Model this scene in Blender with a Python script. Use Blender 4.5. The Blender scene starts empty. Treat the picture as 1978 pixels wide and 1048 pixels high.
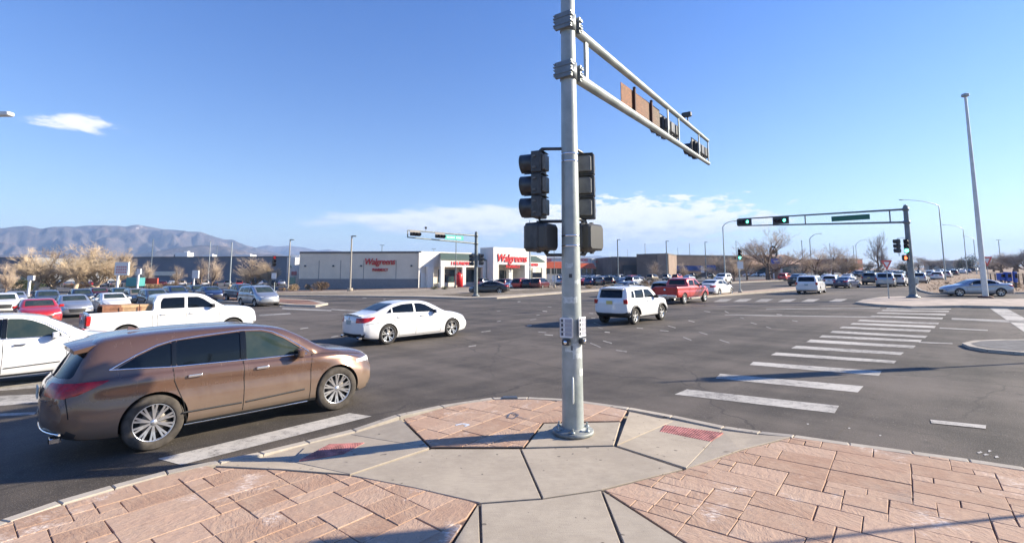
import bpy, bmesh, math, random
import numpy as np
from mathutils import Vector, Matrix, noise
from mathutils.bvhtree import BVHTree
random.seed(7); np.random.seed(7)
S_ = bpy.context.scene
COL = S_.collection

# ---------------- camera ----------------
F = 960.; CX = 988.; YH = 528.; PITCH = math.radians(6.15)
CY = YH - F*math.tan(PITCH); HC = 2.55; SL = 0.016
cam = bpy.data.cameras.new('camera'); camo = bpy.data.objects.new('camera', cam); COL.objects.link(camo)
cam.sensor_fit = 'HORIZONTAL'; cam.sensor_width = 36.; cam.lens = 36.*F/1978.
cam.shift_x = -(CX-989.)/1978.; cam.shift_y = -(524.-CY)/1978.
cam.clip_end = 30000.; cam.clip_start = 0.05
camo.location = (0, 0, HC); camo.rotation_euler = (math.pi/2+PITCH, 0, 0)
S_.camera = camo

# ---------------- light ----------------
SUN_EL = math.radians(25.); SUN_AZ = math.atan2(.988, .154)   # from +Y towards +X
SD = Vector((math.sin(SUN_AZ)*math.cos(SUN_EL), math.cos(SUN_AZ)*math.cos(SUN_EL), math.sin(SUN_EL)))
sl = bpy.data.lights.new('sun', 'SUN'); so = bpy.data.objects.new('sun', sl); COL.objects.link(so)
sl.energy = 5.0; sl.angle = math.radians(.55); sl.color = (1, .885, .70)
so.rotation_euler = SD.to_track_quat('Z', 'Y').to_euler(); so.location = (60, 10, 60)
S_.view_settings.view_transform = 'Standard'; S_.view_settings.look = 'None'
S_.view_settings.gamma = 1; S_.view_settings.use_curve_mapping = False
S_.view_settings.exposure = 1.36
S_.cycles.volume_bounces = 0; S_.cycles.max_bounces = 6; S_.cycles.diffuse_bounces = 2

wd = bpy.data.worlds.new('World'); S_.world = wd; wd.use_nodes = True
nt = wd.node_tree; nt.nodes.clear()
def N(tree, typ, **kw):
    n = tree.nodes.new(typ)
    for k, v in kw.items():
        if k.startswith('i_'): n.inputs[k[2:].replace('_', ' ')].default_value = v
        elif isinstance(k, str): setattr(n, k, v)
    return n
def mth(tree, op, a, b=None, c=None, clamp=False):
    n = tree.nodes.new('ShaderNodeMath'); n.operation = op; n.use_clamp = clamp
    for i, v in enumerate((a, b, c)):
        if v is None: continue
        if isinstance(v, (int, float)): n.inputs[i].default_value = v
        else: tree.links.new(v, n.inputs[i])
    return n.outputs[0]
def sstep(tree, v, a, b):
    n = tree.nodes.new('ShaderNodeMapRange'); n.interpolation_type = 'SMOOTHSTEP'
    tree.links.new(v, n.inputs[0]); n.inputs[1].default_value = a; n.inputs[2].default_value = b
    return n.outputs[0]
def mixc(tree, f, a, b, mode='MIX'):
    n = tree.nodes.new('ShaderNodeMix'); n.data_type = 'RGBA'; n.blend_type = mode
    for i, v in ((0, f), (6, a), (7, b)):
        if isinstance(v, (int, float)): n.inputs[i].default_value = v
        elif isinstance(v, tuple): n.inputs[i].default_value = v if len(v) == 4 else (*v, 1)
        else: tree.links.new(v, n.inputs[i])
    return n.outputs[2]
sky = N(nt, 'ShaderNodeTexSky', sky_type='NISHITA', sun_disc=False, sun_elevation=SUN_EL, sun_rotation=SUN_AZ)
sky.altitude = 1500; sky.air_density = 1.15; sky.dust_density = .6; sky.ozone_density = 2.2
tc = N(nt, 'ShaderNodeTexCoord'); sx = N(nt, 'ShaderNodeSeparateXYZ')
nt.links.new(tc.outputs['Generated'], sx.inputs[0])
az = mth(nt, 'ARCTAN2', sx.outputs[0], sx.outputs[1]); el = mth(nt, 'ARCSINE', sx.outputs[2])
D2 = 180/math.pi
azd = mth(nt, 'MULTIPLY', az, D2); eld = mth(nt, 'MULTIPLY', el, D2)
def cloudnoise(sa, se, off, det=7, rough=.58):
    cb = N(nt, 'ShaderNodeCombineXYZ')
    nt.links.new(mth(nt, 'MULTIPLY', azd, sa), cb.inputs[0]); nt.links.new(mth(nt, 'MULTIPLY', eld, se), cb.inputs[1]); cb.inputs[2].default_value = off
    nz = N(nt, 'ShaderNodeTexNoise'); nz.inputs['Scale'].default_value = 1; nz.inputs['Detail'].default_value = det; nz.inputs['Roughness'].default_value = rough
    nt.links.new(cb.outputs[0], nz.inputs['Vector']); return nz.outputs[0]
n1 = cloudnoise(.16, .62, 3.1); n2 = cloudnoise(.5, 1.6, 9.7, 10, .62); n3 = cloudnoise(.07, .5, 21.)
def ellmask(a0, e0, ra, re, soft=1.):
    da = mth(nt, 'DIVIDE', mth(nt, 'SUBTRACT', azd, a0), ra); de = mth(nt, 'DIVIDE', mth(nt, 'SUBTRACT', eld, e0), re)
    r = mth(nt, 'SQRT', mth(nt, 'ADD', mth(nt, 'MULTIPLY', da, da), mth(nt, 'MULTIPLY', de, de)))
    return mth(nt, 'SUBTRACT', 1., r)
def cl(mask, nz, k, lo, hi): return sstep(nt, mth(nt, 'ADD', mask, mth(nt, 'MULTIPLY', mth(nt, 'SUBTRACT', nz, .5), k)), lo, hi)
c1 = cl(ellmask(13, 5.2, 13.5, 3.0), n2, 2.4, -.2, .22)        # cumulus band right of the pole
c2 = cl(ellmask(-6, 5.9, 14.5, 1.9), n1, 1.6, -.1, .45)        # long streak
c3 = cl(ellmask(-42.1, 12.9, 3.2, 1.0), n2, 2.1, .02, .75)     # lone cloud on the left
c4 = cl(ellmask(27, 5.7, 2.6, .8), n2, 1.6, .1, .7)
c5 = cl(ellmask(0, 2.4, 22, 1.5), n2, 3.0, .25, 1.1)
c6 = cl(ellmask(-43.2, 16.4, 2.2, .45), n2, 1.7, .2, 1.2)
cc = mth(nt, 'MAXIMUM', mth(nt, 'MAXIMUM', c1, mth(nt, 'MULTIPLY', c2, .9)), mth(nt, 'MAXIMUM', c3, c4))
cc = mth(nt, 'MAXIMUM', cc, mth(nt, 'MAXIMUM', mth(nt, 'MULTIPLY', c5, .5), mth(nt, 'MULTIPLY', c6, .0)))
cc = mth(nt, 'MULTIPLY', cc, .93, clamp=True)
shade = sstep(nt, mth(nt, 'ADD', mth(nt, 'MULTIPLY', mth(nt, 'SUBTRACT', n2, .5), 2.4), mth(nt, 'MULTIPLY', eld, .22)), .45, 1.5)
CLOUD_LO = (6.2, 6.6, 7.5); CLOUD_HI = (10.5, 10.3, 10.)
ccol = mixc(nt, shade, CLOUD_LO, CLOUD_HI)
SKYTINT = N(nt, 'ShaderNodeMix'); 
tint = mixc(nt, mth(nt, 'POWER', mth(nt, 'ABSOLUTE', sx.outputs[2]), .5), (1.85, 1.60, 1.15), (.15, .87, 2.08)); skyc = mixc(nt, 1., sky.outputs[0], tint, 'MULTIPLY')
fin = mixc(nt, cc, skyc, ccol)
bg = N(nt, 'ShaderNodeBackground'); bg.inputs[1].default_value = .05
nt.nodes.remove(SKYTINT)
nt.links.new(fin, bg.inputs[0]); wo = N(nt, 'ShaderNodeOutputWorld'); nt.links.new(bg.outputs[0], wo.inputs[0])

# ---------------- geometry helpers ----------------
def hgt(X): return SL*max(-60., min(1500., X))
def pray(px, py):
    x = (px-CX)/F; y = -(py-CY)/F
    return Vector((x, math.cos(PITCH)-y*math.sin(PITCH), math.sin(PITCH)+y*math.cos(PITCH)))
def at(px, py, dz=0.):
    """point of the (gently tilted) ground seen in that direction, raised by dz"""
    d = pray(px, py)
    for s, c in ((SL, 0.), (0., hgt(-60)), (0., hgt(1500))):
        q = s*d.x-d.z
        if abs(q) < 1e-9: continue
        t = (HC-dz-c)/q; X = t*d.x
        if t > 0 and ((s and -60 <= X <= 1500) or (not s and c < 0 and X < -60) or (not s and c > 0 and X > 1500)):
            return Vector((X, t*d.y, hgt(X)+dz))
    raise ValueError((px, py))
def gnd(X, Y, dz=0.): return Vector((X, Y, hgt(X)+dz))
def onray(px, py, Y): d = pray(px, py); t = Y/d.y; return Vector((d.x*t, Y, HC+d.z*t))
A46 = math.radians(45.5)
dA = Vector((math.cos(A46), math.sin(A46), 0)); dB = Vector((-math.sin(A46), math.cos(A46), 0))

class MB:
    def __init__(s): s.v = []; s.f = []; s.m = []; s.sm = []
    def add(s, vs, fs, m=0, sm=False):
        o = len(s.v); s.v += [tuple(v) for v in vs]
        s.f += [tuple(i+o for i in f) for f in fs]; s.m += [m]*len(fs); s.sm += [sm]*len(fs); return s
    def box(s, c, d, R=None, m=0, taper=None):
        x, y, z = d[0]/2, d[1]/2, d[2]/2; t = taper or 1.
        vs = [(-x,-y,-z),(x,-y,-z),(x,y,-z),(-x,y,-z),(-x*t,-y*t,z),(x*t,-y*t,z),(x*t,y*t,z),(-x*t,y*t,z)]
        c = Vector(c); vs = [(R @ Vector(v) if R else Vector(v))+c for v in vs]
        return s.add(vs, [(0,3,2,1),(4,5,6,7),(0,1,5,4),(1,2,6,5),(2,3,7,6),(3,0,4,7)], m)
    def rbox(s, c, d, r, R=None, m=0, n=3):
        """box with rounded vertical (z) edges and slightly rounded top/bottom"""
        x, y, z = d[0]/2, d[1]/2, d[2]/2; r = min(r, x*.98, y*.98); prof = []
        for cx, cy, a0 in ((x-r,y-r,0),(-x+r,y-r,90),(-x+r,-y+r,180),(x-r,-y+r,270)):
            for i in range(n+1):
                a = math.radians(a0+90*i/n); prof.append((cx+r*math.cos(a), cy+r*math.sin(a)))
        e = min(r*.5, z*.4); k = len(prof); vs = []; c = Vector(c)
        for zz, sc in ((-z, 1-e/max(x,y)), (-z+e, 1), (z-e, 1), (z, 1-e/max(x,y))):
            for p in prof:
                v = Vector((p[0]*sc, p[1]*sc, zz)); vs.append((R @ v if R else v)+c)
        fs = [tuple(range(k-1,-1,-1)), tuple(range(3*k,4*k))]
        for l in range(3):
            for i in range(k): j = (i+1) % k; fs.append((l*k+i, l*k+j, (l+1)*k+j, (l+1)*k+i))
        return s.add(vs, fs, m, False)
    def tube(s, pts, rad, n=8, m=0, cap=True, sm=True):
        pts = [Vector(p) for p in pts]; k = len(pts)
        if isinstance(rad, (int, float)): rad = [rad]*k
        vs = []; up = None
        for i, p in enumerate(pts):
            t = (pts[min(i+1,k-1)]-pts[max(i-1,0)]).normalized()
            if up is None: up = Vector((0,0,1)) if abs(t.z) < .9 else Vector((1,0,0))
            a = t.cross(up); a = a.normalized() if a.length > 1e-6 else t.orthogonal().normalized()
            b = a.cross(t).normalized(); up = b
            for q in range(n):
                g = 2*math.pi*q/n; vs.append(p+(a*math.cos(g)+b*math.sin(g))*rad[i])
        fs = [(i*n+q, i*n+(q+1)%n, (i+1)*n+(q+1)%n, (i+1)*n+q) for i in range(k-1) for q in range(n)]
        s.add(vs, fs, m, sm)
        if cap: s.add(vs, [tuple(range(n))[::-1], tuple(range((k-1)*n, k*n))], m, False)
        return s
    def lathe(s, prof, c=(0,0,0), axis='z', n=24, m=0, R=None, sm=True):
        """prof: (radius, height) list; axis z or y"""
        vs = []; c = Vector(c)
        for r, hh in prof:
            for q in range(n):
                g = 2*math.pi*q/n
                v = Vector((r*math.cos(g), r*math.sin(g), hh)) if axis == 'z' else Vector((r*math.cos(g), hh, -r*math.sin(g)))
                vs.append((R @ v if R else v)+c)
        fs = [(i*n+q, i*n+(q+1)%n, (i+1)*n+(q+1)%n, (i+1)*n+q) for i in range(len(prof)-1) for q in range(n)]
        return s.add(vs, fs, m, sm)
    def prism(s, poly, z0, z1, m=0, mtop=None):
        """poly: list of Vectors (x,y[,z]); z0,z1 offsets added to z"""
        k = len(poly); P = [Vector((p[0], p[1], p[2] if len(p) > 2 else 0)) for p in poly]
        ar = sum(P[i].x*P[(i+1)%k].y-P[(i+1)%k].x*P[i].y for i in range(k))
        if ar < 0: P = P[::-1]
        vs = [p+Vector((0,0,z0)) for p in P]+[p+Vector((0,0,z1)) for p in P]
        s.add(vs, [(i, (i+1)%k, k+(i+1)%k, k+i) for i in range(k)]+[tuple(range(k-1,-1,-1))], m)
        return s.add(vs, [tuple(range(k, 2*k))], m if mtop is None else mtop)
    def mesh(s, name, mats):
        me = bpy.data.meshes.new(name); me.from_pydata(s.v, [], s.f)
        for m in (mats if isinstance(mats, (list, tuple)) else [mats]): me.materials.append(m)
        me.polygons.foreach_set('material_index', s.m); me.polygons.foreach_set('use_smooth', s.sm); me.update()
        return me
    def build(s, name, mats, parent=None, loc=None, **tags):
        return link(name, s.mesh(name, mats), parent, loc, **tags)
def link(name, me, parent=None, loc=None, **tags):
    o = bpy.data.objects.new(name, me); COL.objects.link(o)
    if parent: o.parent = parent
    if loc is not None: o.location = loc
    for k, v in tags.items(): o[k] = v
    return o
def thing(name, label, cat, loc=(0,0,0), rz=0., group=None):
    o = bpy.data.objects.new(name, None); COL.objects.link(o); o.location = loc; o.rotation_euler = (0,0,rz)
    o.empty_display_size = .2
    o['label'] = label; o['category'] = cat
    if group: o['group'] = group
    return o
def dup(root, label=None, group=None):
    def cp(o, par):
        c = o.copy(); COL.objects.link(c)
        if par: c.parent = par; c.matrix_parent_inverse = o.matrix_parent_inverse.copy()
        for ch in o.children: cp(ch, c)
        return c
    r = cp(root, None)
    if label: r['label'] = label
    if group: r['group'] = group
    return r
def Rz(a): return Matrix.Rotation(a, 3, 'Z')

# ---------------- materials ----------------
MATS = {}
def mat(name, col, rough=.6, metal=0., spec=.5, var=0., vscale=3., bump=0., bscale=30., coat=0., col2=None, detail=4., emit=None, estr=1., obj=True):
    if name in MATS: return MATS[name]
    m = bpy.data.materials.new(name); m.use_nodes = True; t = m.node_tree; b = t.nodes['Principled BSDF']
    b.inputs['Base Color'].default_value = (*col, 1); b.inputs['Roughness'].default_value = rough; b.inputs['Metallic'].default_value = metal
    b.inputs['Specular IOR Level'].default_value = spec; b.inputs['Coat Weight'].default_value = coat; b.inputs['Coat Roughness'].default_value = .03
    if emit: b.inputs['Emission Color'].default_value = (*emit, 1); b.inputs['Emission Strength'].default_value = estr
    if var or col2 or bump:
        c = t.nodes.new('ShaderNodeTexCoord'); src = c.outputs['Object' if obj else 'Generated']
        if var or col2:
            n = t.nodes.new('ShaderNodeTexNoise'); n.inputs['Scale'].default_value = vscale; n.inputs['Detail'].default_value = detail; n.inputs['Roughness'].default_value = .6
            t.links.new(src, n.inputs['Vector'])
            c2 = col2 or tuple(min(1, x*(1+var)) for x in col); c1 = col if col2 else tuple(x*(1-var) for x in col)
            f = sstep(t, n.outputs[0], .32, .68)
            t.links.new(mixc(t, f, c1, c2), b.inputs['Base Color'])
        if bump:
            n2 = t.nodes.new('ShaderNodeTexNoise'); n2.inputs['Scale'].default_value = bscale; n2.inputs['Detail'].default_value = 5
            t.links.new(src, n2.inputs['Vector'])
            bp = t.nodes.new('ShaderNodeBump'); bp.inputs['Strength'].default_value = bump; bp.inputs['Distance'].default_value = .02
            t.links.new(n2.outputs[0], bp.inputs['Height']); t.links.new(bp.outputs[0], b.inputs['Normal'])
    MATS[name] = m; return m
def tex(t, src, scale, detail=4., rough=.6, sc=None, typ='N'):
    if sc:
        mp = t.nodes.new('ShaderNodeMapping'); mp.inputs['Scale'].default_value = sc[:3]
        if len(sc) > 3: mp.inputs['Rotation'].default_value = (0, 0, sc[3])
        t.links.new(src, mp.inputs[0]); src = mp.outputs[0]
    n = t.nodes.new('ShaderNodeTexNoise' if typ == 'N' else 'ShaderNodeTexVoronoi')
    n.inputs['Scale'].default_value = scale
    if typ == 'N': n.inputs['Detail'].default_value = detail; n.inputs['Roughness'].default_value = rough
    t.links.new(src, n.inputs['Vector']); return n.outputs[0]
def newmat(name):
    m = bpy.data.materials.new(name); m.use_nodes = True; t = m.node_tree
    g = t.nodes.new('ShaderNodeNewGeometry').outputs['Position']; MATS[name] = m
    return m, t, t.nodes['Principled BSDF'], g
def bumpto(t, b, hsock, strength, dist):
    bp = t.nodes.new('ShaderNodeBump'); bp.inputs['Strength'].default_value = strength; bp.inputs['Distance'].default_value = dist
    t.links.new(hsock, bp.inputs['Height']); t.links.new(bp.outputs[0], b.inputs['Normal'])

# asphalt: worn patches, streaks along the lanes of both roads, aggregate speckle, seams
def asphalt_mat():
    m, t, b, g = newmat('asphalt')
    big = tex(t, g, .09, 5, .6); mid = tex(t, g, .9, 5, .65)
    # tyre streaks along road A (image far right) and road B
    sa = tex(t, g, 1., 4, .5, sc=(.06, .75, 1, 0)); 
    mp = t.nodes.new('ShaderNodeMapping'); mp.inputs['Rotation'].default_value = (0, 0, -A46); mp.inputs['Scale'].default_value = (.045, .8, 1)
    mp.vector_type = 'POINT'; t.links.new(g, mp.inputs[0])
    vr = t.nodes.new('ShaderNodeVectorRotate'); vr.inputs['Angle'].default_value = -A46; t.links.new(g, vr.inputs[0])
    s1 = t.nodes.new('ShaderNodeMapping'); s1.inputs['Scale'].default_value = (.05, .62, 1); t.links.new(vr.outputs[0], s1.inputs[0])
    s2 = t.nodes.new('ShaderNodeMapping'); s2.inputs['Scale'].default_value = (.62, .05, 1); t.links.new(vr.outputs[0], s2.inputs[0])
    st1 = tex(t, s1.outputs[0], 1, 4, .55); st2 = tex(t, s2.outputs[0], 1, 4, .55)
    st = mth(t, 'MULTIPLY', mth(t, 'ADD', st1, st2), .5)
    f = mth(t, 'ADD', mth(t, 'MULTIPLY', big, .5), mth(t, 'MULTIPLY', st, .75)); f = mth(t, 'ADD', f, mth(t, 'MULTIPLY', mid, .25))
    f = sstep(t, f, .60, .90)
    col = mixc(t, f, (.043, .037, .031), (.136, .113, .092))
    sp = tex(t, g, 55., 2, .7); spk = sstep(t, sp, .56, .74)
    sp2 = tex(t, g, 75., 1, .7); 
    col = mixc(t, mth(t, 'MULTIPLY', spk, .55), col, (.30, .27, .24))
    col = mixc(t, mth(t, 'MULTIPLY', sstep(t, sp2, .6, .75), .5), col, (.02, .02, .02))
    # cracks
    wp = t.nodes.new('ShaderNodeVectorMath'); wp.operation = 'ADD'
    nz = t.nodes.new('ShaderNodeTexNoise'); nz.inputs['Scale'].default_value = .8; nz.inputs['Detail'].default_value = 4; t.links.new(g, nz.inputs['Vector'])
    t.links.new(g, wp.inputs[0]); t.links.new(nz.outputs['Color'], wp.inputs[1])
    vo = t.nodes.new('ShaderNodeTexVoronoi'); vo.feature = 'DISTANCE_TO_EDGE'; vo.inputs['Scale'].default_value = .16; t.links.new(wp.outputs[0], vo.inputs['Vector'])
    ck = mth(t, 'SUBTRACT', 1., sstep(t, vo.outputs[0], .0015, .006)); ck = mth(t, 'MULTIPLY', ck, mth(t, 'MULTIPLY', sstep(t, big, .42, .6), .55))
    col = mixc(t, ck, col, (.02, .02, .02))
    oil = sstep(t, tex(t, g, 1.6, 3, .5), .66, .74); col = mixc(t, mth(t, 'MULTIPLY', oil, .45), col, (.03, .028, .027))
    vo2 = t.nodes.new('ShaderNodeTexVoronoi'); vo2.feature = 'DISTANCE_TO_EDGE'; vo2.inputs['Scale'].default_value = .055; t.links.new(wp.outputs[0], vo2.inputs['Vector'])
    col = mixc(t, mth(t, 'MULTIPLY', mth(t, 'SUBTRACT', 1., sstep(t, vo2.outputs[0], .0008, .0018)), .45), col, (.022, .021, .021))
    t.links.new(col, b.inputs['Base Color'])
    t.links.new(mth(t, 'SUBTRACT', .93, mth(t, 'MULTIPLY', st, .22)), b.inputs['Roughness'])
    b.inputs['Specular IOR Level'].default_value = .35
    bumpto(t, b, mth(t, 'ADD', sp, mth(t, 'MULTIPLY', mid, .6)), .6, .012)
    return m
def concrete_mat(name, c1, c2, stain=.35):
    m, t, b, g = newmat(name)
    a = tex(t, g, 1.1, 6, .65); s = tex(t, g, 6., 5, .7); fine = tex(t, g, 90., 2, .6)
    f = sstep(t, mth(t, 'ADD', mth(t, 'MULTIPLY', a, .6), mth(t, 'MULTIPLY', s, .4)), .35, .66)
    col = mixc(t, f, c1, c2)
    oi = t.nodes.new('ShaderNodeObjectInfo')
    col = mixc(t, mth(t, 'MULTIPLY', oi.outputs['Random'], .12), col, (.33, .29, .24))
    st = sstep(t, tex(t, g, 2.3, 6, .75), .6, .78)
    col = mixc(t, mth(t, 'MULTIPLY', st, stain), col, (.17, .155, .14))
    br = tex(t, g, 1, 3, .6, sc=(5, 40, 1, .8))
    col = mixc(t, mth(t, 'MULTIPLY', sstep(t, br, .45, .7), .18), col, (.24, .215, .19))
    sp = sstep(t, tex(t, g, 38., 2, .5), .71, .77)
    col = mixc(t, mth(t, 'MULTIPLY', sp, .7), col, (.08, .07, .06)); gum = sstep(t, tex(t, g, 9., 1, .4), .74, .77); col = mixc(t, mth(t, 'MULTIPLY', gum, .7), col, (.07, .06, .055)); drt = sstep(t, tex(t, g, .7, 7, .75), .5, .68); col = mixc(t, mth(t, 'MULTIPLY', drt, .35), col, (.27, .225, .175))
    t.links.new(col, b.inputs['Base Color']); b.inputs['Roughness'].default_value = .88; b.inputs['Specular IOR Level'].default_value = .3
    bumpto(t, b, mth(t, 'ADD', fine, mth(t, 'MULTIPLY', s, .8)), .35, .006)
    return m
def paver_mat():
    m, t, b, g = newmat('stamped_red_paver')
    oi = t.nodes.new('ShaderNodeObjectInfo'); rnd = oi.outputs['Random']
    base = mixc(t, rnd, (.36, .222, .150), (.48, .330, .240))
    a = sstep(t, tex(t, g, 3., 6, .7), .35, .7)
    base = mixc(t, mth(t, 'MULTIPLY', a, .5), base, (.47, .345, .25))
    s = sstep(t, tex(t, g, 9., 6, .75), .52, .72)
    base = mixc(t, mth(t, 'MULTIPLY', s, .5), base, (.30, .185, .13))
    w = sstep(t, tex(t, g, 1.35, 7, .72), .55, .68)
    w2 = mth(t, 'MULTIPLY', w, sstep(t, tex(t, g, 14., 5, .7, sc=(1, 2.5, 1, .6)), .38, .62))
    base = mixc(t, mth(t, 'MULTIPLY', w2, .85), base, (.72, .62, .54))
    gr = sstep(t, tex(t, g, .8, 5, .7), .58, .72)
    base = mixc(t, mth(t, 'MULTIPLY', gr, .5), base, (.28, .24, .21))
    t.links.new(base, b.inputs['Base Color']); b.inputs['Roughness'].default_value = .85; b.inputs['Specular IOR Level'].default_value = .3
    # slate-like clefts: ridged noise stretched along different directions per paver
    vr = t.nodes.new('ShaderNodeVectorRotate'); t.links.new(mth(t, 'MULTIPLY', rnd, 6.), vr.inputs['Angle']); t.links.new(g, vr.inputs[0])
    r = tex(t, vr.outputs[0], 1, 6, .6, sc=(5, 13, 5)); rr = mth(t, 'ABSOLUTE', mth(t, 'SUBTRACT', r, .5))
    lo = tex(t, g, 7., 4, .6)
    bumpto(t, b, mth(t, 'ADD', mth(t, 'MULTIPLY', mth(t, 'MINIMUM', rr, .12), 2.0), mth(t, 'MULTIPLY', lo, .9)), .7, .014)
    return m
def dirt_mat(name, c1, c2, c3, sc=1.):
    m, t, b, g = newmat(name)
    a = sstep(t, tex(t, g, .12*sc, 6, .65), .38, .62); s = sstep(t, tex(t, g, 1.6*sc, 6, .7), .4, .66)
    col = mixc(t, a, c1, c2); col = mixc(t, mth(t, 'MULTIPLY', s, .6), col, c3)
    p = sstep(t, tex(t, g, 16., 3, .7), .5, .66); col = mixc(t, mth(t, 'MULTIPLY', p, .35), col, tuple(x*.45 for x in c1))
    t.links.new(col, b.inputs['Base Color']); b.inputs['Roughness'].default_value = .95; b.inputs['Specular IOR Level'].default_value = .2
    bumpto(t, b, tex(t, g, 9., 5, .7), .7, .04)
    return m
def roadpaint_mat(name='road_paint', wear=.8, c=(.50, .47, .42)):
    m, t, b, g = newmat(name)
    n = tex(t, g, 7., 6, .75); n2 = tex(t, g, 55., 3, .7); n3 = tex(t, g, .6, 4, .6)
    w = sstep(t, mth(t, 'ADD', mth(t, 'MULTIPLY', n, .5), mth(t, 'ADD', mth(t, 'MULTIPLY', n2, .35), mth(t, 'MULTIPLY', n3, .25))), .47+.16*(1-wear), .66+.16*(1-wear))
    col = mixc(t, sstep(t, n3, .35, .65), c, tuple(x*.8 for x in c))
    col = mixc(t, mth(t, 'MULTIPLY', w, .9), col, (.10, .095, .09))
    t.links.new(col, b.inputs['Base Color']); b.inputs['Roughness'].default_value = .8
    return m
M_ASPH = asphalt_mat()
M_CONC = concrete_mat('sidewalk_concrete', (.355, .30, .232), (.45, .385, .298))
M_KERB = concrete_mat('kerb_concrete', (.36, .32, .265), (.48, .43, .36), .5)
M_PAV = paver_mat()
M_GROUT = mat('joint_mortar', (.17, .11, .085), .95, var=.3, vscale=20)
M_DIRT = dirt_mat('tan_dirt', (.33, .235, .165), (.26, .19, .135), (.37, .28, .20))
M_GRAV = dirt_mat('red_gravel', (.27, .16, .12), (.22, .13, .10), (.32, .20, .15))
M_PAINT = roadpaint_mat()
M_PAINT2 = roadpaint_mat('faded_road_paint', .9, (.36, .34, .31))
M_GALV = mat('galvanized_steel', (.36, .40, .40), .5, .55, var=.13, vscale=5, bump=.08, bscale=12)
M_POLE = mat('grey_green_pole', (.27, .31, .30), .45, .25, col2=(.40, .43, .42), vscale=2.2, detail=10, bump=.12, bscale=18)
M_DKPOLE = mat('dark_grey_pole', (.17, .20, .215), .5, .4, var=.15)
M_BLK = mat('black_housing', (.045, .046, .048), .36, spec=.5, var=.3, vscale=8)
M_RUB = mat('tyre_rubber', (.035, .032, .03), .9, var=.35, vscale=6)
M_RUBD = mat('dusty_tyre_rubber', (.065, .056, .047), .95, var=.35, vscale=6)
M_PILLAR = mat('gloss_black_pillar', (.006, .007, .009), .15, spec=.4)
M_TRIM = mat('dark_plastic_trim', (.03, .03, .032), .55)
M_GLASS = mat('tinted_window_glass', (.004, .006, .009), .04, spec=.35)
M_GLASS2 = mat('clear_car_glass', (.02, .035, .035), .05, spec=.4, col2=(.045, .055, .045), vscale=2.2)
M_ALLOY = mat('machined_alloy', (.72, .72, .72), .28, .9)
M_CHROME = mat('chrome', (.8, .8, .82), .12, 1.)
M_RED = mat('red_lamp_lens', (.42, .008, .010), .12, spec=.7, var=.35, vscale=9)
M_LAMP = mat('clear_lamp_lens', (.55, .58, .6), .12, spec=.8)
M_WELL = mat('wheel_well_black', (.008, .008, .008), .9)
M_PLATE = mat('yellow_plate', (.62, .50, .16), .5)
def carpaint(name, col, metal=.0, dirt=(.22, .18, .14), dk=.2, ztop=.55, rough=.32):
    """car paint: flake base under clear coat, road dust thickening towards the sills"""
    if name in MATS: return MATS[name]
    m = bpy.data.materials.new(name); m.use_nodes = True; t = m.node_tree; b = t.nodes['Principled BSDF']; MATS[name] = m
    c = t.nodes.new('ShaderNodeTexCoord').outputs['Object']; sx_ = t.nodes.new('ShaderNodeSeparateXYZ'); t.links.new(c, sx_.inputs[0])
    n = tex(t, c, 2.2, 6, .7); n2 = tex(t, c, 1., 4, .6, sc=(9, 9, 1.2))
    zz = mth(t, 'ADD', sx_.outputs[2], mth(t, 'MULTIPLY', n, -.35)); f = mth(t, 'SUBTRACT', 1., sstep(t, zz, .05, ztop))
    f2 = mth(t, 'ADD', mth(t, 'MULTIPLY', f, dk), mth(t, 'MULTIPLY', sstep(t, n2, .5, .75), .08*(dk > .1)))
    t.links.new(mixc(t, f2, col, dirt), b.inputs['Base Color']); b.inputs['Metallic'].default_value = metal
    t.links.new(mth(t, 'ADD', rough, mth(t, 'MULTIPLY', f2, .6)), b.inputs['Roughness'])
    b.inputs['Coat Weight'].default_value = .9; t.links.new(mth(t, 'ADD', .02, mth(t, 'MULTIPLY', f2, .3)), b.inputs['Coat Roughness'])
    return m
P_BROWN = carpaint('bronze_paint', (.165, .095, .066), .5, (.24, .19, .145), .7, .75, .24)
P_WHITE = carpaint('white_paint', (.74, .74, .74), 0, (.4, .37, .33), .18)
P_RED = carpaint('red_paint', (.48, .022, .02), .2)
P_SILV = carpaint('silver_paint', (.40, .42, .45), .6)
P_BLACK = carpaint('black_paint', (.012, .013, .016), .1)
P_GREY = carpaint('grey_paint', (.10, .115, .135), .5)
P_BLUE = carpaint('dark_blue_paint', (.02, .035, .10), .3)
P_MAROON = carpaint('maroon_paint', (.10, .012, .016), .3)
P_TAN = carpaint('tan_paint', (.30, .25, .19), .4)
P_TEAL = carpaint('dark_green_paint', (.02, .06, .05), .3)
PAINTS = dict(white=P_WHITE, red=P_RED, silver=P_SILV, black=P_BLACK, grey=P_GREY, blue=P_BLUE, maroon=P_MAROON, tan=P_TAN, green=P_TEAL, bronze=P_BROWN)
# ---------------- vehicles ----------------
def pchip(kn, xs):
    x = np.array([k[0] for k in kn], float); y = np.array([k[1] for k in kn], float)
    h = np.diff(x); d = np.diff(y)/h; n = len(x); m = np.zeros(n)
    for i in range(1, n-1):
        if d[i-1]*d[i] > 0:
            w1 = 2*h[i]+h[i-1]; w2 = h[i]+2*h[i-1]; m[i] = (w1+w2)/(w1/d[i-1]+w2/d[i])
    m[0] = d[0]; m[-1] = d[-1]
    xs = np.clip(xs, x[0], x[-1]); i = np.clip(np.searchsorted(x, xs)-1, 0, n-2)
    t = (xs-x[i])/h[i]; t2 = t*t; t3 = t2*t
    return (2*t3-3*t2+1)*y[i]+(t3-2*t2+t)*h[i]*m[i]+(-2*t3+3*t2)*y[i+1]+(t3-t2)*h[i]*m[i+1]
CUT_HI = (2,2,2,3,4,2,3,2,6,4,3,5); CUT_LO = (1,)*12
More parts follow.
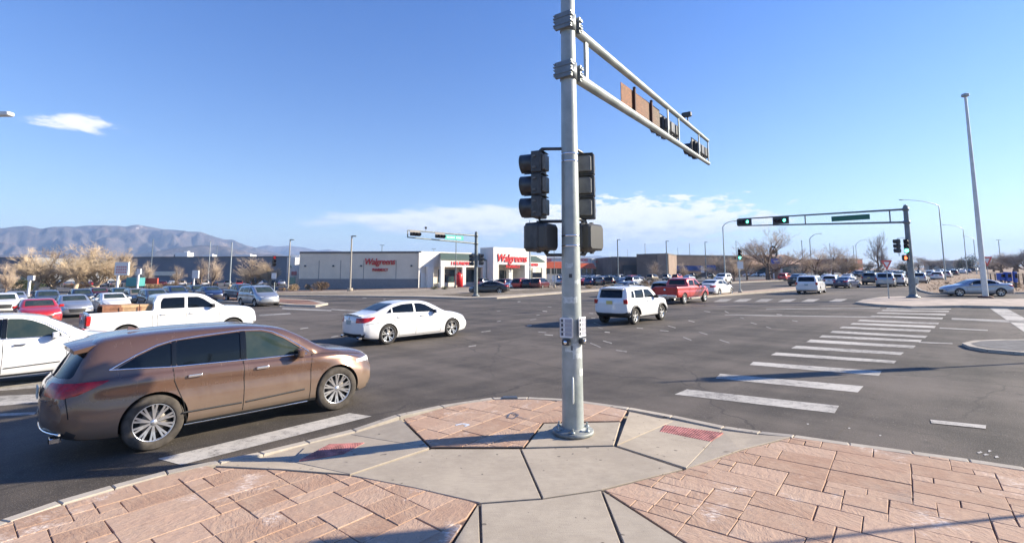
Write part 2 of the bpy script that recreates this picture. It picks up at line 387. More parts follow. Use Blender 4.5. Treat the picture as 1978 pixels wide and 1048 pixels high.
def ring(zb, zt, zbelt, w, wb, wt, zmid):
    zbelt = min(zbelt, zt-.03); e = min(.075, (zt-zbelt)*.45)
    zw = min(zb+(zbelt-zb)*.45, zbelt-.05)
    wbe = w*wb; wt = min(wt, wbe*.985)
    return [(0, zb), (.75*w, zb), (.93*w, zb+.03), (.985*w, zb+min(.14, (zw-zb)*.5)), (w, zw), (.974*w, zw+(zbelt-zw)*.50), (min(.984*w, wbe+.03), zw+(zbelt-zw)*.74),
            (wbe+.012*0, zbelt-.012), (wbe*.972, zbelt+.012), (wbe*.97+(wt-wbe*.97)*.5+.028*(1 if zt-zbelt > .25 else 0), zbelt+(zt-e-zbelt)*.5),
            (wt, zt-e), (wt*.86, zt-.018), (0, zt)]
def ringspline(P, cuts):
    P = [Vector(p) for p in P]; n = len(P); out = []
    for i in range(n-1):
        p0 = P[i-1] if i else P[i]*2-P[i+1]; p1 = P[i]; p2 = P[i+1]; p3 = P[i+2] if i+2 < n else Vector((-P[n-2].x, P[n-2].y))
        if i == 0: p0 = Vector((-P[1].x, P[1].y))
        d1 = max((p1-p0).length, 1e-5)**.5; d2 = max((p2-p1).length, 1e-5)**.5; d3 = max((p3-p2).length, 1e-5)**.5
        for k in range(cuts[i]):
            u = k/cuts[i]
            if u == 0: out.append(p1.copy()); continue
            m1 = (p2-p1)+((p1-p0)/d1-(p2-p0)/(d1+d2))*d2; m2 = (p2-p1)+((p3-p2)/d3-(p3-p1)/(d2+d3))*d2
            out.append((2*u**3-3*u*u+1)*p1+(u**3-2*u*u+u)*m1+(-2*u**3+3*u*u)*p2+(u**3-u*u)*m2)
    out.append(P[-1].copy()); return out
def loft(sp, nx, cuts):
    L = sp['L']; xs = set(np.linspace(0, L, nx))
    if nx > 30:
        for k in ('top', 'bot', 'belt'): xs |= {p[0] for p in sp[k]}
        for a in np.linspace(0, .5, 10): xs |= {a, L-a}
    xs = np.array(sorted(xs)); keep = [0]
    for i in range(1, len(xs)):
        if xs[i]-xs[keep[-1]] > .018 or i == len(xs)-1: keep.append(i)
    xs = xs[keep]
    pr = {k: pchip(sp[k], xs) for k in ('top', 'belt', 'bot', 'w', 'wb', 'wt')}
    V = []; Fc = []; m = 0; cf, cr, lf, lr = sp.get('curv', (.22, .14, .9, .6))
    wmax = max(pr['w'])
    def shift(x, y):
        r = (abs(y)/wmax)**2.6
        s = max(0, 1-(L-x)/lf); s2 = max(0, 1-x/lr)
        return x-cf*r*s*s*(3-2*s)+cr*r*s2*s2*(3-2*s2)
    rings = []
    for i, x in enumerate(xs):
        R = ringspline(ring(pr['bot'][i], pr['top'][i], pr['belt'][i], pr['w'][i], pr['wb'][i], pr['wt'][i], 0), cuts)
        full = [(p.x, p.y) for p in R]+[(-p.x, p.y) for p in R[-2:0:-1]]
        rings.append(full)
        V += [(shift(x, y), y, z) for y, z in full]
    k = len(rings[0]); n = len(xs)
    for i in range(n-1):
        for j in range(k): q = (j+1) % k; Fc.append((i*k+j, (i+1)*k+j, (i+1)*k+q, i*k+q))
    for idx, x, fl in ((0, xs[0], 0), (n-1, xs[-1], 1)):
        full = rings[idx]; cz = sum(p[1] for p in full)/k; prev = [idx*k+j for j in range(k)]
        for s in (.7, .4):
            cur = []
            for y, z in full: cur.append(len(V)); V.append((shift(x, y*s)+(.0), y*s, cz+(z-cz)*s))
            for j in range(k):
                q = (j+1) % k; f = (prev[j], prev[q], cur[q], cur[j]); Fc.append(f if not fl else f[::-1])
            prev = cur
        c = len(V); V.append((x, 0, cz))
        for j in range(k): q = (j+1) % k; f = (prev[j], prev[q], c); Fc.append(f if not fl else f[::-1])
    Fc = [f[::-1] for f in Fc]
    return V, Fc, xs, k
def prismY(mb, poly, y0, y1, m=0):
    k = len(poly); vs = [(x, y0, z) for x, z in poly]+[(x, y1, z) for x, z in poly]
    ar = sum(poly[i][0]*poly[(i+1)%k][1]-poly[(i+1)%k][0]*poly[i][1] for i in range(k))
    fs = [(i, (i+1)%k, k+(i+1)%k, k+i) for i in range(k)]+[tuple(range(k-1,-1,-1)), tuple(range(k, 2*k))]
    if (ar > 0) == (y1 > y0): fs = [f[::-1] for f in fs]
    mb.add(vs, fs, m)
def prismX(mb, poly, x0, x1, m=0):
    k = len(poly); vs = [(x0, y, z) for y, z in poly]+[(x1, y, z) for y, z in poly]
    ar = sum(poly[i][0]*poly[(i+1)%k][1]-poly[(i+1)%k][0]*poly[i][1] for i in range(k))
    fs = [(i, (i+1)%k, k+(i+1)%k, k+i) for i in range(k)]+[tuple(range(k-1,-1,-1)), tuple(range(k, 2*k))]
    if ar < 0: fs = [f[::-1] for f in fs]
    mb.add(vs, fs, m)
def prismZ(mb, poly, z0, z1, m=0): mb.prism([Vector((x, y, 0)) for x, y in poly], z0, z1, m)
def boolean(me, cut, op):
    a = bpy.data.objects.new('body_work', me); COL.objects.link(a); b = bpy.data.objects.new('cutter_work', cut); COL.objects.link(b)
    md = a.modifiers.new('b', 'BOOLEAN'); md.operation = op; md.object = b; md.solver = 'EXACT'
    dg = bpy.context.evaluated_depsgraph_get()
    r = bpy.data.meshes.new_from_object(a.evaluated_get(dg))
    bpy.data.objects.remove(a); bpy.data.objects.remove(b); return r
def islands(me):
    bm = bmesh.new(); bm.from_mesh(me); bm.verts.ensure_lookup_table(); seen = set(); out = []
    for v in bm.verts:
        if v.index in seen: continue
        st = [v]; seen.add(v.index); isl = []
        while st:
            u = st.pop(); isl.append(u)
            for e in u.link_edges:
                w = e.other_vert(u)
                if w.index not in seen: seen.add(w.index); st.append(w)
        ids = {u.index: i for i, u in enumerate(isl)}; fs = {f for u in isl for f in u.link_faces}
        out.append(([u.co.copy() for u in isl], [tuple(ids[x.index] for x in f.verts) for f in fs], [u.normal.copy() for u in isl]))
    bm.free(); return out
def rounded(poly, r=.03, n=3):
    """round the corners of a 2d polygon"""
    k = len(poly); out = []
    for i in range(k):
        p = Vector(poly[i]); a = Vector(poly[i-1])-p; b = Vector(poly[(i+1)%k])-p
        rr = min(r, a.length*.45, b.length*.45); A = p+a.normalized()*rr; B = p+b.normalized()*rr
        for j in range(n+1):
            t = j/n; q = A*(1-t)**2+p*2*t*(1-t)+B*t*t; out.append((q.x, q.y))
    return out
def wheel_objs(par, x, y, R, rr, width, style, side, rub=None):
    """wheel > tyre, rim ; axis along y; side=-1 right, +1 left (outside face)"""
    w2 = width/2; s = side
    def L(mb, prof, n=40, m=0): mb.lathe([(r, s*a) for r, a in prof], axis='y', n=n, m=m)
    hub = MB(); L(hub, [(0, w2*.35), (rr*.97, w2*.35), (rr*.97, -w2*.6), (0, -w2*.6)], 24, 0); L(hub, [(rr*.62, w2*.36), (rr*.6, w2*.42), (.05, w2*.42)], 24, 1)
    w = hub.build('wheel', [M_WELL, mat('brake_disc', (.12, .11, .10), .5, .6)], par, (x, y, R))
    t = MB(); L(t, [(rr*.99, -w2*.8), (rr*1.02, -w2*.95), (R*.93, -w2), (R*.985, -w2*.85), (R, -w2*.6), (R, w2*.6), (R*.985, w2*.85), (R*.93, w2), (rr*1.12, w2*1.0), (rr*1.03, w2*.93), (rr*.99, w2*.78), (rr*.97, w2*.5)], 48)
    t.build('tyre', [rub or M_RUB], w)
    r = MB(); L(r, [(rr*.93, w2*.5), (rr*.95, w2*.8), (rr*1.0, w2*.88), (rr*1.01, w2*.84), (rr*.99, w2*.7)], 48)
    ns, sw, dbl = style
    def spoke(a0, a1, ha, hb, m=0):
        c0, c1 = math.cos(a0), math.sin(a0); ra, rb = rr*.14, rr*.955
        vs = []
        for rad, ang, hw, dep in ((ra, a0, ha, w2*.68), (rr*.5, a0*.5+a1*.5, (ha+hb)/2, w2*.70), (rb, a1, hb, w2*.80)):
            cx, cz = rad*math.cos(ang), rad*math.sin(ang); tx, tz = -math.sin(ang), math.cos(ang)
            for q, dd in ((-1, 0), (1, 0), (1, -.028), (-1, -.028)):
                vs.append((cx+tx*hw*q, s*(dep+dd), cz+tz*hw*q))
        fs = []
        for i in (0, 4): fs += [(i, i+1, i+5, i+4), (i+1, i+2, i+6, i+5), (i+2, i+3, i+7, i+6), (i+3, i, i+4, i+7)]
        r.add(vs, fs, m)
    for i in range(ns):
        a = 2*math.pi*i/ns+.3
        if dbl: spoke(a-dbl*.25, a-dbl, sw*.8, sw); spoke(a+dbl*.25, a+dbl, sw*.8, sw)
        else: spoke(a, a, sw*.7, sw*1.1)
    L(r, [(0, w2*.78), (rr*.1, w2*.77), (rr*.17, w2*.68), (rr*.19, w2*.5)], 20)
    r.build('rim', [M_ALLOY], w); return w
def build_vehicle(sp, name, label, cat, paint, group=None, glass=None):
    root = thing(name, label, cat, group=group); X0 = sum(sp['wh'])/2; nx = sp.get('nx', 62)
    V, Fc, xs, k = loft(sp, nx, CUT_HI)
    mb = MB(); mb.add([(x-X0, y, z) for x, y, z in V], Fc, 0, True)
    body = mb.mesh('body', [paint, M_WELL, M_TRIM])
    for p in body.polygons:       # cladding / sills by height
        x, y, z = p.center; x += X0
        if z < sp.get('clad', .0)+(.05 if (x < .25 or x > sp['L']-.3) else 0) or (sp.get('bumper') and x < sp['bumper'][0] and z < sp['bumper'][1]): p.material_index = 2
    bt = BVHTree.FromPolygons([v.co for v in body.vertices], [tuple(p.vertices) for p in body.polygons])
    sh = lambda poly: [(x-X0, z) for x, z in poly]
    # holes: wheel arches and windows
    cut = MB(); gl = MB(); sw = []
    for xw in sp['wh']:
        for s in (1, -1):
            ar = sp['arch']; c = [(xw-X0+ar*math.cos(a), sp['R']+.02+ar*math.sin(a)*.98) for a in np.linspace(0, 2*math.pi, 40, endpoint=False)]
            prismY(cut, c, s*(sp['W']-.34), s*1.4, 1)
    for poly, kind in sp['win']:
        q = sh(rounded(poly, .035))
        for s in (1, -1): prismY(cut, q, s*sp['y0'], s*1.4, 1); prismY(gl, q, s*sp['y0'], s*1.4)
    for ax, poly, lo, hi, kind in sp['glass']:
        for m_ in (cut, gl):
            if ax == 'z': prismZ(m_, rounded([(x-X0, y) for x, y in poly], .05), lo, hi, 1)
            else: prismX(m_, rounded(poly, .05), lo-X0, hi-X0, 1)
    if sp.get('bed'): prismZ(cut, [(x-X0, y) for x, y in sp['bed'][0]], sp['bed'][1], 3, 2)
    res = boolean(body, cut.mesh('c', [paint, M_WELL, M_TRIM]), 'DIFFERENCE')
    for i, mm in enumerate((paint, M_WELL, M_TRIM)):
        if i >= len(res.materials): res.materials.append(mm)
    res.polygons.foreach_set('use_smooth', [True]*len(res.polygons)); res.set_sharp_from_angle(angle=math.radians(28))
    body_o = link('body', res, root)
    g = boolean(body, gl.mesh('g', [M_GLASS]), 'INTERSECT')
    wi = sp.get('inset', .01)
    for co, fs, nn in islands(g):
        c = sum(co, Vector())/len(co); mx = max(abs(v.y) for v in co)
        side = min(abs(v.y) for v in co) > sp['y0']-.02
        if side: off = Vector((0, -wi if c.y > 0 else wi, 0)); nm = 'side_window'
        elif c.x > sp['wh'][0]*0 and max(v.x for v in co) > sp['wsx']-X0: off = Vector((-.006, 0, -.008)); nm = 'windshield'
        else: off = Vector((.008, 0, -.004)); nm = 'rear_window'
        me = bpy.data.meshes.new(nm); me.from_pydata([v+off for v in co], [], fs)
        clear = side and glass and any(abs(c.x+X0-gx) < .5 for gx in glass)
        me.materials.append(M_GLASS2 if (clear or nm == 'windshield') else M_GLASS)
        me.polygons.foreach_set('use_smooth', [True]*len(me.polygons)); me.set_sharp_from_angle(angle=math.radians(35))
        link(nm, me, root)
    # surface patches: lamps, grille, plate
    if sp.get('patch'):
        for nm, ax, poly, lo, hi, mm in sp['patch']:
            tmp = MB()
            if ax == 'z': prismZ(tmp, [(x-X0, y) for x, y in poly], lo, hi)
            elif ax == 'x': prismX(tmp, poly, lo-X0, hi-X0)
            else: prismY(tmp, sh(poly), lo, hi)
            r = boolean(body, tmp.mesh('p', [mm]), 'INTERSECT')
            if not len(r.polygons): tmp.v = [(a+.004, b_+.0031*(1 if b_ > 0 else -1), c+.0043) for a, b_, c in tmp.v]; r = boolean(body, tmp.mesh('p', [mm]), 'INTERSECT')
            for co, fs, nn in islands(r):
                me = bpy.data.meshes.new(nm); me.from_pydata([v+n*.006 for v, n in zip(co, nn)], [], fs); me.materials.append(mm)
                me.polygons.foreach_set('use_smooth', [True]*len(me.polygons)); me.set_sharp_from_angle(angle=math.radians(35))
                link(nm, me, root)
    # lines that follow the flanks
    def surf(x, z, s):
        h = bt.ray_cast(Vector((x-X0, s*1.6, z)), Vector((0, -s, 0)))
        return (h[0], h[1]) if h[0] else (Vector((x-X0, s*sp['W'], z)), Vector((0, s, 0)))
    def line(nm, pts, rad, mm, both=True, dens=.07, off=0.):
        for s in ((-1, 1) if both else (-1,)):
            P = []
            for i in range(len(pts)-1):
                a, b = Vector(pts[i]), Vector(pts[i+1]); n = max(1, int((b-a).length/dens))
                for j in range(n): q = a.lerp(b, j/n); P.append(q)
            P.append(Vector(pts[-1])); out = []
            for q in P: c, n = surf(q.x, q.y, s); out.append(c+Vector((0, s*off, 0)))
            MB().tube(out, rad, 5, cap=False).build(nm, [mm], root)
    for pts in sp.get('seams', []): line('door_seam', pts, .0065, M_WELL, off=-.001)
    for pts, rad in sp.get('chrome', []): line('chrome_trim', pts, rad, M_CHROME, off=.0)
    for pts, rad in sp.get('mould', []): line('side_moulding', pts, rad, M_TRIM)
    for x, z in sp.get('handles', []):
        for s in (1, -1):
            c, n = surf(x, z, s); h = MB().rbox(c+Vector((0, s*.028, 0)), (.20, .028, .034), .012, m=0)
            h.box(c+Vector((.07, s*.012, 0)), (.03, .03, .025), m=0); h.box(c+Vector((-.07, s*.012, 0)), (.03, .03, .025), m=0)
            h.build('door_handle', [M_CHROME if sp.get('chandle') else paint], root)
    mx, mz = sp['mirror']
    for s in (1, -1):
        c, n = surf(mx, mz, s); m_ = MB(); cc = c+Vector((-.02, s*.13, .03))
        m_.rbox(cc, (.13, .22, .145), .05, m=0, n=3); m_.tube([c+Vector((.02, -s*.03, -.02)), cc+Vector((0, 0, -.05))], .03, 6, 2)
        m_.box(cc+Vector((-.066, 0, 0)), (.006, .17, .105), m=1)
        m_.build('side_mirror', [sp.get('mirmat') or paint, M_GLASS, M_TRIM], root)
    for xw in sp['wh']:
        for s in (1, -1):
            w = wheel_objs(root, xw-X0, s*(sp['W']-.125-.01), sp['R'], sp['rr'], .23, sp['style'], s, sp.get('rub'))
    # exhaust, spoiler, rails, antenna
    for f in sp.get('extra', []): f(root, X0, paint, surf)
    bpy.data.meshes.remove(body); bpy.data.meshes.remove(g)
    root['x0'] = X0
    return root
def rails(z, xa, xb, y, m=None):
    def f(root, X0, paint, surf):
        for s in (1, -1):
            MB().tube([(xa-X0, s*y, z-.05), (xa+.12-X0, s*y, z), ((xa+xb)/2-X0, s*y, z+.02), (xb-.12-X0, s*y, z-.01), (xb-X0, s*y, z-.06)], .017, 6).build('roof_rail', [m or M_TRIM], root)
    return f
def spoiler(x0, x1, y, z0, z1, th=.035):
    def f(root, X0, paint, surf):
        b = MB(); pr = [(x1-X0, z1), (x0-X0, z0), (x0-X0, z0-th), (x1-X0, z1-th*1.6)]
        n = 8; vs = []
        for i in range(n+1):
            u = -1+2*i/n; yy = y*u; bow = .07*u*u; dz = -.05*u*u
            for px, pz in pr: vs.append((px+bow*(1 if px < (x0+x1)/2-X0 else 0), yy, pz+dz))
        fs = [(i*4+a, i*4+(a+1)%4, (i+1)*4+(a+1)%4, (i+1)*4+a) for i in range(n) for a in range(4)]+[(3,2,1,0), tuple(range(n*4, n*4+4))]
        b.add(vs, fs, 0); b.build('roof_spoiler', [paint], root)
    return f
def exhaust(x, y, z):
    def f(root, X0, paint, surf):
        for s in (1, -1): MB().rbox((x-X0, s*y, z), (.12, .17, .075), .02, m=0).rbox((x-.0605-X0, s*y, z), (.01, .13, .05), .02, m=1).build('exhaust_tip', [M_CHROME, M_WELL], root)
    return f
def lipstrip(x, z, w, mm, r=.02):
    def f(root, X0, paint, surf):
        P = [(x-X0+.16*(abs(u))**2.6, w*u, z) for u in np.linspace(-1, 1, 13)]
        MB().tube(P, r, 6).build('bumper_strip', [mm], root)
    return f
def badge(x, y, z, r):
    def f(root, X0, paint, surf): MB().lathe([(0, 0), (r, 0), (r*.9, .01), (0, .012)], n=14, R=Matrix.Rotation(-math.pi/2, 3, 'Y'), c=(x-X0, y, z)).build('badge', [M_CHROME], root)
    return f
def fins(x, y, z):
    def f(root, X0, paint, surf):
        MB().add([(x-.09-X0, -.02, z), (x+.09-X0, 0, z), (x-.09-X0, .02, z), (x-.07-X0, 0, z+.055)], [(0,1,3), (1,2,3), (2,0,3), (0,2,1)]).build('antenna_fin', [paint], root)
    return f
def plate(x, z, mm, tilt=0., w=.31, hh=.155):
    def f(root, X0, paint, surf): MB().box((x-X0, 0, z), (.012, w, hh), R=Matrix.Rotation(tilt, 3, 'Y')).build('licence_plate', [mm], root)
    return f
def cornerlamps(x, y, z, sx, sy, sz):
    def f(root, X0, paint, surf):
        for s in (1, -1): MB().rbox((x-X0, s*y, z), (sx, sy, sz), .03, Rz(-s*.25), 0, 3).build('tail_lamp', [M_RED], root)
    return f
M_WPLATE = mat('plate_teal_white', (.35, .42, .42), .5, var=.3, vscale=30)

SUV = dict(L=4.98, W=.97, R=.385, rr=.262, arch=.425, wh=(1.21, 4.03), y0=.70, wsx=3.2, nx=74, clad=.30, bumper=(.34,.44), curv=(.34, .26, 1.0, .8),
  top=[(0,.88),(.03,1.00),(.10,1.09),(.22,1.27),(.40,1.50),(.50,1.575),(.62,1.615),(1.0,1.650),(1.7,1.668),(2.4,1.660),(2.9,1.605),(3.1,1.56),(3.45,1.39),(3.78,1.195),(3.95,1.125),(4.1,1.10),(4.5,1.035),(4.78,.955),(4.92,.86),(4.98,.72)],
  belt=[(0,.86),(.05,.95),(.3,1.06),(.9,1.085),(1.8,1.075),(2.8,1.05),(3.6,1.035),(4.1,1.0),(4.6,.90),(4.9,.78),(4.98,.66)],
  bot=[(0,.52),(.06,.40),(.25,.30),(.8,.25),(3.9,.23),(4.6,.24),(4.88,.27),(4.98,.42)],
  w=[(0,.86),(.2,.93),(.7,.97),(1.2,.975),(1.8,.96),(3.2,.96),(3.9,.975),(4.4,.96),(4.8,.90),(4.98,.80)],
  wb=[(0,.90),(.6,.945),(1.1,.955),(2.5,.955),(3.6,.95),(4.3,.90),(4.98,.88)],
  wt=[(0,.70),(.2,.70),(.5,.70),(1.2,.73),(2.5,.745),(3.1,.73),(3.6,.79),(3.95,.82),(4.4,.72),(4.98,.60)],
  win=[([(.74,1.20),(1.40,1.155),(1.40,1.50),(1.22,1.455),(.98,1.35)], 0), ([(1.46,1.150),(2.36,1.125),(2.36,1.565),(1.46,1.515)], 0), ([(2.45,1.122),(3.42,1.10),(3.36,1.19),(3.10,1.38),(2.86,1.50),(2.70,1.545),(2.45,1.565)], 1)],
  glass=[('z', [(3.86,.66),(3.86,-.66),(3.17,-.60),(3.17,.60)], 1.05, 2.2, 'w'), ('x', [(-.72,1.12),(.72,1.12),(.64,1.50),(-.64,1.50)], -.3, .56, 'r')],
  patch=[('tail_lamp', 'y', [(-.2,1.055),(.25,1.06),(.66,1.07),(.50,.99),(.34,.92),(.20,.885),(-.2,.93)], -.40, -1.3, M_RED), ('tail_lamp', 'y', [(-.2,1.055),(.25,1.06),(.66,1.07),(.50,.99),(.34,.92),(.20,.885),(-.2,.93)], .40, 1.3, M_RED), ('pillar_panel', 'y', [(1.405,1.15),(1.455,1.15),(1.455,1.515),(1.405,1.50)], -.72, -1.3, M_PILLAR), ('pillar_panel', 'y', [(1.405,1.15),(1.455,1.15),(1.455,1.515),(1.405,1.50)], .72, 1.3, M_PILLAR), ('pillar_panel', 'y', [(2.365,1.125),(2.445,1.125),(2.445,1.565),(2.365,1.565)], -.72, -1.3, M_PILLAR), ('pillar_panel', 'y', [(2.365,1.125),(2.445,1.125),(2.445,1.565),(2.365,1.565)], .72, 1.3, M_PILLAR),
         ('headlamp', 'x', [(-1.3,.86),(-.52,.86),(-.50,.79),(-1.3,.82)], 4.45, 5.3, M_LAMP), ('headlamp', 'x', [(1.3,.86),(.52,.86),(.50,.79),(1.3,.82)], 4.45, 5.3, M_LAMP),
         ('grille', 'x', [(-.42,.80),(.42,.80),(.36,.50),(-.36,.50)], 4.6, 5.3, M_TRIM)],
  seams=[[(1.42,1.12),(1.43,.95),(1.56,.62),(1.62,.30)], [(2.40,1.10),(2.41,.7),(2.40,.28)], [(3.55,1.07),(3.52,.9),(3.50,.30)], [(1.62,.30),(2.40,.28),(3.50,.30)], [(3.55,1.07),(4.0,1.04),(4.6,.93)], [(.30,1.02),(.22,.88),(.26,.62)]],
  chrome=[([(.66,1.20),(.90,1.185),(1.43,1.143),(2.40,1.112),(3.46,1.085)], .012), ([(.66,1.20),(.82,1.29),(.98,1.375),(1.22,1.478),(1.43,1.527),(1.8,1.56),(2.40,1.59),(2.72,1.57),(2.90,1.52),(3.12,1.40),(3.40,1.20),(3.50,1.12)], .011), ([(1.60,.265),(2.4,.25),(3.48,.26)], .016)],
  mould=[([(1.56,.46),(2.38,.455)], .014), ([(2.44,.455),(3.4,.49)], .014)],
  handles=[(1.70,.985), (2.68,.965)], chandle=1, mirror=(3.30,1.10), style=(10,.0145,.105), rub=M_RUBD,
  extra=[rails(1.735, 1.0, 2.9, .70, M_TRIM) if 0 else spoiler(.22,.60,.64,1.535,1.615,.05), exhaust(.16,.62,.33), lipstrip(.03,.42,.80,M_CHROME,.016), plate(-.02,.90,M_WPLATE), fins(1.05,0,1.67)])
SEDAN = dict(L=4.92, W=.925, R=.345, rr=.245, arch=.375, wh=(1.06, 3.89), y0=.665, wsx=3.0, nx=70, clad=.0, bumper=(.22,.40), curv=(.36, .24, 1.0, .8),
  top=[(0,.84),(.03,.96),(.10,1.045),(.35,1.085),(.62,1.12),(.95,1.235),(1.35,1.375),(1.75,1.445),(2.2,1.465),(2.6,1.45),(2.85,1.405),(3.2,1.26),(3.6,1.06),(3.72,1.015),(4.1,.965),(4.5,.88),(4.78,.78),(4.88,.70),(4.92,.60)],
  belt=[(0,.80),(.06,.92),(.5,1.02),(1.2,1.02),(2.4,.985),(3.5,.945),(4.2,.86),(4.7,.72),(4.92,.54)],
  bot=[(0,.42),(.08,.30),(.4,.22),(1.0,.19),(3.9,.17),(4.6,.18),(4.85,.22),(4.92,.36)],
  w=[(0,.80),(.2,.88),(.8,.925),(1.6,.915),(3.2,.915),(3.9,.925),(4.4,.90),(4.92,.72)],
  wb=[(0,.90),(.8,.94),(2.5,.955),(3.6,.94),(4.3,.88),(4.92,.86)],
  wt=[(0,.62),(.5,.66),(.9,.68),(1.5,.68),(2.2,.69),(2.8,.68),(3.3,.73),(3.72,.78),(4.3,.66),(4.92,.5)],
  win=[([(1.02,1.085),(1.22,1.08),(1.25,1.24)], 0), ([(1.27,1.08),(2.16,1.055),(2.16,1.375),(1.7,1.355),(1.30,1.26)], 0), ([(2.23,1.052),(3.22,1.02),(3.0,1.15),(2.72,1.30),(2.50,1.36),(2.23,1.375)], 1)],
  glass=[('z', [(3.55,.62),(3.55,-.62),(2.93,-.56),(2.93,.56)], .98, 2.2, 'w'), ('z', [(.78,.58),(.78,-.58),(1.42,-.55),(1.42,.55)], 1.0, 2.2, 'r')],
  patch=[('tail_lamp', 'y', [(-.2,.94),(.3,.96),(.58,.985),(.42,.86),(.2,.80),(-.2,.80)], -.46, -1.3, M_RED), ('tail_lamp', 'y', [(-.2,.94),(.3,.96),(.58,.985),(.42,.86),(.2,.80),(-.2,.80)], .46, 1.3, M_RED),
         ('headlamp', 'x', [(-1.3,.74),(-.50,.70),(-.46,.64),(-1.3,.68)], 4.3, 5.3, M_LAMP), ('headlamp', 'x', [(1.3,.74),(.50,.70),(.46,.64),(1.3,.68)], 4.3, 5.3, M_LAMP),
         ('grille', 'x', [(-.44,.58),(.44,.58),(.38,.36),(-.38,.36)], 4.6, 5.3, M_TRIM)],
  seams=[[(1.26,1.04),(1.30,.85),(1.46,.62),(1.50,.26)], [(2.20,1.02),(2.22,.7),(2.20,.25)], [(3.42,.98),(3.36,.8),(3.32,.28)], [(1.50,.26),(3.32,.26)], [(.25,.74),(.7,.78)]],
  chrome=[([(1.0,1.072),(1.25,1.062),(2.2,1.04),(3.2,1.006)], .007)], handles=[(1.52,.93),(2.50,.91)], mirror=(3.08,1.01), style=(5,.017,.22),
  extra=[plate(-.005,.80,M_WPLATE,0), badge(.02,0,.95,.05), spoiler(.0,.26,.6,1.10,1.10,.02), exhaust(.1,.6,.28)])
BOXY = dict(L=4.23, W=.90, R=.36, rr=.225, arch=.40, wh=(.76, 3.33), y0=.66, wsx=2.75, nx=66, clad=.36, bumper=(.30,.55), curv=(.22, .13, .6, .45),
  top=[(0,.98),(.03,1.10),(.06,1.16),(.16,1.42),(.26,1.60),(.36,1.655),(1.0,1.685),(1.8,1.685),(2.3,1.66),(2.55,1.61),(2.8,1.46),(3.05,1.24),(3.18,1.15),(3.5,1.12),(3.95,1.06),(4.12,1.00),(4.2,.90),(4.23,.80)],
  belt=[(0,.95),(.06,1.08),(.5,1.10),(1.6,1.10),(2.9,1.07),(3.5,1.04),(4.0,.96),(4.23,.78)],
  bot=[(0,.52),(.06,.42),(.3,.32),(.8,.27),(3.3,.26),(3.9,.28),(4.15,.36),(4.23,.48)],
  w=[(0,.84),(.2,.88),(.7,.905),(1.5,.89),(2.8,.89),(3.4,.905),(3.9,.88),(4.23,.80)],
  wb=[(0,.93),(.5,.95),(2.5,.96),(3.3,.955),(4.23,.92)],
  wt=[(0,.72),(.3,.70),(.6,.70),(1.6,.715),(2.5,.70),(2.9,.74),(3.18,.76),(3.7,.74),(4.23,.68)],
  win=[([(.52,1.20),(.80,1.17),(.80,1.50),(.62,1.48)], 0), ([(.88,1.165),(1.66,1.155),(1.66,1.535),(.88,1.515)], 0), ([(1.74,1.155),(2.70,1.145),(2.42,1.40),(2.24,1.515),(1.74,1.535)], 1)],
  glass=[('z', [(3.06,.62),(3.06,-.62),(2.60,-.58),(2.60,.58)], 1.12, 2.2, 'w'), ('x', [(-.60,1.19),(.60,1.19),(.56,1.54),(-.56,1.54)], -.3, .34, 'r')],
  patch=[
         ('headlamp', 'x', [(-.72,.98),(-.50,.98),(-.50,.80),(-.72,.80)], 4.0, 4.6, M_LAMP), ('headlamp', 'x', [(.72,.98),(.50,.98),(.50,.80),(.72,.80)], 4.0, 4.6, M_LAMP),
         ('grille', 'x', [(-.42,.98),(.42,.98),(.42,.82),(-.42,.82)], 4.0, 4.6, M_TRIM)],
  seams=[[(.84,1.13),(.98,.8),(1.16,.45)], [(1.70,1.13),(1.71,.42)], [(2.86,1.12),(2.80,.42)]],
  mould=[([(.36-.02,.42),(.40,.62),(.50,.74),(.66,.80),(.88,.80),(1.03,.72),(1.13,.60),(1.2,.42)], .045), ([(2.93,.42),(2.97,.62),(3.07,.74),(3.23,.80),(3.45,.80),(3.60,.72),(3.70,.60),(3.76,.42)], .045)],
  handles=[(1.02,1.03),(1.95,1.02)], mirror=(2.66,1.14), mirmat=M_TRIM, style=(5,.045,0),
  extra=[cornerlamps(.10,.765,1.03,.11,.19,.19), rails(1.75,.6,2.4,.64), plate(-.02,.99,M_PLATE), spoiler(.10,.42,.62,1.64,1.665)])
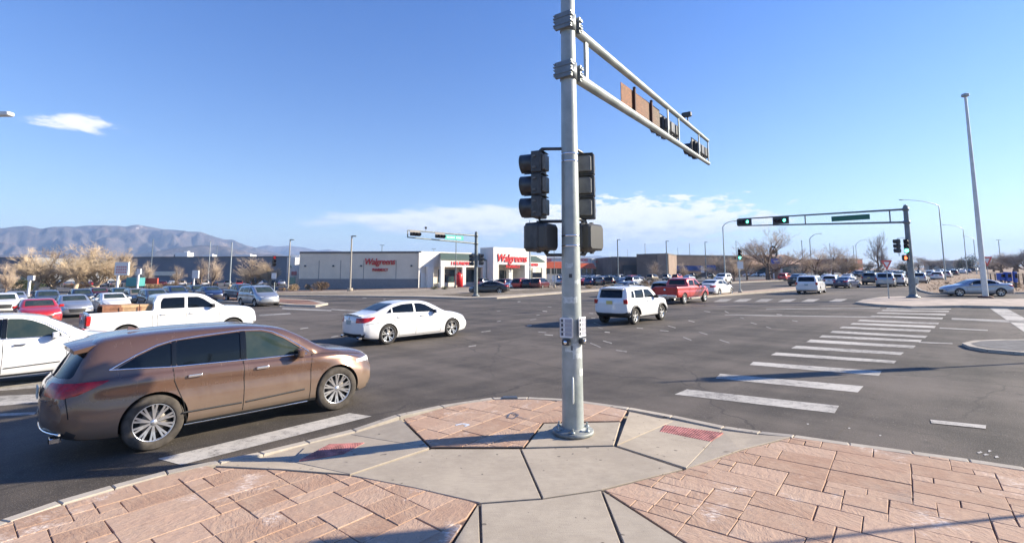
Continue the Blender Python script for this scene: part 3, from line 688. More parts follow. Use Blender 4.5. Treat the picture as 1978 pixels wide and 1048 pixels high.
TRUCK = dict(L=5.82, W=1.0, R=.40, rr=.245, arch=.46, wh=(1.20, 4.77), y0=.72, wsx=4.0, nx=70, clad=.0, curv=(.16, .06, .5, .25),
  top=[(0,1.22),(.03,1.30),(.08,1.33),(1.0,1.33),(1.92,1.32),(1.97,1.34),(2.03,1.72),(2.10,1.86),(2.3,1.905),(3.0,1.93),(3.5,1.90),(3.75,1.84),(4.1,1.62),(4.4,1.42),(4.55,1.36),(5.0,1.33),(5.5,1.25),(5.7,1.15),(5.79,1.02),(5.82,.85)],
  belt=[(0,1.19),(.08,1.29),(1.9,1.28),(2.1,1.27),(4.3,1.25),(5.0,1.22),(5.5,1.12),(5.82,.80)],
  bot=[(0,.66),(.1,.56),(.5,.50),(5.2,.42),(5.7,.44),(5.82,.55)],
  w=[(0,.96),(.15,.99),(1.2,1.0),(1.95,.985),(2.1,.985),(4.2,.985),(4.8,1.0),(5.4,.97),(5.82,.88)],
  wb=[(0,.955),(1.9,.955),(2.2,.95),(4.4,.95),(5.82,.90)],
  wt=[(0,.90),(1.9,.90),(1.98,.86),(2.1,.74),(3.0,.76),(3.7,.74),(4.2,.80),(4.5,.84),(5.2,.76),(5.82,.66)],
  win=[([(2.22,1.355),(3.02,1.345),(3.02,1.775),(2.30,1.765),(2.22,1.60)], 0), ([(3.12,1.345),(4.14,1.32),(3.92,1.50),(3.68,1.68),(3.50,1.765),(3.12,1.78)], 1)],
  glass=[('z', [(4.44,.70),(4.44,-.70),(3.84,-.66),(3.84,.66)], 1.3, 2.4, 'w'), ('x', [(-.66,1.42),(.66,1.42),(.62,1.78),(-.62,1.78)], 1.90, 2.14, 'r')],
  bed=([(.10,-.80),(1.94,-.80),(1.94,.80),(.10,.80)], .82),
  patch=[
         ('headlamp', 'x', [(-1.2,1.05),(-.62,1.05),(-.62,.86),(-1.2,.86)], 5.4, 6.2, M_LAMP), ('headlamp', 'x', [(1.2,1.05),(.62,1.05),(.62,.86),(1.2,.86)], 5.4, 6.2, M_LAMP),
         ('grille', 'x', [(-.56,1.08),(.56,1.08),(.56,.72),(-.56,.72)], 5.6, 6.2, M_CHROME), ('bumper_face', 'x', [(-1.2,.66),(1.2,.66),(1.2,.50),(-1.2,.50)], 5.6, 6.2, M_CHROME)],
  seams=[[(1.97,1.28),(1.97,.55)], [(2.12,1.28),(2.14,.6),(2.2,.52)], [(3.07,1.30),(3.08,.50)], [(4.28,1.28),(4.24,.50)], [(2.2,.52),(4.24,.50)]],
  handles=[(2.32,1.14),(3.28,1.14)], mirror=(4.02,1.36), mirmat=M_TRIM, style=(5,.04,.14),
  extra=[cornerlamps(.075,.925,1.05,.15,.14,.34), plate(-.03,.66,M_WPLATE)])
def truckbumper(root, X0, paint, surf):
    b = MB(); b.rbox((-.09-X0, 0, .60), (.20, 1.86, .20), .05); b.build('rear_bumper', [M_CHROME], root)
    MB().box((-.004-X0, 0, 1.02), (.012, 1.60, .52)).build('tailgate', [paint], root)
    MB().lathe([(0, 0), (.09, 0), (.08, .012), (0, .014)], n=12, R=Matrix.Rotation(-math.pi/2, 3, 'Y'), c=(-.012-X0, 0, 1.08)).build('tailgate_emblem', [M_CHROME], root)
    MB().box((3.2-X0, -.93, .44), (1.9, .10, .05)).box((3.2-X0, .93, .44), (1.9, .10, .05)).build('running_board', [M_CHROME], root)
TRUCK['extra'].append(truckbumper)
VAN = dict(L=5.10, W=.99, R=.35, rr=.225, arch=.38, wh=(1.08, 4.11), y0=.72, wsx=3.5, nx=60, clad=.0, curv=(.36, .16, 1.0, .6),
  top=[(0,.98),(.03,1.08),(.07,1.14),(.20,1.44),(.30,1.62),(.42,1.69),(1.0,1.74),(2.2,1.75),(2.9,1.71),(3.2,1.64),(3.6,1.44),(4.05,1.16),(4.2,1.10),(4.6,1.0),(4.95,.87),(5.07,.76),(5.1,.62)],
  belt=[(0,.95),(.06,1.06),(.5,1.10),(2.4,1.09),(3.9,1.04),(4.4,.95),(4.95,.78),(5.1,.58)],
  bot=[(0,.44),(.08,.34),(.4,.26),(1.0,.22),(4.1,.2),(4.8,.21),(5.02,.26),(5.1,.38)],
  w=[(0,.90),(.2,.95),(.8,.985),(2.0,.985),(4.0,.985),(4.6,.95),(5.1,.80)],
  wb=[(0,.93),(.8,.955),(3.6,.955),(4.3,.92),(5.1,.88)],
  wt=[(0,.72),(.3,.74),(.8,.76),(2.2,.775),(3.2,.76),(3.8,.80),(4.15,.84),(4.6,.72),(5.1,.58)],
  win=[([(.55,1.20),(1.45,1.18),(1.45,1.56),(.68,1.54)], 0), ([(1.52,1.18),(2.55,1.17),(2.55,1.59),(1.52,1.565)], 0), ([(2.62,1.17),(3.62,1.13),(3.38,1.34),(3.05,1.53),(2.85,1.585),(2.62,1.595)], 1)],
  glass=[('z', [(4.04,.70),(4.04,-.70),(3.30,-.64),(3.30,.64)], 1.1, 2.4, 'w'), ('x', [(-.70,1.18),(.70,1.18),(.64,1.60),(-.64,1.60)], -.3, .40, 'r')],
  patch=[
         ('headlamp', 'x', [(-1.3,.84),(-.56,.84),(-.56,.74),(-1.3,.74)], 4.5, 5.4, M_LAMP), ('headlamp', 'x', [(1.3,.84),(.56,.84),(.56,.74),(1.3,.74)], 4.5, 5.4, M_LAMP)],
  seams=[[(1.48,1.15),(1.49,.5)], [(2.58,1.14),(2.58,.28)], [(3.74,1.08),(3.70,.3)], [(.8,1.02),(1.5,1.02),(2.5,1.02)]],
  handles=[(2.42,1.0),(2.78,1.0)], mirror=(3.50,1.12), style=(7,.03,0),
  extra=[cornerlamps(.145,.84,.98,.17,.20,.25), plate(-.02,.88,M_WPLATE), rails(1.79,.9,2.8,.70)])
def scaled(sp, **kw): d = dict(sp); d.update(kw); return d

# light version of a vehicle: one mesh, for the ones that are only a few pixels high
def lod_mesh(sp, paint, nm):
    V, Fc, xs, k = loft(sp, 22, CUT_LO); X0 = sum(sp['wh'])/2; mb = MB()
    mb.add([(x-X0, y, z) for x, y, z in V], Fc, 0, True)
    def inside(p, poly):
        c = False; k_ = len(poly)
        for i in range(k_):
            a, b = poly[i], poly[i-1]
            if (a[1] > p[1]) != (b[1] > p[1]) and p[0] < (b[0]-a[0])*(p[1]-a[1])/(b[1]-a[1])+a[0]: c = not c
        return c
    wx0 = min(p[0] for q, _ in sp['win'] for p in q); wx1 = max(p[0] for q, _ in sp['win'] for p in q)
    wz0 = min(p[1] for q, _ in sp['win'] for p in q); wz1 = max(p[1] for q, _ in sp['win'] for p in q)
    for i, f in enumerate(Fc):
        c = sum((Vector(V[j]) for j in f), Vector())/len(f)
        n = (Vector(V[f[1]])-Vector(V[f[0]])).cross(Vector(V[f[2]])-Vector(V[f[0]])).normalized()
        if wx0-.05 < c.x < wx1 and wz0-.02 < c.z < wz1-.02 and abs(n.y) > .55 and abs(c.y) > .5: mb.m[i] = 1
        elif abs(n.x) > .3 and c.z > wz0+.02 and abs(c.y) < .70 and n.z > .05 and (c.x > wx1-1.0 or c.x < wx0+.5): mb.m[i] = 1
    for xw in sp['wh']:
        for s in (1, -1):
            mb.lathe([(0, .115*s), (sp['rr'], .10*s), (sp['R'], .11*s), (sp['R'], -.11*s), (0, -.11*s)], (xw-X0, s*(sp['W']-.09), sp['R']), 'y', 14, 2)
            mb.lathe([(0, .121*s), (sp['rr']*.8, .119*s)], (xw-X0, s*(sp['W']-.09), sp['R']), 'y', 10, 3)
    zt = (sp['belt'][1][1] if sp is not TRUCK else 1.15)-.1
    for s in (1, -1):
        mb.box((.05-X0, s*(sp['W']-.20), zt), (.12, .22, .14), m=4); mb.box((sp['L']-.24-X0, s*(sp['W']-.32), .72 if sp is not TRUCK else .95), (.16, .26, .12), m=5)
    return mb.mesh(nm, [paint, M_GLASS, M_RUB, M_ALLOY, M_RED, M_LAMP])
def place(o, X, Y, head, sc=1.):
    """stand a vehicle on the sloping ground, heading in degrees from +X"""
    tilt = math.atan(SL) if -60 < X < 1500 else 0.
    M = Matrix.Translation(gnd(X, Y, .004)) @ Matrix.Rotation(-tilt, 4, 'Y') @ Matrix.Rotation(math.radians(head), 4, 'Z')
    loc, q, s = M.decompose(); o.location = loc; o.rotation_mode = 'XYZ'; o.rotation_euler = q.to_euler(); o.scale = (sc,)*3
def recolor(root, old, new):
    for o in root.children:
        if o.type != 'MESH': continue
        for i, sl_ in enumerate(o.material_slots):
            if sl_.material == old: sl_.link = 'OBJECT'; sl_.material = new
def strip(root, *names):
    for o in list(root.children):
        if o.name.split('.')[0] in names: bpy.data.objects.remove(o)
# ---------------- ground, roads, pavements ----------------
def P2(v): return Vector((v[0], v[1], 0))
def sheet(name, poly, dz, m, kind='structure', skirt=0., parent=None, mside=None, **tags):
    """flat sheet that follows the sloping ground (folded at X=-60 and X=200), optional side walls down by skirt"""
    bm = bmesh.new(); vs = [bm.verts.new((p[0], p[1], 0)) for p in poly]; f = bm.faces.new(vs)
    f.normal_update()
    if f.normal.z < 0: f.normal_flip()
    for X in (-60., 1500.):
        bmesh.ops.bisect_plane(bm, geom=bm.verts[:]+bm.edges[:]+bm.faces[:], plane_co=(X, 0, 0), plane_no=(1, 0, 0))
    top = bm.faces[:]
    for v in bm.verts: v.co.z = hgt(v.co.x)+dz
    if skirt:
        be = [e for e in bm.edges if len(e.link_faces) == 1]
        r = bmesh.ops.extrude_edge_only(bm, edges=be)
        for g in r['geom']:
            if isinstance(g, bmesh.types.BMVert): g.co.z -= skirt
        for g in r['geom']:
            if isinstance(g, bmesh.types.BMFace): g.material_index = 1
        bmesh.ops.recalc_face_normals(bm, faces=bm.faces)
        if sum(t.normal.z for t in top) < 0: bmesh.ops.reverse_faces(bm, faces=bm.faces)
    me = bpy.data.meshes.new(name); bm.to_mesh(me); bm.free(); me.materials.append(m); me.materials.append(mside or m)
    o = link(name, me, parent)
    if kind: o['kind'] = kind
    for k, v in tags.items(): o[k] = v
    return o
def inset(poly, d):
    """offset a 2d polygon inwards"""
    P = [Vector((p[0], p[1])) for p in poly]; k = len(P)
    if sum(P[i].x*P[(i+1)%k].y-P[(i+1)%k].x*P[i].y for i in range(k)) < 0: P = P[::-1]
    out = []
    for i in range(k):
        a, b, c = P[i-1], P[i], P[(i+1)%k]; u = (b-a).normalized(); v = (c-b).normalized()
        n1 = Vector((-u.y, u.x)); n2 = Vector((-v.y, v.x)); q = n1+n2; den = max(.35, 1+n1.dot(n2))
        out.append(b+q*(d/den))
    return out
def W(pts, dz=0.): return [at(p[0], p[1], dz) for p in pts]

G0 = sheet('ground', [(-9000,-3000),(9000,-3000),(9000,9000),(-9000,9000)], -.06, M_DIRT)
def strip(n0, n1, m0, m1):
    """corner points given across (n, along right normal of road A) and along (m) road A"""
    nA = Vector((dA.y, -dA.x, 0)); return [nA*a+dA*b for a, b in ((n0,m0),(n1,m0),(n1,m1),(n0,m1))]
roadA = sheet('road', strip(-46, -2.0, -160, 2100), .004, M_ASPH)
roadB = sheet('cross_road', strip(-420, 190, -9., 48), 0., M_ASPH)
slip = sheet('slip_lane', W([(1700,566),(1790,560),(1990,561),(2100,562),(2100,590),(1640,586)]), .002, M_ASPH)

# --- near street corner where the viewer stands ---
SW = .11
def slab_piece(name, pts, z, m, parent, gap=.007, ch=.006, depth=.035, kids=None):
    """one slab: pts world xy (+ optional own height), gap for the joint, chamfered arris"""
    hs = [p[2] if len(p) > 2 and kids else None for p in pts]
    Q = [Vector((p[0], p[1])) for p in pts]
    if sum(Q[i].x*Q[(i+1)%len(Q)].y-Q[(i+1)%len(Q)].x*Q[i].y for i in range(len(Q))) < 0: Q = Q[::-1]; hs = hs[::-1]
    a = inset(Q, gap); b = inset(Q, gap+ch); k = len(Q); zz = [(h_ if h_ is not None else z) for h_ in hs]
    vs = [(p.x, p.y, hgt(p.x)+zz[i]-depth) for i, p in enumerate(a)]+[(p.x, p.y, hgt(p.x)+zz[i]-ch) for i, p in enumerate(a)]+[(p.x, p.y, hgt(p.x)+zz[i]) for i, p in enumerate(b)]
    fs = [(l*k+i, l*k+(i+1)%k, (l+1)*k+(i+1)%k, (l+1)*k+i) for l in (0, 1) for i in range(k)]
    mb = MB(); mb.add(vs, fs+[tuple(range(2*k, 3*k))]); return mb.build(name, [m], parent)
def clip_convex(sub, clip):
    """Sutherland-Hodgman: clip any polygon by a convex ccw one"""
    out = [Vector((p[0], p[1])) for p in sub]
    for i in range(len(clip)):
        a, b = Vector(clip[i]), Vector(clip[(i+1)%len(clip)]); inp = out; out = []
        if not inp: return []
        d = lambda p: (b.x-a.x)*(p.y-a.y)-(b.y-a.y)*(p.x-a.x)
        for j in range(len(inp)):
            p, q = inp[j-1], inp[j]; dp, dq = d(p), d(q)
            if dq >= 0:
                if dp < 0: out.append(p+(q-p)*(dp/(dp-dq)))
                out.append(q)
            elif dp >= 0: out.append(p+(q-p)*(dp/(dp-dq)))
    res = []
    for p in out:
        if not res or (p-res[-1]).length > .004: res.append(p)
    if len(res) > 2 and (res[0]-res[-1]).length < .004: res.pop()
    return res
def area(P): return abs(sum(P[i].x*P[(i+1)%len(P)].y-P[(i+1)%len(P)].x*P[i].y for i in range(len(P))))/2
def pave(region, ang, parent, z, cell=.235, seed=1, lim=296, near=None):
    rnd = random.Random(seed); reg = inset(region, .012); c, s = math.cos(ang), math.sin(ang)
    uv = [(p.x*c+p.y*s, -p.x*s+p.y*c) for p in reg]; u0 = min(p[0] for p in uv); u1 = max(p[0] for p in uv); v0 = min(p[1] for p in uv); v1 = max(p[1] for p in uv)
    nu, nv = int((u1-u0)/cell)+2, int((v1-v0)/cell)+2; used = set(); tiles = []
    for j in range(nv):
        for i in range(nu):
            if (i, j) in used: continue
            opts = [(2,2),(3,2),(2,1),(3,1),(2,2),(2,1),(3,2),(1,1),(4,2)]; rnd.shuffle(opts); opts.append((1,1))
            for a, b in opts:
                cells = [(i+x, j+y) for x in range(a) for y in range(b)]
                if all(q not in used for q in cells): used |= set(cells); tiles.append((i, j, a, b)); break
    pcs = []
    for i, j, a, b in tiles:
        g = .0045; x0, x1, y0, y1 = u0+i*cell+g, u0+(i+a)*cell-g, v0+j*cell+g, v0+(j+b)*cell-g
        jt = lambda: rnd.uniform(-.006, .006)
        q = [(x0+jt(), y0+jt()), (x1+jt(), y0+jt()), (x1+jt(), y1+jt()), (x0+jt(), y1+jt())]
        q = [(x*c-y*s, x*s+y*c) for x, y in q]; r = clip_convex(reg, q)
        if len(r) > 2 and area(r) > .004: pcs.append(r)
    pcs.sort(key=lambda r: (sum(r, Vector((0, 0)))/len(r)-Vector((.5, 4.5))).length)
    rest = MB()
    for idx, r in enumerate(pcs):
        dz = rnd.uniform(-.003, .003); tx, ty = rnd.uniform(-.004, .004), rnd.uniform(-.004, .004); cc = sum(r, Vector((0, 0)))/len(r)
        a_ = r; b_ = [p+(cc-p).normalized()*.006 for p in r]; k = len(r)
        if sum(r[i].x*r[(i+1)%k].y-r[(i+1)%k].x*r[i].y for i in range(k)) < 0: a_ = a_[::-1]; b_ = b_[::-1]
        zf = lambda p: hgt(p.x)+z+dz+tx*(p.x-cc.x)+ty*(p.y-cc.y)
        vs = [(p.x, p.y, zf(p)-.022) for p in a_]+[(p.x, p.y, zf(p)-.005) for p in a_]+[(p.x, p.y, zf(p)) for p in b_]
        fs = [(l*k+i, l*k+(i+1)%k, (l+1)*k+(i+1)%k, (l+1)*k+i) for l in (0, 1) for i in range(k)]+[tuple(range(2*k, 3*k))]
        if idx < lim: MB().add(vs, fs).build('paver', [M_PAV], parent)
        else: rest.add(vs, fs)
    if rest.v: rest.build('pavers_beyond', [M_PAV], parent, kind='stuff')
# outlines (seen points of the corner, unprojected on its surface)
LB = [(-160,1075),(0,1013),(50,996),(100,980),(200,951),(300,922),(400,897),(415,902),(540,907),(670,917),(800,940),(923,970),(862,1060),(700,1400),(-400,1400)]
RB = [(1530,844),(1700,866),(1850,887),(1978,908),(2300,960),(2900,1100),(2900,1600),(1700,1600),(1345,1060),(1166,945),(1320,906),(1360,893),(1430,869),(1480,856)]
TB = [(778,808),(832,862),(1012,862),(1049,815),(1090,814),(1200,812),(1212,792),(1170,783),(1100,774),(1020,770),(950,771),(900,778),(855,787)]
CONC = [
 [(833,866),(1004,866),(1046,961),(926,970),(800,941),(676,917)],
 [(1006,866),(1186,861),(1320,905),(1163,944),(1048,961)],
 [(1050,817),(1199,814),(1186,859),(1014,863)],
 [(928,972),(1048,963),(1161,946),(1200,1048),(1260,1250),(1260,1600),(938,1600),(930,1048)],
 [(924,973),(928,1048),(932,1600),(705,1600),(866,1062)],
 [(1164,947),(1342,1060),(1690,1600),(1270,1600),(1262,1250),(1204,1048)],
]
corner = sheet('pavement_bed', W([(-420,1180),(0,1008),(200,947),(400,894),(600,853),(760,806),(850,785),(950,769),(1080,769),(1215,787),(1300,806),(1400,828),(1530,843),(1700,864),(1978,906),(2300,955),(3000,1110),(3000,1650),(-420,1650)], .012), .012, M_CONC)
def area_thing(name, pts, m):
    o = sheet(name, inset(W(pts, SW), .004), SW-.016, m, 'structure'); return o
aL = area_thing('pavement', LB, M_GROUT); pave([P2(v).to_2d() for v in W(LB, SW)], A46+.06, aL, SW, seed=3, cell=.205)
aR = area_thing('pavement', RB, M_GROUT); pave([P2(v).to_2d() for v in W(RB, SW)], math.radians(-38), aR, SW, seed=5, cell=.195)
aT = area_thing('pavement', TB, M_GROUT); pave([P2(v).to_2d() for v in W(TB, SW)], A46+.12, aT, SW, seed=9, cell=.26)
walk = sheet('sidewalk', W([(833,866),(1186,861),(1320,905),(1163,944),(1690,1600),(705,1600),(926,970),(676,917)], SW), SW-.02, mat('joint_dirt', (.10, .08, .065), .95), 'structure')
for q in CONC: slab_piece('concrete_slab', W(q, SW), SW, M_CONC, walk)
# the two kerb ramps: heights fall to the road
def ramp(parts, parent):
    for q in parts:
        pts = []
        for px, py, hh in q: v = at(px, py, hh); pts.append((v.x, v.y, hh))
        slab_piece('concrete_slab', pts, SW, M_CONC, parent, kids=True, gap=.005)
rr_ = sheet('curb_ramp', W([(1213,796),(1300,812),(1400,832),(1500,845),(1330,902),(1195,860)], .0), .014, M_CONC, 'structure')
ramp([[(1215,794,SW),(1301,812,.035),(1192,858,SW)], [(1301,812,.035),(1395,830,.035),(1326,903,SW),(1191,860,SW)], [(1395,830,.035),(1460,838,.06),(1528,843,SW),(1430,868,SW),(1325,904,SW)]], rr_)
rl_ = sheet('curb_ramp', W([(770,812),(828,862),(690,912),(560,900),(600,858)], .0), .014, M_CONC, 'structure')
ramp([[(775,809,SW),(830,864,SW),(676,838,.035)], [(676,838,.035),(830,864,SW),(676,915,SW),(560,890,.035),(590,862,.035)], [(560,890,.035),(676,915,SW),(540,905,SW),(415,899,SW),(480,880,.06)]], rl_)
def warning(quad, name_label, z):
    """red tactile panel with rows of domes"""
    P = W(quad, z+.02); c = sum(P, Vector())/4
    b = MB(); b.prism([Vector((p.x, p.y, hgt(p.x))) for p in P], z, z+.022)
    o = b.build('tactile_panel', [mat('tactile_red', (.42, .17, .15), .85, var=.35, vscale=6)]); o['label'] = name_label; o['category'] = 'tactile paving'
    dm = MB(); nu, nv = 22, 12
    for i in range(nu):
        for j in range(nv):
            u, v = (i+.5)/nu, (j+.5)/nv; p = (P[0]*(1-u)+P[1]*u)*(1-v)+(P[3]*(1-u)+P[2]*u)*v; zt = hgt(p.x)+z+.0225
            vs = []
            for r, hh in ((.013, 0), (.007, .006)): vs += [(p.x+r*math.cos(a), p.y+r*math.sin(a), zt+hh) for a in np.linspace(0, 2*math.pi, 5, endpoint=False)]
            dm.add(vs, [(k, (k+1) % 5, 5+(k+1) % 5, 5+k) for k in range(5)]+[(5,6,7,8,9)])
    dd = dm.build('dome', [MATS['tactile_red']], o); dd['kind'] = 'stuff'
warning([(1284,820),(1397,835),(1372,852),(1273,833)], 'red bumpy tactile panel on the kerb ramp right of the big signal pole', .043)
warning([(636,857),(704,854),(664,876),(578,888)], 'red bumpy tactile panel on the left kerb ramp, crossed by the pole shadow', .043)
# kerb stones round the corner
KO = [(-420,1160,SW),(-160,1068,SW),(0,1003,SW),(110,966,SW),(215,936,SW),(320,908,SW),(420,888,SW),(500,872,.05),(590,850,.03),(680,828,.04),(765,800,SW),(850,782,SW),(950,767,SW),(1020,766,SW),(1100,770,SW),(1216,786,SW),(1300,801,.04),(1400,822,.035),(1470,832,.05),(1535,839,SW),(1640,854,SW),(1760,870,SW),(1870,885,SW),(1978,901,SW),(2140,927,SW),(2300,953,SW),(3000,1100,SW)]
def kerb(KO, wid, parent, side=1, name='kerb_stone', zroad=-.02):
    pts = [at(a, b, c) for a, b, c in KO]
    for i in range(len(pts)-1):
        a, b = pts[i], pts[i+1]; d = (b-a).normalized(); g = d*.006
        def nrm(k):
            u = (pts[min(k+1, len(pts)-1)]-pts[max(k-1, 0)]); u.z = 0; u.normalize(); return Vector((u.y, -u.x, 0))*side*wid
        a2, b2 = a+nrm(i), b+nrm(i+1); za, zb = KO[i][2], KO[i+1][2]
        A = [a+g, b-g, b2-g, a2+g]; tops = [Vector((p.x, p.y, hgt(p.x)+z)) for p, z in zip(A, (za, zb, zb, za))]
        c = sum(tops, Vector())/4; bev = [p+(Vector((c.x, c.y, p.z))-p).normalized()*.012 for p in tops]
        vs = [Vector((p.x, p.y, hgt(p.x)+zroad)) for p in tops]+[p-Vector((0, 0, .012)) for p in tops]+bev
        fs = [(l*4+i_, l*4+(i_+1)%4, (l+1)*4+(i_+1)%4, (l+1)*4+i_) for l in (0, 1) for i_ in range(4)]+[(8,9,10,11)]
        mb = MB().add(vs, fs)
        if (tops[1]-tops[0]).cross(tops[2]-tops[1]).z < 0: mb.f = [f[::-1] for f in mb.f]
        mb.build(name, [M_KERB], parent)
kerb(KO, .14, corner)
# --- far raised areas ---
FK = [(-400,574),(-60,573),(260,571),(440,570),(560,570),(700,571),(800,572),(900,575),(960,574),(1080,565),(1200,557),(1340,549),(1500,541.5),(1620,533.5),(1700,528.5)]
def band(front, d, hh):
    P = [P2(at(a, b, hh)).to_2d() for a, b in front]; B = []
    for i in range(len(P)):
        u = (P[min(i+1, len(P)-1)]-P[max(i-1, 0)]).normalized(); B.append(P[i]+Vector((-u.y, u.x))*d)
    return P, B
Pf, Bk = band(FK, .35, .14)
sheet('kerb', Pf+Bk[::-1], .14, M_KERB, skirt=.2)
Pf2, Bk2 = band(FK, 3.2, .14); sheet('far_sidewalk', Bk+Bk2[::-1], .134, M_CONC, skirt=.2)
Bk3 = band(FK, 8.5, .14)[1]; sheet('gravel_verge', Bk2+Bk3[::-1], .10, M_GRAV, skirt=.2)
lot = [tuple(p) for p in Bk3]+[(420,330),(300,420),(-400,420),(-400,80)]
sheet('parking_lot', lot, .05, mat('lot_asphalt', (.085, .08, .078), .95, var=.3, vscale=.15, obj=True), skirt=.2)
CK = [((1768,553),(1775,546),(1800,539),(1840,530),(1880,519.8),(1893,516.8),(2500,519),(2500,560),(1985,564),(1905,565),(1850,567),(1800,565),(1778,560))]
def island(pts, name, m, hh=.14, kw=.18):
    O = [P2(at(a, b, hh)).to_2d() for a, b in pts]; sheet('kerb', O, hh, M_KERB, skirt=.2)
    o = sheet(name, inset(O, kw), hh+.006, m); return o
island(CK[0], 'dirt_verge', M_DIRT)
island([(1652,583),(1700,588),(1762,591),(1800,590.5),(1860,589.5),(1978,592),(2120,594),(2120,577),(1978,576.5),(1905,577),(1850,577),(1790,575),(1740,571.5),(1700,573),(1668,578)], 'traffic_island', mat('island_concrete', (.40, .33, .27), .9, var=.2, vscale=1.2))
island([(1858,662),(1880,657),(1930,655),(2160,654),(2160,676),(1978,680),(1905,674),(1872,668)], 'median', mat('shadow_toned_island_paving', (.10,.10,.105), .9, var=.3, vscale=3), .09, .2)  # dark top colour stands for the shadow lying over this island
island([(634,585),(606,579),(560,576.5),(500,574),(420,574),(420,581),(520,584),(560,588),(610,589.5)], 'median', M_GRAV, .15, .6)
island([(1336,574),(1400,568.5),(1500,561),(1545,557.5),(1640,549.5),(1740,539),(1745,536.5),(1640,545),(1545,553),(1500,556.5),(1425,563),(1350,571)], 'median', mat('median_tan', (.42, .30, .21), .9, var=.25, vscale=1.), .15, .25)
# --- painted markings ---
def mark(name, quad, m=M_PAINT, dz=.009, parent=None):
    P = W(quad, dz); return sheet(name, P, dz, m, 'structure')
M_PAINT3 = roadpaint_mat('worn_crosswalk_paint', .8, (.36, .335, .30))
CW = [[(1327,751),(1621,783),(1612,797),(1303,761)],[(1391,721),(1668,745),(1657,757),(1382,730)],[(1455,698),(1703,716),(1698,725),(1448,704)],[(1499,680),(1732,696),(1727,701),(1489,685)],[(1538,667),(1746,680),(1740,685),(1528,672)],[(1566,655),(1769,667),(1764,672),(1557,660)],[(1588,647),(1781,656),(1777,660),(1582,651)],[(1609,638),(1792,648),(1787,652),(1603,642)],[(1628,630),(1799,637),(1795,641),(1621,633)],[(1648,623),(1808,629),(1805,633),(1642,626)],[(1662,617),(1814,623),(1812,626),(1656,619.5)],[(1684,609),(1822,613),(1820,616),(1679,611.5)],[(1697,603),(1828,606),(1826,608.5),(1692,605)],[(1706,598),(1834,600),(1832,602),(1702,600)],[(1714,594.4),(1838,595.6),(1836,597.2),(1711,596)]]
for q in CW: mark('crosswalk_stripe', q)
mark('crosswalk_stripe', [(675,797),(718,803),(350,897),(305,885)])
for q in ([(-100,722),(96,714),(92,724),(-100,738)], [(-100,745),(90,734),(86,747),(-100,762)], [(-100,768),(84,760),(78,776),(-100,792)], [(-60,800),(70,795),(66,800),(-60,806)]): mark('crosswalk_stripe', q)
for x in (1378,1416,1457,1502,1547,1600): mark('crosswalk_stripe', [(x+14,577),(x+37,577),(x+24,582.5),(x,582.5)], M_PAINT3)
mark('lane_line', [(1797,809.5),(1905,820.5),(1904,827),(1799,816)])
mark('stop_line', [(1906,591),(1936,590.5),(2050,652),(2050,690)])
mark('lane_line', [(1815,632),(1908,636.5),(1908,638.5),(1815,634)], M_PAINT2)
mark('lane_line', [(1838,613.5),(1985,619),(1985,624),(1838,617)], M_PAINT2)
mark('lane_line', [(1775,659.5),(1840,662),(1840,664),(1775,661.5)], M_PAINT2)
mark('lane_line', [(1400,607),(1690,611),(1690,613),(1400,608.5)], M_PAINT2)
mark('lane_line', [(1480,596),(1700,594),(1700,595.2),(1480,597.2)], M_PAINT2)
for q in ([(545,594),(640,598),(640,600.5),(545,597)], [(640,596),(700,600),(700,602),(640,598)], [(500,607),(560,604),(562,606),(502,610)], [(540,590),(620,592),(618,593.6),(540,592)]): mark('stop_line', q, M_PAINT2)
rg = random.Random(4)
dash = [(1138,604),(1142,613),(1147,622),(1155,631),(1168,640),(1140,661),(1190,675),(1320,650),(1275,637),(1165,657),(1230,632),(1350,640),(1390,655),(1290,628),(1330,618),(1400,600),(1430,612),(1450,622),(1360,600),(1480,630),(1058,592),(1048,600),(1036,608),(1024,617),(1018,628),(1040,640),(1052,645),(560,645),(600,662),(580,634),(640,650),(930,640),(960,620),(905,668),(700,575.5),(740,578),(1500,606),(1530,618),(960,600),(520,634),(1000,582),(1100,590)]
for x, y in dash:
    L_ = (y-520)*rg.uniform(.07, .15); w = (y-520)*.008+.35; sl_ = rg.uniform(.05, .5) if x > 1100 else rg.uniform(-.25, .1)
    mark('guide_dash', [(x, y), (x+L_, y+L_*sl_), (x+L_, y+L_*sl_+w), (x, y+w)], M_PAINT if rg.random() < .25 else M_PAINT2)
# paint scuffs, tar patch and chips on the asphalt beside the right kerb
for x, y in ((1893,873),(1905,877),(1925,881),(1912,870),(1640,826),(1700,840),(1560,818)):
    q = [(x+rg.uniform(3, 8)*math.cos(a)*rg.uniform(.4, 1.), y+2.4*math.sin(a)*rg.uniform(.4, 1.2)) for a in np.linspace(0, 2*math.pi, 9, endpoint=False)] if x > 1800 else [(x-2, y-1), (x+2, y-1), (x+2.5, y+1), (x-1, y+1)]
    mark('paint_spill', q, mat('dried_paint', (.42, .40, .37), .85), .007)
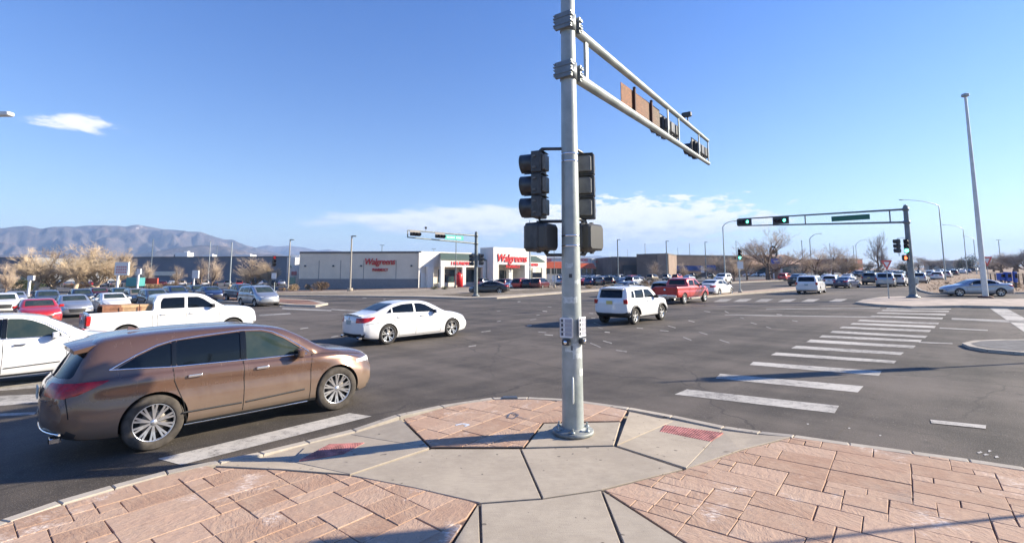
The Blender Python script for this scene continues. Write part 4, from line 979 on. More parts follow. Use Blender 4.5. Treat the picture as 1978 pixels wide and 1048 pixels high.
# drain plate in the kerb, sprayed survey marks on the pavers, pebbles
o = MB().prism(W([(972,764.5),(998,764),(1000,768),(970,768.5)], SW+.012), -.01, .004).build('drain_plate', [mat('cast_iron', (.10, .12, .14), .6, .6)]); o['label'] = 'small dark iron plate set in the kerb behind the red pavers'; o['category'] = 'drain plate'
def scrawl(pts, rad, m, nm='utility_mark'):
    P = [at(a, b, SW)+Vector((0, 0, .006)) for a, b in pts]
    mb = MB()
    for i in range(len(P)-1):
        d = (P[i+1]-P[i]); n = Vector((-d.y, d.x, 0)).normalized()*rad; mb.add([P[i]-n, P[i+1]-n, P[i+1]+n, P[i]+n], [(0,1,2,3)])
    o = mb.build(nm, [m]); o['kind'] = 'structure'; return o
bl = mat('blue_spray', (.07, .09, .14), .9, var=.5, vscale=30)
scrawl([(977,803),(990,796),(1002,801),(992,808),(980,806),(984,800)], .012, bl); scrawl([(988,797),(1000,804),(1012,808),(1024,810)], .009, bl)
scrawl([(880,821),(893,818),(906,820),(898,823)], .022, mat('pale_blue_spray', (.55, .62, .72), .9))
pb = MB(); 
for i in range(700):
    x, y = rg.uniform(150, 1978), rg.uniform(700, 1040)
    try: p = at(x, y, SW if y > 905 and False else 0.)
    except ValueError: continue
    if y > 765+abs(x-1000)*.12: continue
    s = rg.uniform(.004, .012); p.z += s*.3
    pb.add([p+Vector(v)*s for v in ((1,0,0),(-.5,.8,0),(-.6,-.7,0),(0,0,.8))], [(0,1,3),(1,2,3),(2,0,3)])
pb.build('loose_gravel', [mat('grit', (.32, .29, .25), .9)], kind='stuff')
# ---------------- mountains ----------------
def ridge(name, prof, d0, d1, m, seed, ybase=530., na=260, nd=46, rough=1.):
    """mountain range: crest heights follow the skyline, slopes cut by ridged noise"""
    xs = np.linspace(prof[0][0], prof[-1][0], na); ys = np.interp(xs, [p[0] for p in prof], [p[1] for p in prof]); vs = []
    dc = d0+(d1-d0)*.62
    for i, (px, py) in enumerate(zip(xs, ys)):
        azm = math.atan2(px-CX, F); zc = HC+pray(px, py).z/math.hypot(pray(px, py).x, pray(px, py).y)*dc
        for j in range(nd):
            t = j/(nd-1); r = d0+(d1-d0)*t; u = t/.62 if t < .62 else (1-t)/.38
            base = max(0, u)**1.25
            p = Vector((azm*14+seed, t*3.2, seed*.7)); rn = 0; amp = 1; f = 1
            for o in range(6): rn += amp*(1-abs(noise.noise(p*f*1.3)*2)); f *= 2.05; amp *= .52
            rn = rn/1.95-.5; k = min(1, max(0, (1-u)*3.2))*min(1, u*5)
            z = zc*(base+.55*rough*rn*k*(.35+base))+(zc*.018*noise.noise(Vector((azm*90, t*9, seed))) if u > .5 else 0)
            vs.append((r*math.sin(azm), r*math.cos(azm), max(z, 0)-2*(t in (0., 1.))))
    fs = [(i*nd+j, (i+1)*nd+j, (i+1)*nd+j+1, i*nd+j+1) for i in range(na-1) for j in range(nd-1)]
    mb = MB(); mb.add(vs, fs, 0, True); return mb.build(name, [m], kind='structure')
def mountain_mat(snow):
    m, t, b, g = newmat('mountain_rock'+('_snow' if snow else ''))
    s_ = t.nodes.new('ShaderNodeSeparateXYZ'); t.links.new(g, s_.inputs[0])
    n = tex(t, g, .0045, 8, .65); n2 = tex(t, g, .014, 6, .7)
    col = mixc(t, sstep(t, n, .35, .65), (.12, .10, .09), (.055, .055, .055))
    col = mixc(t, mth(t, 'MULTIPLY', sstep(t, n2, .45, .65), .6), col, (.24, .18, .14))
    if snow:
        f = mth(t, 'ADD', mth(t, 'MULTIPLY', s_.outputs[2], 1/400.), mth(t, 'MULTIPLY', mth(t, 'SUBTRACT', n2, .5), 1.5)); f = mth(t, 'ADD', f, mth(t, 'MULTIPLY', mth(t, 'SUBTRACT', n, .5), .8))
        col = mixc(t, sstep(t, f, 1.0, 1.25), col, (.8, .8, .82))
    t.links.new(col, b.inputs['Base Color']); b.inputs['Roughness'].default_value = 1; b.inputs['Specular IOR Level'].default_value = 0
    return m
MM = mountain_mat(True); MM2 = mountain_mat(False)
ridge('mountain_range', [(-700,480),(-450,455),(-250,450),(-100,444),(-40,438),(0,440),(25,437),(45,435),(75,440),(100,437),(140,436),(190,434),(240,436),(262,434),(290,436),(310,441),(340,443),(360,446),(385,447),(410,455),(430,461),(450,463),(470,472),(500,479),(530,486),(570,498),(620,512)], 3300, 5600, MM, 3.3)
ridge('foothills', [(-700,505),(-300,497),(0,492),(60,489),(120,494),(200,499),(300,486),(340,478),(390,472),(440,474),(480,486),(540,492),(600,505),(640,512)], 2500, 3500, MM2, 8.1, nd=24, na=160)
ridge('far_hills', [(440,515),(485,482),(500,476),(515,473),(530,476),(560,474),(590,478),(612,483),(635,481),(655,484),(690,490),(760,500),(850,512)], 5200, 7200, MM2, 12.7, nd=22, na=120)
ridge('far_hills', [(1000,515),(1080,500),(1120,494),(1160,492),(1178,494),(1186,502),(1230,514)], 5200, 7200, MM2, 17.2, nd=16, na=60)

# ---------------- buildings ----------------
M_STUC = mat('cream_stucco', (.76, .67, .53), .92, var=.05, vscale=.5, bump=.1, bscale=12)
M_STUCW = mat('white_stucco', (.70, .68, .63), .9, var=.05, vscale=.5)
M_BASE = mat('grey_base_course', (.26, .25, .25), .9, var=.06)
M_CORN = mat('dark_coping', (.15, .145, .14), .7)
M_GRNROOF = mat('green_metal_roof', (.09, .125, .09), .5, .2, var=.15)
M_SIGNR = mat('red_sign', (.62, .02, .025), .4)
M_WIN = mat('shop_glass', (.03, .055, .06), .06, spec=.7, var=.5, vscale=.35)
M_BROWN = mat('brown_block_wall', (.16, .12, .10), .9, var=.12, vscale=.3)
M_BROWNL = mat('tan_block_wall', (.27, .20, .155), .9, var=.1, vscale=.3)
M_SLATE = mat('slate_blue_wall', (.15, .165, .195), .85, var=.12, vscale=.1)
M_ORAN = mat('orange_awning', (.62, .11, .035), .7, var=.1)
M_WHITE = mat('white_sheet_metal', (.75, .75, .73), .5)
M_FRAME = mat('dark_frame', (.05, .055, .06), .5)
def fx(px, Y): return (px-CX)/F*Y
def zpx(px, py, Y): return onray(px, py, Y).z
def text_mesh(txt, size, ext, shear=0., bold=.0, space=1.):
    c = bpy.data.curves.new('t', 'FONT'); c.body = txt; c.size = size; c.extrude = ext; c.align_x = 'CENTER'; c.shear = shear; c.offset = bold; c.space_character = space; c.resolution_u = 3
    o = bpy.data.objects.new('t', c); COL.objects.link(o); dg = bpy.context.evaluated_depsgraph_get()
    me = bpy.data.meshes.new_from_object(o.evaluated_get(dg)); bpy.data.objects.remove(o); return me
def sign_text(nm, txt, size, m, par, loc, rz, ext=.06, shear=0., bold=0., sx=1., space=1.):
    me = text_mesh(txt, size, ext, shear, bold, space); me.materials.clear(); me.materials.append(m)
    o = link(nm, me, par, loc); o.rotation_euler = (math.pi/2, 0, rz); o.scale = (sx, 1, 1); return o
def wallbox(mb, a, b, z0, z1, th=.4, m=0, off=0.):
    """wall between two plan points; off moves it towards the viewer"""
    a, b = Vector((a[0], a[1], 0)), Vector((b[0], b[1], 0)); d = (b-a); n = Vector((d.y, -d.x, 0)).normalized()
    c = (a+b)/2+n*(off-th/2); R = Rz(math.atan2(d.y, d.x)); mb.box((c.x, c.y, (z0+z1)/2), (d.length, th, z1-z0), R, m); return mb
# drugstore on the far corner
BZ = hgt(-18)+.05
ph = thing('drugstore', 'long cream drugstore with red script signs and a square entrance tower', 'store', (0,0,0))
A0 = Vector((-17.8, 98)); A1 = Vector((-42.5, 100.)); f1 = Vector((math.cos(math.radians(43)), math.sin(math.radians(43)))); fn = Vector((f1.y, -f1.x)); Bc = A0+f1*36
ZT = zpx(813, 485.5, 98)
body = MB()
foot = [A0, Bc, Bc+Vector((-30, 22)), A1+Vector((-6, 34)), A1]
body.prism([Vector((p.x, p.y, 0)) for p in foot], BZ-1.2, ZT); body.build('wall', [M_STUC], ph)
b = MB(); wallbox(b, A1, A0, BZ-1.2, BZ+1.75, .3, 0, .04); b.build('base_course', [M_BASE], ph)
b = MB(); wallbox(b, A1, A0, ZT-.32, ZT+.06, .5, 0, .10); b.build('coping', [M_CORN], ph)
b = MB(); wallbox(b, A0+fn*.0, Bc, ZT-.22, ZT+.05, .5, 0, .10); b.build('coping', [M_STUCW], ph)
wd_ = (A0-A1).normalized(); wn = Vector((wd_.y, -wd_.x))
for t_ in (.165, .345, .535, .80):
    p = A1.lerp(A0, t_)+wn*.03; MB().box((p.x, p.y, (BZ+ZT)/2-.6), (.07, .06, ZT-BZ-2.2)).build('downpipe', [M_BASE], ph)
for t_ in (.05, .285, .515, .925):
    p = A1.lerp(A0, t_)+wn*.12; MB().box((p.x, p.y, BZ+4.3), (.36, .28, .30), taper=.7).build('wall_lamp', [M_FRAME], ph)
p = A1.lerp(A0, .665)+wn*.16; ra = math.atan2(wd_.y, wd_.x)
s1_ = sign_text('sign_lettering', 'Walgreens', 1.75, M_SIGNR, ph, (p.x, p.y, BZ+4.55), ra, .09, .25, .012, .86, .95)
p = A1.lerp(A0, .672)+wn*.16; sign_text('sign_lettering', 'PHARMACY', .82, M_SIGNR, ph, (p.x, p.y, BZ+3.25), ra, .07, 0, .01, .74)
# sunny front: fascia, covered walk, windows, tower
def FP(t, o): q = A0+f1*t+fn*o; return q
ang = math.radians(43); R43 = Rz(ang)
def fbox(nm, t0, t1, o0, o1, z0, z1, m, par=ph):
    c = FP((t0+t1)/2, (o0+o1)/2); mb = MB().box((c.x, c.y, (z0+z1)/2), (t1-t0, o1-o0, z1-z0), R43); return mb.build(nm, [m], par)
def tpx(px, o=0.):  # position along the facade whose vertical line is seen at that column
    best = min(np.linspace(0, 60, 1201), key=lambda t: abs(CX+F*FP(t, o).x/FP(t, o).y-px)); return float(best)
ga, gb = tpx(852, 2.4), tpx(928, 2.4); ta, tb = tpx(953, 4.6), tpx(1022, 4.6); gc, gd = tb, tpx(1052, 2.4)
Zf0, Zf1 = BZ+4.1, BZ+5.6
def sloperoof(nm, t0, t1, o0, o1, z0, z1):
    P = [FP(t0, o1), FP(t1, o1), FP(t1-.8, o0), FP(t0+1.6, o0)]; zz = [z0, z0, z1, z1]
    vs = [Vector((p.x, p.y, z)) for p, z in zip(P, zz)]+[Vector((p.x, p.y, z-.15)) for p, z in zip(P, zz)]
    MB().add(vs, [(0,1,2,3),(7,6,5,4),(0,4,5,1),(1,5,6,2),(2,6,7,3),(3,7,4,0)]).build(nm, [M_GRNROOF], ph)
for (u0, u1) in ((ga, ta-.2), (gc+.2, gd)):
    fbox('fascia', u0, u1, 2.0, 2.4, Zf0, Zf1, M_STUCW); sloperoof('roof', u0-.2, u1+.1, .2, 2.55, Zf1+.02, Zf1+1.35)
    n = max(2, int((u1-u0)/4.2)); 
    for i in range(n+1):
        t = u0+.45+(u1-u0-.9)*i/n; fbox('column', t-.42, t+.42, 1.95, 2.45, BZ-1, Zf0-.003, M_STUCW)
    for i in range(n):
        t = u0+.45+(u1-u0-.9)*(i+.5)/n; w2 = (u1-u0-.9)/n/2-.6
        f = fbox('window', t-w2, t+w2, .02, .10, BZ+1.0, BZ+3.6, M_FRAME)
        for k in range(3): q = FP(t-w2+w2*2*(k+.5)/3, .13); MB().box((q.x, q.y, BZ+2.3), (w2*2/3-.12, .03, 2.4), R43).build('pane', [M_WIN], f)
        fbox('panel', t-w2, t+w2, .03, .12, BZ-.5, BZ+.95, M_STUCW)
fbox('pharmacy_door', ga-3.4, ga-2.0, .02, .12, BZ-.5, BZ+2.9, M_STUCW)
TZ = zpx(953, 477, FP(ta, 4.6).y)
fbox('tower_pier', ta, ta+1.5, .2, 4.6, BZ-1, Zf0+.6, M_STUCW); fbox('tower_pier', tb-1.3, tb, .2, 4.6, BZ-1, Zf0+.6, M_STUCW); fbox('tower', ta, tb, .2, 4.6, Zf0+.603, TZ, M_STUCW)
tc_ = fbox('entrance', ta+1.6, tb-1.4, .3, .5, BZ-.5, Zf0+.5, M_STUC)
for k in range(4):
    t = ta+2.1+(tb-ta-4.2)*(k+.5)/4; w2 = (tb-ta-4.6)/8
    q = FP(t, .56); MB().box((q.x, q.y, BZ+1.9), (w2*2-.15, .05, 3.2), R43).build('glass_door', [M_WIN], ph)
q = FP((ta+tb)/2+.6, 3.2); MB().box((q.x, q.y, BZ+1.7), (1.1, .9, 3.9), R43).build('column', [M_STUCW], ph)
q = FP((ta+tb)/2, 4.7); sign_text('sign_lettering', 'Walgreens', 2.35, M_SIGNR, ph, (q.x, q.y, TZ-3.0), ang, .09, .25, .02, .92, .95)
sign_text('sign_lettering', 'PHARMACY', .92, M_SIGNR, ph, (q.x+.2, q.y+.2, TZ-4.35), ang, .07, 0, .012, .86)
q = FP((ga+ta)/2-1, 2.47); sign_text('sign_lettering', '1 HR PHOTO', .85, M_SIGNR, ph, (q.x, q.y, Zf0+.45), ang, .05, 0, .04)
q = FP((gc+gd)/2, 2.47); sign_text('sign_lettering', 'PHOTO', .8, M_SIGNR, ph, (q.x, q.y, Zf0+.45), ang, .05, 0, .04)
def rooftop(nm, label, cat, px, py, Y, w, h_, m):
    p = onray(px, py, Y); o = MB().box((p.x, Y, p.z), (w, w*.8, h_)).box((p.x+w*.2, Y, p.z+h_*.6), (w*.3, w*.3, h_*.25)).build(nm, [m]); o['label'] = label; o['category'] = cat; return o
q = onray(755, 484.5, 110)
fbox('front_wall', .0, ga-3.6, 0, .12, BZ-1.2, ZT-.225, mat('sun_tinted_cream_wall', (.76,.72,.65), .9, var=.04)); fbox('front_wall', ga-3.597, 36, 0, .10, Zf0, ZT-.225, MATS['sun_tinted_cream_wall'])  # paler slabs over the stucco, sunlit brightness put into their colour
fbox('pier', ga-2.0, ga-.6, .13, .9, BZ-.5, Zf0, MATS['sun_tinted_cream_wall'])
red = MB(); q = FP(tpx(887, 3.0), 3.0); red.lathe([(0, 0), (.85, 0), (.85, 2.5), (.7, 2.75), (0, 2.8)], (q.x, q.y, BZ), n=18); red.box((q.x, q.y, BZ+2.95), (.5, .5, .3))
o = red.build('fuel_tank', [mat('bright_red', (.6, .02, .02), .4)]); o.name = 'storage_tank'; o['label'] = 'tall red upright tank standing before the drugstore windows'; o['category'] = 'tank'

def simple_building(nm, label, cat, x0, x1, ytop, Y0, Y1, depth, m, z0=None, parts=(), roof=None, cop=None):
    """box building whose front runs from (x0,Y0) to (x1,Y1)"""
    t = thing(nm, label, cat); a, b = Vector((fx(x0, Y0), Y0)), Vector((fx(x1, Y1), Y1)); zt = zpx(x0, ytop, Y0)
    d = (b-a).normalized(); n = Vector((-d.y, d.x)); zb = -3
    MB().prism([Vector((p.x, p.y, 0)) for p in (a, b, b+n*depth, a+n*depth)], zb, zt).build('wall', [m], t)
    c = MB(); wallbox(c, a-d*.2, b+d*.2, zt-.35, zt+.12, .6, 0, .2); c.build('coping', [cop or M_CORN], t)
    R = Rz(math.atan2(d.y, d.x)); L = (b-a).length
    for k, (u0, u1, y0, y1, mm, pn, off) in enumerate(parts):
        q = a+d*L*(u0+u1)/2-n*off; h0, h1 = zpx((x0+x1)/2, y1, (Y0+Y1)/2), zpx((x0+x1)/2, y0, (Y0+Y1)/2)
        MB().box((q.x, q.y, (h0+h1)/2), (L*(u1-u0), .3, h1-h0), R).build(pn, [mm], t)
    return t
simple_building('retail_building', 'long low slate blue warehouse store behind the bare trees at left', 'store', 232, 592, 496.5, 200, 190, 60, M_SLATE, parts=[(.72,.80,515,528,M_FRAME,'loading_door',.2), (.1,.35,524,532,M_STUC,'base_course',.2)])
simple_building('retail_building', 'slate grey store block at the left edge with a darker bay', 'store', -420, 66, 497.5, 210, 205, 60, mat('slate_grey_wall', (.19, .20, .215), .85, var=.1, vscale=.1), parts=[(.84,.95,499,525,M_SLATE,'bay',.4)])
rooftop('rooftop_unit', 'white rooftop unit on the slate store, right behind the tan trees', 'roof unit', 356, 494, 205, 5, 2.6, M_WHITE)
rooftop('rooftop_unit', 'small white rooftop unit farther right on the slate store roof', 'roof unit', 405, 495.5, 205, 4, 1.4, M_WHITE)
rooftop('rooftop_unit', 'low white rooftop unit on the slate store left of the red signal', 'roof unit', 475, 495, 200, 6, 1.2, M_WHITE)
rooftop('rooftop_unit', 'small dark vent box left of the white rooftop unit', 'roof unit', 343, 495.3, 205, 2, 1.5, M_FRAME)
# orange awning store and neighbours
ob = simple_building('shop', 'white shop with two bright orange awnings right of the drugstore', 'store', 1046, 1142, 496.5, 200, 205, 30, M_STUCW, cop=M_WHITE)
def awning(px0, px1, y0, y1, Y, par):
    x0_, x1_ = fx(px0, Y), fx(px1, Y); z1_, z0_ = zpx(px0, y0, Y), zpx(px0, y1, Y)
    vs = [(x0_+.8, Y-.2, z1_), (x1_-.8, Y-.2, z1_), (x1_, Y-3, z0_), (x0_, Y-3, z0_), (x0_+.8, Y-.2, z0_), (x1_-.8, Y-.2, z0_)]
    MB().add(vs, [(0,3,2,1),(0,4,3),(1,2,5),(3,4,5,2)]).build('awning', [M_ORAN], par)
awning(1050, 1088, 505, 518, 199, ob); awning(1108, 1149, 508, 518.5, 199, ob)
for px in (1056, 1126): p = onray(px, 503, 198.7); sign_text('sign_lettering', 'SHOES', 1.3, M_SIGNR, ob, (p.x, p.y, p.z-.3), 0, .05, 0, .05)
for px in (1058, 1070, 1080, 1116, 1128, 1138): p = onray(px, 523, 199.5); MB().box((p.x, p.y, p.z), (1.8, .2, 2.4)).build('shop_window', [M_WIN], ob)
s2 = simple_building('shop', 'lower white shop between the orange awning shop and the brown store', 'store', 1143, 1166, 499.5, 204, 206, 25, M_STUCW, cop=M_WHITE)
p = onray(1154, 507, 203); sign_text('sign_lettering', 'NAILS', .9, M_SIGNR, s2, (p.x, p.y, p.z), 0, .05)
for px in (1149, 1160): p = onray(px, 522, 203.4); MB().box((p.x, p.y, p.z), (2, .2, 3)).build('shop_window', [M_WIN], s2)
simple_building('shop', 'far low building with a pale canopy left of the brown store', 'store', 1160, 1200, 504, 240, 240, 20, M_BROWNL, parts=[(0,.8,512,517,M_WHITE,'canopy',2)])
# big brown store
bb = thing('retail_building', 'big brown store with a raised tan corner and blue panels behind the red pickup', 'store')
def bseg(nm, x0, Y0, x1, Y1, y, m, dep=40):
    a, b = Vector((fx(x0, Y0), Y0)), Vector((fx(x1, Y1), Y1)); d = (b-a).normalized(); n = Vector((-d.y, d.x)); zt = zpx((x0+x1)/2, y, (Y0+Y1)/2)
    MB().prism([Vector((p_.x, p_.y, 0)) for p_ in (a, b, b+n*dep, a+n*dep)], -3, zt).build(nm, [m], bb); c = MB(); wallbox(c, a, b, zt-.3, zt+.1, .5, 0, .1); c.build('coping', [M_CORN], bb)
bseg('wall', 1181, 188, 1232, 190, 496, M_BROWN); bseg('wall', 1229, 176, 1290, 172, 490.5, M_BROWN, 30); bseg('wall', 1287, 171.8, 1310, 190, 491, M_BROWNL, 8); bseg('wall', 1296, 186, 1432, 196, 493, M_BROWN, 40)
for x, y0, y1, w_, mm, nm in ((1216,512,527,5.,M_FRAME,'dark_door'),(1302,514,523,5,mat('blue_panel',(.03,.07,.25),.5,var=.3,vscale=.4),'blue_panel'),(1322,513,523,7,MATS['blue_panel'],'blue_panel'),(1342,513,523,6,MATS['blue_panel'],'blue_panel'),(1374,512,524,3.4,MATS['blue_panel'],'blue_panel'),(1357,514,526,1.2,M_WHITE,'white_door')):
    Y = 178 if x < 1230 else (184 if x < 1300 else 187.); Y = 187.6 if x == 1216 else Y
    p = onray(x, (y0+y1)/2, Y); MB().box((p.x, p.y, p.z), (w_, .5, (y1-y0)/F*Y), Rz(.1)).build(nm, [mm], bb)
# tan bank with hipped roof and others on the right
def hip(nm, label, x0, x1, ye, yr, Y, dep, mw, mr, cat='building'):
    t = thing(nm, label, cat); a, b = fx(x0, Y), fx(x1, Y); ze, zr = zpx((x0+x1)/2, ye, Y), zpx((x0+x1)/2, yr, Y)
    MB().prism([Vector((a+1,Y,0)),Vector((b-1,Y,0)),Vector((b-1,Y+dep,0)),Vector((a+1,Y+dep,0))], -2, ze-.003).build('wall', [mw], t); e = dep*.42
    vs = [(a,Y-1,ze),(b,Y-1,ze),(b,Y+dep+1,ze),(a,Y+dep+1,ze),(a+e,Y+dep/2,zr),(b-e,Y+dep/2,zr)]
    MB().add(vs, [(0,1,5,4),(1,2,5),(2,3,4,5),(3,0,4),(0,3,2,1)]).build('roof', [mr], t); n = max(2, int((b-a)/6))
    for i in range(n):
        xx = a+2+(b-a-4)*(i+.5)/n; w = MB().box((xx, Y-.03, ze-1.9), (3.2, .12, 2.2)).build('window', [M_FRAME], t); MB().box((xx, Y-.1, ze-1.9), (2.9, .05, 1.9)).build('pane', [M_WIN], w)
    return t
M_TANR = mat('tan_tile_roof', (.36, .23, .16), .9, var=.12, vscale=.6); M_TANW = mat('tan_wall', (.40, .30, .22), .9)
hip('bank_building', 'tan building with hipped roof behind the oval sign', 1494, 1562, 510, 489, 175, 26, M_TANW, M_TANR)
hip('bank_building', 'tan low building behind the big bare tree left of the oval sign', 1440, 1492, 511, 490, 182, 20, M_TANW, M_TANR)
simple_building('shop', 'red brick building between the tan trees and the lone bare tree', 'building', 1634, 1664, 499, 290, 300, 30, mat('red_brick_wall', (.26, .09, .07), .9, var=.1), parts=[(0,.5,500,512,M_SLATE,'bay',.3)])
simple_building('shop', 'far pale building low on the right horizon behind the queue of cars', 'building', 1838, 1872, 503, 420, 420, 30, M_TANW)
simple_building('shop', 'far tan building low left of the signal pole at right', 'building', 1560, 1632, 504, 330, 330, 30, M_TANR)

# ---------------- poles and signals ----------------
def pole_z(px, py, Y, X): # height of the picture row at plan point
    best = 0
    lo, hi = -5., 60.
    for _ in range(50):
        m_ = (lo+hi)/2; Zr = m_-HC; yc = Y*math.cos(PITCH)+Zr*math.sin(PITCH); zc = -Y*math.sin(PITCH)+Zr*math.cos(PITCH); y = CY-F*zc/yc
        if y > py: lo = m_
        else: hi = m_
    return lo
def section(mb, c, R, w=.34, hh=.35, d=.19, m=0):
    mb.rbox(c, (w, d, hh), .03, R, m, 2)
M_VIS = mat('visor_black', (.03, .03, .032), .35, spec=.6)
M_LENSD = mat('dark_lens', (.03, .012, .012), .2)
M_GREEN = mat('green_light', (.05, .6, .4), .3, emit=(.12, 1., .62), estr=2.4)
M_REDL = mat('red_hand_light', (.6, .1, .03), .3, emit=(1., .16, .05), estr=1.6)
M_REDON = mat('red_light', (.5, .02, .02), .3, emit=(1., .03, .02), estr=.12)
M_BKLIT = mat('sunlit_tone_housing_back', (.13, .13, .122), .35, var=.2, vscale=8)  # lighter than the black housing: sunlit look put into the backs
def signal_head(label, loc, face, horizontal=False, lit=None, group=None, sc=1., nvis=10, back=None):
    """three section traffic signal; face = angle of the direction it looks, in radians"""
    t = thing('traffic_signal', label, 'traffic signal', loc, face-math.pi/2+math.pi, group)  # local -Y looks along face
    t.scale = (sc,)*3; ax = Vector((1,0,0)) if horizontal else Vector((0,0,1))
    for k, nm in ((1, 'red'), (0, 'amber'), (-1, 'green')):
        c = ax*(k*.36) if not horizontal else ax*(-k*.36)
        h_ = MB(); h_.rbox(c+Vector((0,.0,0)), (.345, .17, .345), .03, None, 0, 2); h_.rbox(c+Vector((0,.11,0)), (.25, .07, .25), .03, None, 1, 2)
        if horizontal: h_.box(c+Vector((-.173,.02,0)), (.012,.2,.30))
        else: h_.box(c+Vector((0,.02,.173)), (.30,.2,.012))
        for e in (-1, 1): h_.box(c+Vector((.18,-.02,e*.09)), (.03,.05,.03), m=1)
        s = h_.build('signal_section', [M_BLK, back or M_BKLIT], t)
        on = lit == nm; MB().lathe([(0,-.118),(.10,-.112),(.145,-.09),(.15,-.085)], c, 'y', 20, R=None).build('lens', [M_GREEN if on and nm == 'green' else (M_REDON if on else M_LENSD)], s)
        v = MB(); n = nvis*2; vs = []; a0, a1 = math.radians(-75), math.radians(255)
        for yy, ln in ((-.085, 0), (-.30, 1)):
            for r in (.163, .157):
                for i in range(n+1):
                    a = a0+(a1-a0)*i/n; cut_ = .012*(1-math.sin(a))*ln
                    vs.append(c+Vector((r*math.cos(a), yy+cut_, r*math.sin(a))))
        q = n+1; fs = []
        for i in range(n): fs += [(i, i+1, 2*q+i+1, 2*q+i), (q+i+1, q+i, 3*q+i, 3*q+i+1), (2*q+i, 2*q+i+1, 3*q+i+1, 3*q+i)]
        v.add(vs, fs, 0, True); v.build('visor', [M_VIS], s)
    return t
def ped_signal(label, loc, face, lit=None, group=None, sc=1., hood=True):
    t = thing('pedestrian_signal', label, 'pedestrian signal', loc, face-math.pi/2+math.pi, group); t.scale = (sc,)*3
    h_ = MB(); Rx = Matrix.Rotation(math.pi/2, 3, 'X')
    h_.rbox((0,-.09,0), (.44,.46,.27 if not hood else .14), .06, Rx, 0, 4); h_.rbox((0,.10,0), (.42,.42,.16), .06, Rx, 1, 4)
    for x, z in ((.12,.235),(-.12,.235),(.12,-.235),(-.12,-.235)): h_.box((x,.0,z), (.05,.05,.04))
    h_.build('signal_case', [M_BLK, mat('dusty_lit_case_back', (.055,.054,.05), .4)], t)  # case back slightly paler: dust, with a sunlit tone painted in
    MB().box((0,-.235 if not hood else -.17,0), (.36,.012,.36)).build('signal_face', [M_LENSD], t)
    if lit:
        hm = MB(); hm.box((.0,-.185,-.05), (.13,.01,.15))
        for k in range(4): hm.box((-.05+.033*k,-.185,.075), (.026,.01,.12 if 0 < k < 3 else .10))
        hm.box((.095,-.185,-.01), (.05,.01,.07)); hm.build('hand_symbol', [M_REDL], t)
    if not hood: return t
    v = MB(); v.box((0,-.25,.215), (.42,.2,.012)); v.box((-.215,-.23,.03), (.012,.16,.36)); v.box((.215,-.23,.03), (.012,.16,.36)); v.build('visor', [M_VIS], t)
    return t
# big near signal pole
PB = at(1107, 836, SW); PX_, PY_ = PB.x, PB.y; Pz = PB.z
AD = math.radians(53.4); ad = Vector((math.cos(AD), math.sin(AD), 0))
mast = thing('signal_pole', 'big grey signal pole with a double mast arm, in front on the brick corner', 'signal pole', (PX_, PY_, Pz))
def rad_at(z): return .166-.0075*z
MB().tube([(0,0,z) for z in np.linspace(0, 7.6, 16)], [rad_at(z) for z in np.linspace(0, 7.6, 16)], 40).tube([(0,0,7.6),(0,0,7.68)], [.12,.05], 24).build('pole', [M_POLE], mast)
MB().lathe([(0,.0),(.30,0),(.315,.015),(.315,.05),(.30,.062),(.20,.07),(.185,.085),(.172,.10)], n=40).build('base_plate', [mat('worn_base_plate', (.22,.235,.225), .6, .4, var=.35, vscale=9)], mast)
for i in range(6):
    a = i*math.pi/3+.4; MB().tube([(.25*math.cos(a),.25*math.sin(a),.055),(.25*math.cos(a),.25*math.sin(a),.135)], .017, 6).lathe([(.0,.058),(.033,.058),(.033,.09),(0,.09)], (.25*math.cos(a),.25*math.sin(a),0), n=6).build('anchor_bolt', [M_GALV], mast)
hcv = math.radians(-95); hp = lambda r, z: (r*math.cos(hcv), r*math.sin(hcv), z)
MB().tube([hp(.16,.86),hp(.19,.83),hp(.195,.70),hp(.19,.52),hp(.165,.48)], [.012,.016,.017,.016,.012], 8).build('grab_handle', [mat('pale_handle', (.62,.64,.60), .5)], mast)
for z in (.30, 4.22, 4.34, 2.86, 3.02):
    if z > 1: MB().lathe([(rad_at(z)+.001,z-.012),(rad_at(z)+.004,z-.01),(rad_at(z)+.004,z+.01),(rad_at(z)+.001,z+.012)], n=36).build('steel_band', [M_CHROME], mast)
def cylpatch(nm, az0, w, z0, z1, m, off=.0015, n=8, jag=0.):
    vs = []; r_ = random.Random(int(z0*100))
    for i in range(n+1):
        a = math.radians(az0)+w*(i/n-.5)
        for z in (z0+r_.uniform(0,jag), z1-r_.uniform(0,jag)): r = rad_at(z)+off; vs.append((r*math.cos(a), r*math.sin(a), z))
    MB().add(vs, [(2*i, 2*i+2, 2*i+3, 2*i+1) for i in range(n)]).build(nm, [m], mast)
M_PATCHW = mat('pale_overpaint', (.50,.54,.53), .6, .1, var=.2, vscale=14)
for a_, w_, z0, z1 in ((-100,1.3,1.22,1.36),(-58,1.2,1.12,1.38),(-35,.8,.86,1.0),(-105,1.6,1.95,2.08),(-60,.7,2.25,2.34),(-110,.9,2.5,2.6)): cylpatch('overpaint_patch', a_, w_, z0, z1, M_PATCHW, jag=.03)
cylpatch('sticker', -100, .32, 2.36, 2.42, M_FRAME, .003); cylpatch('sticker', -98, .2, 1.26, 1.33, mat('sticker_grey', (.12,.13,.14), .6), .003)
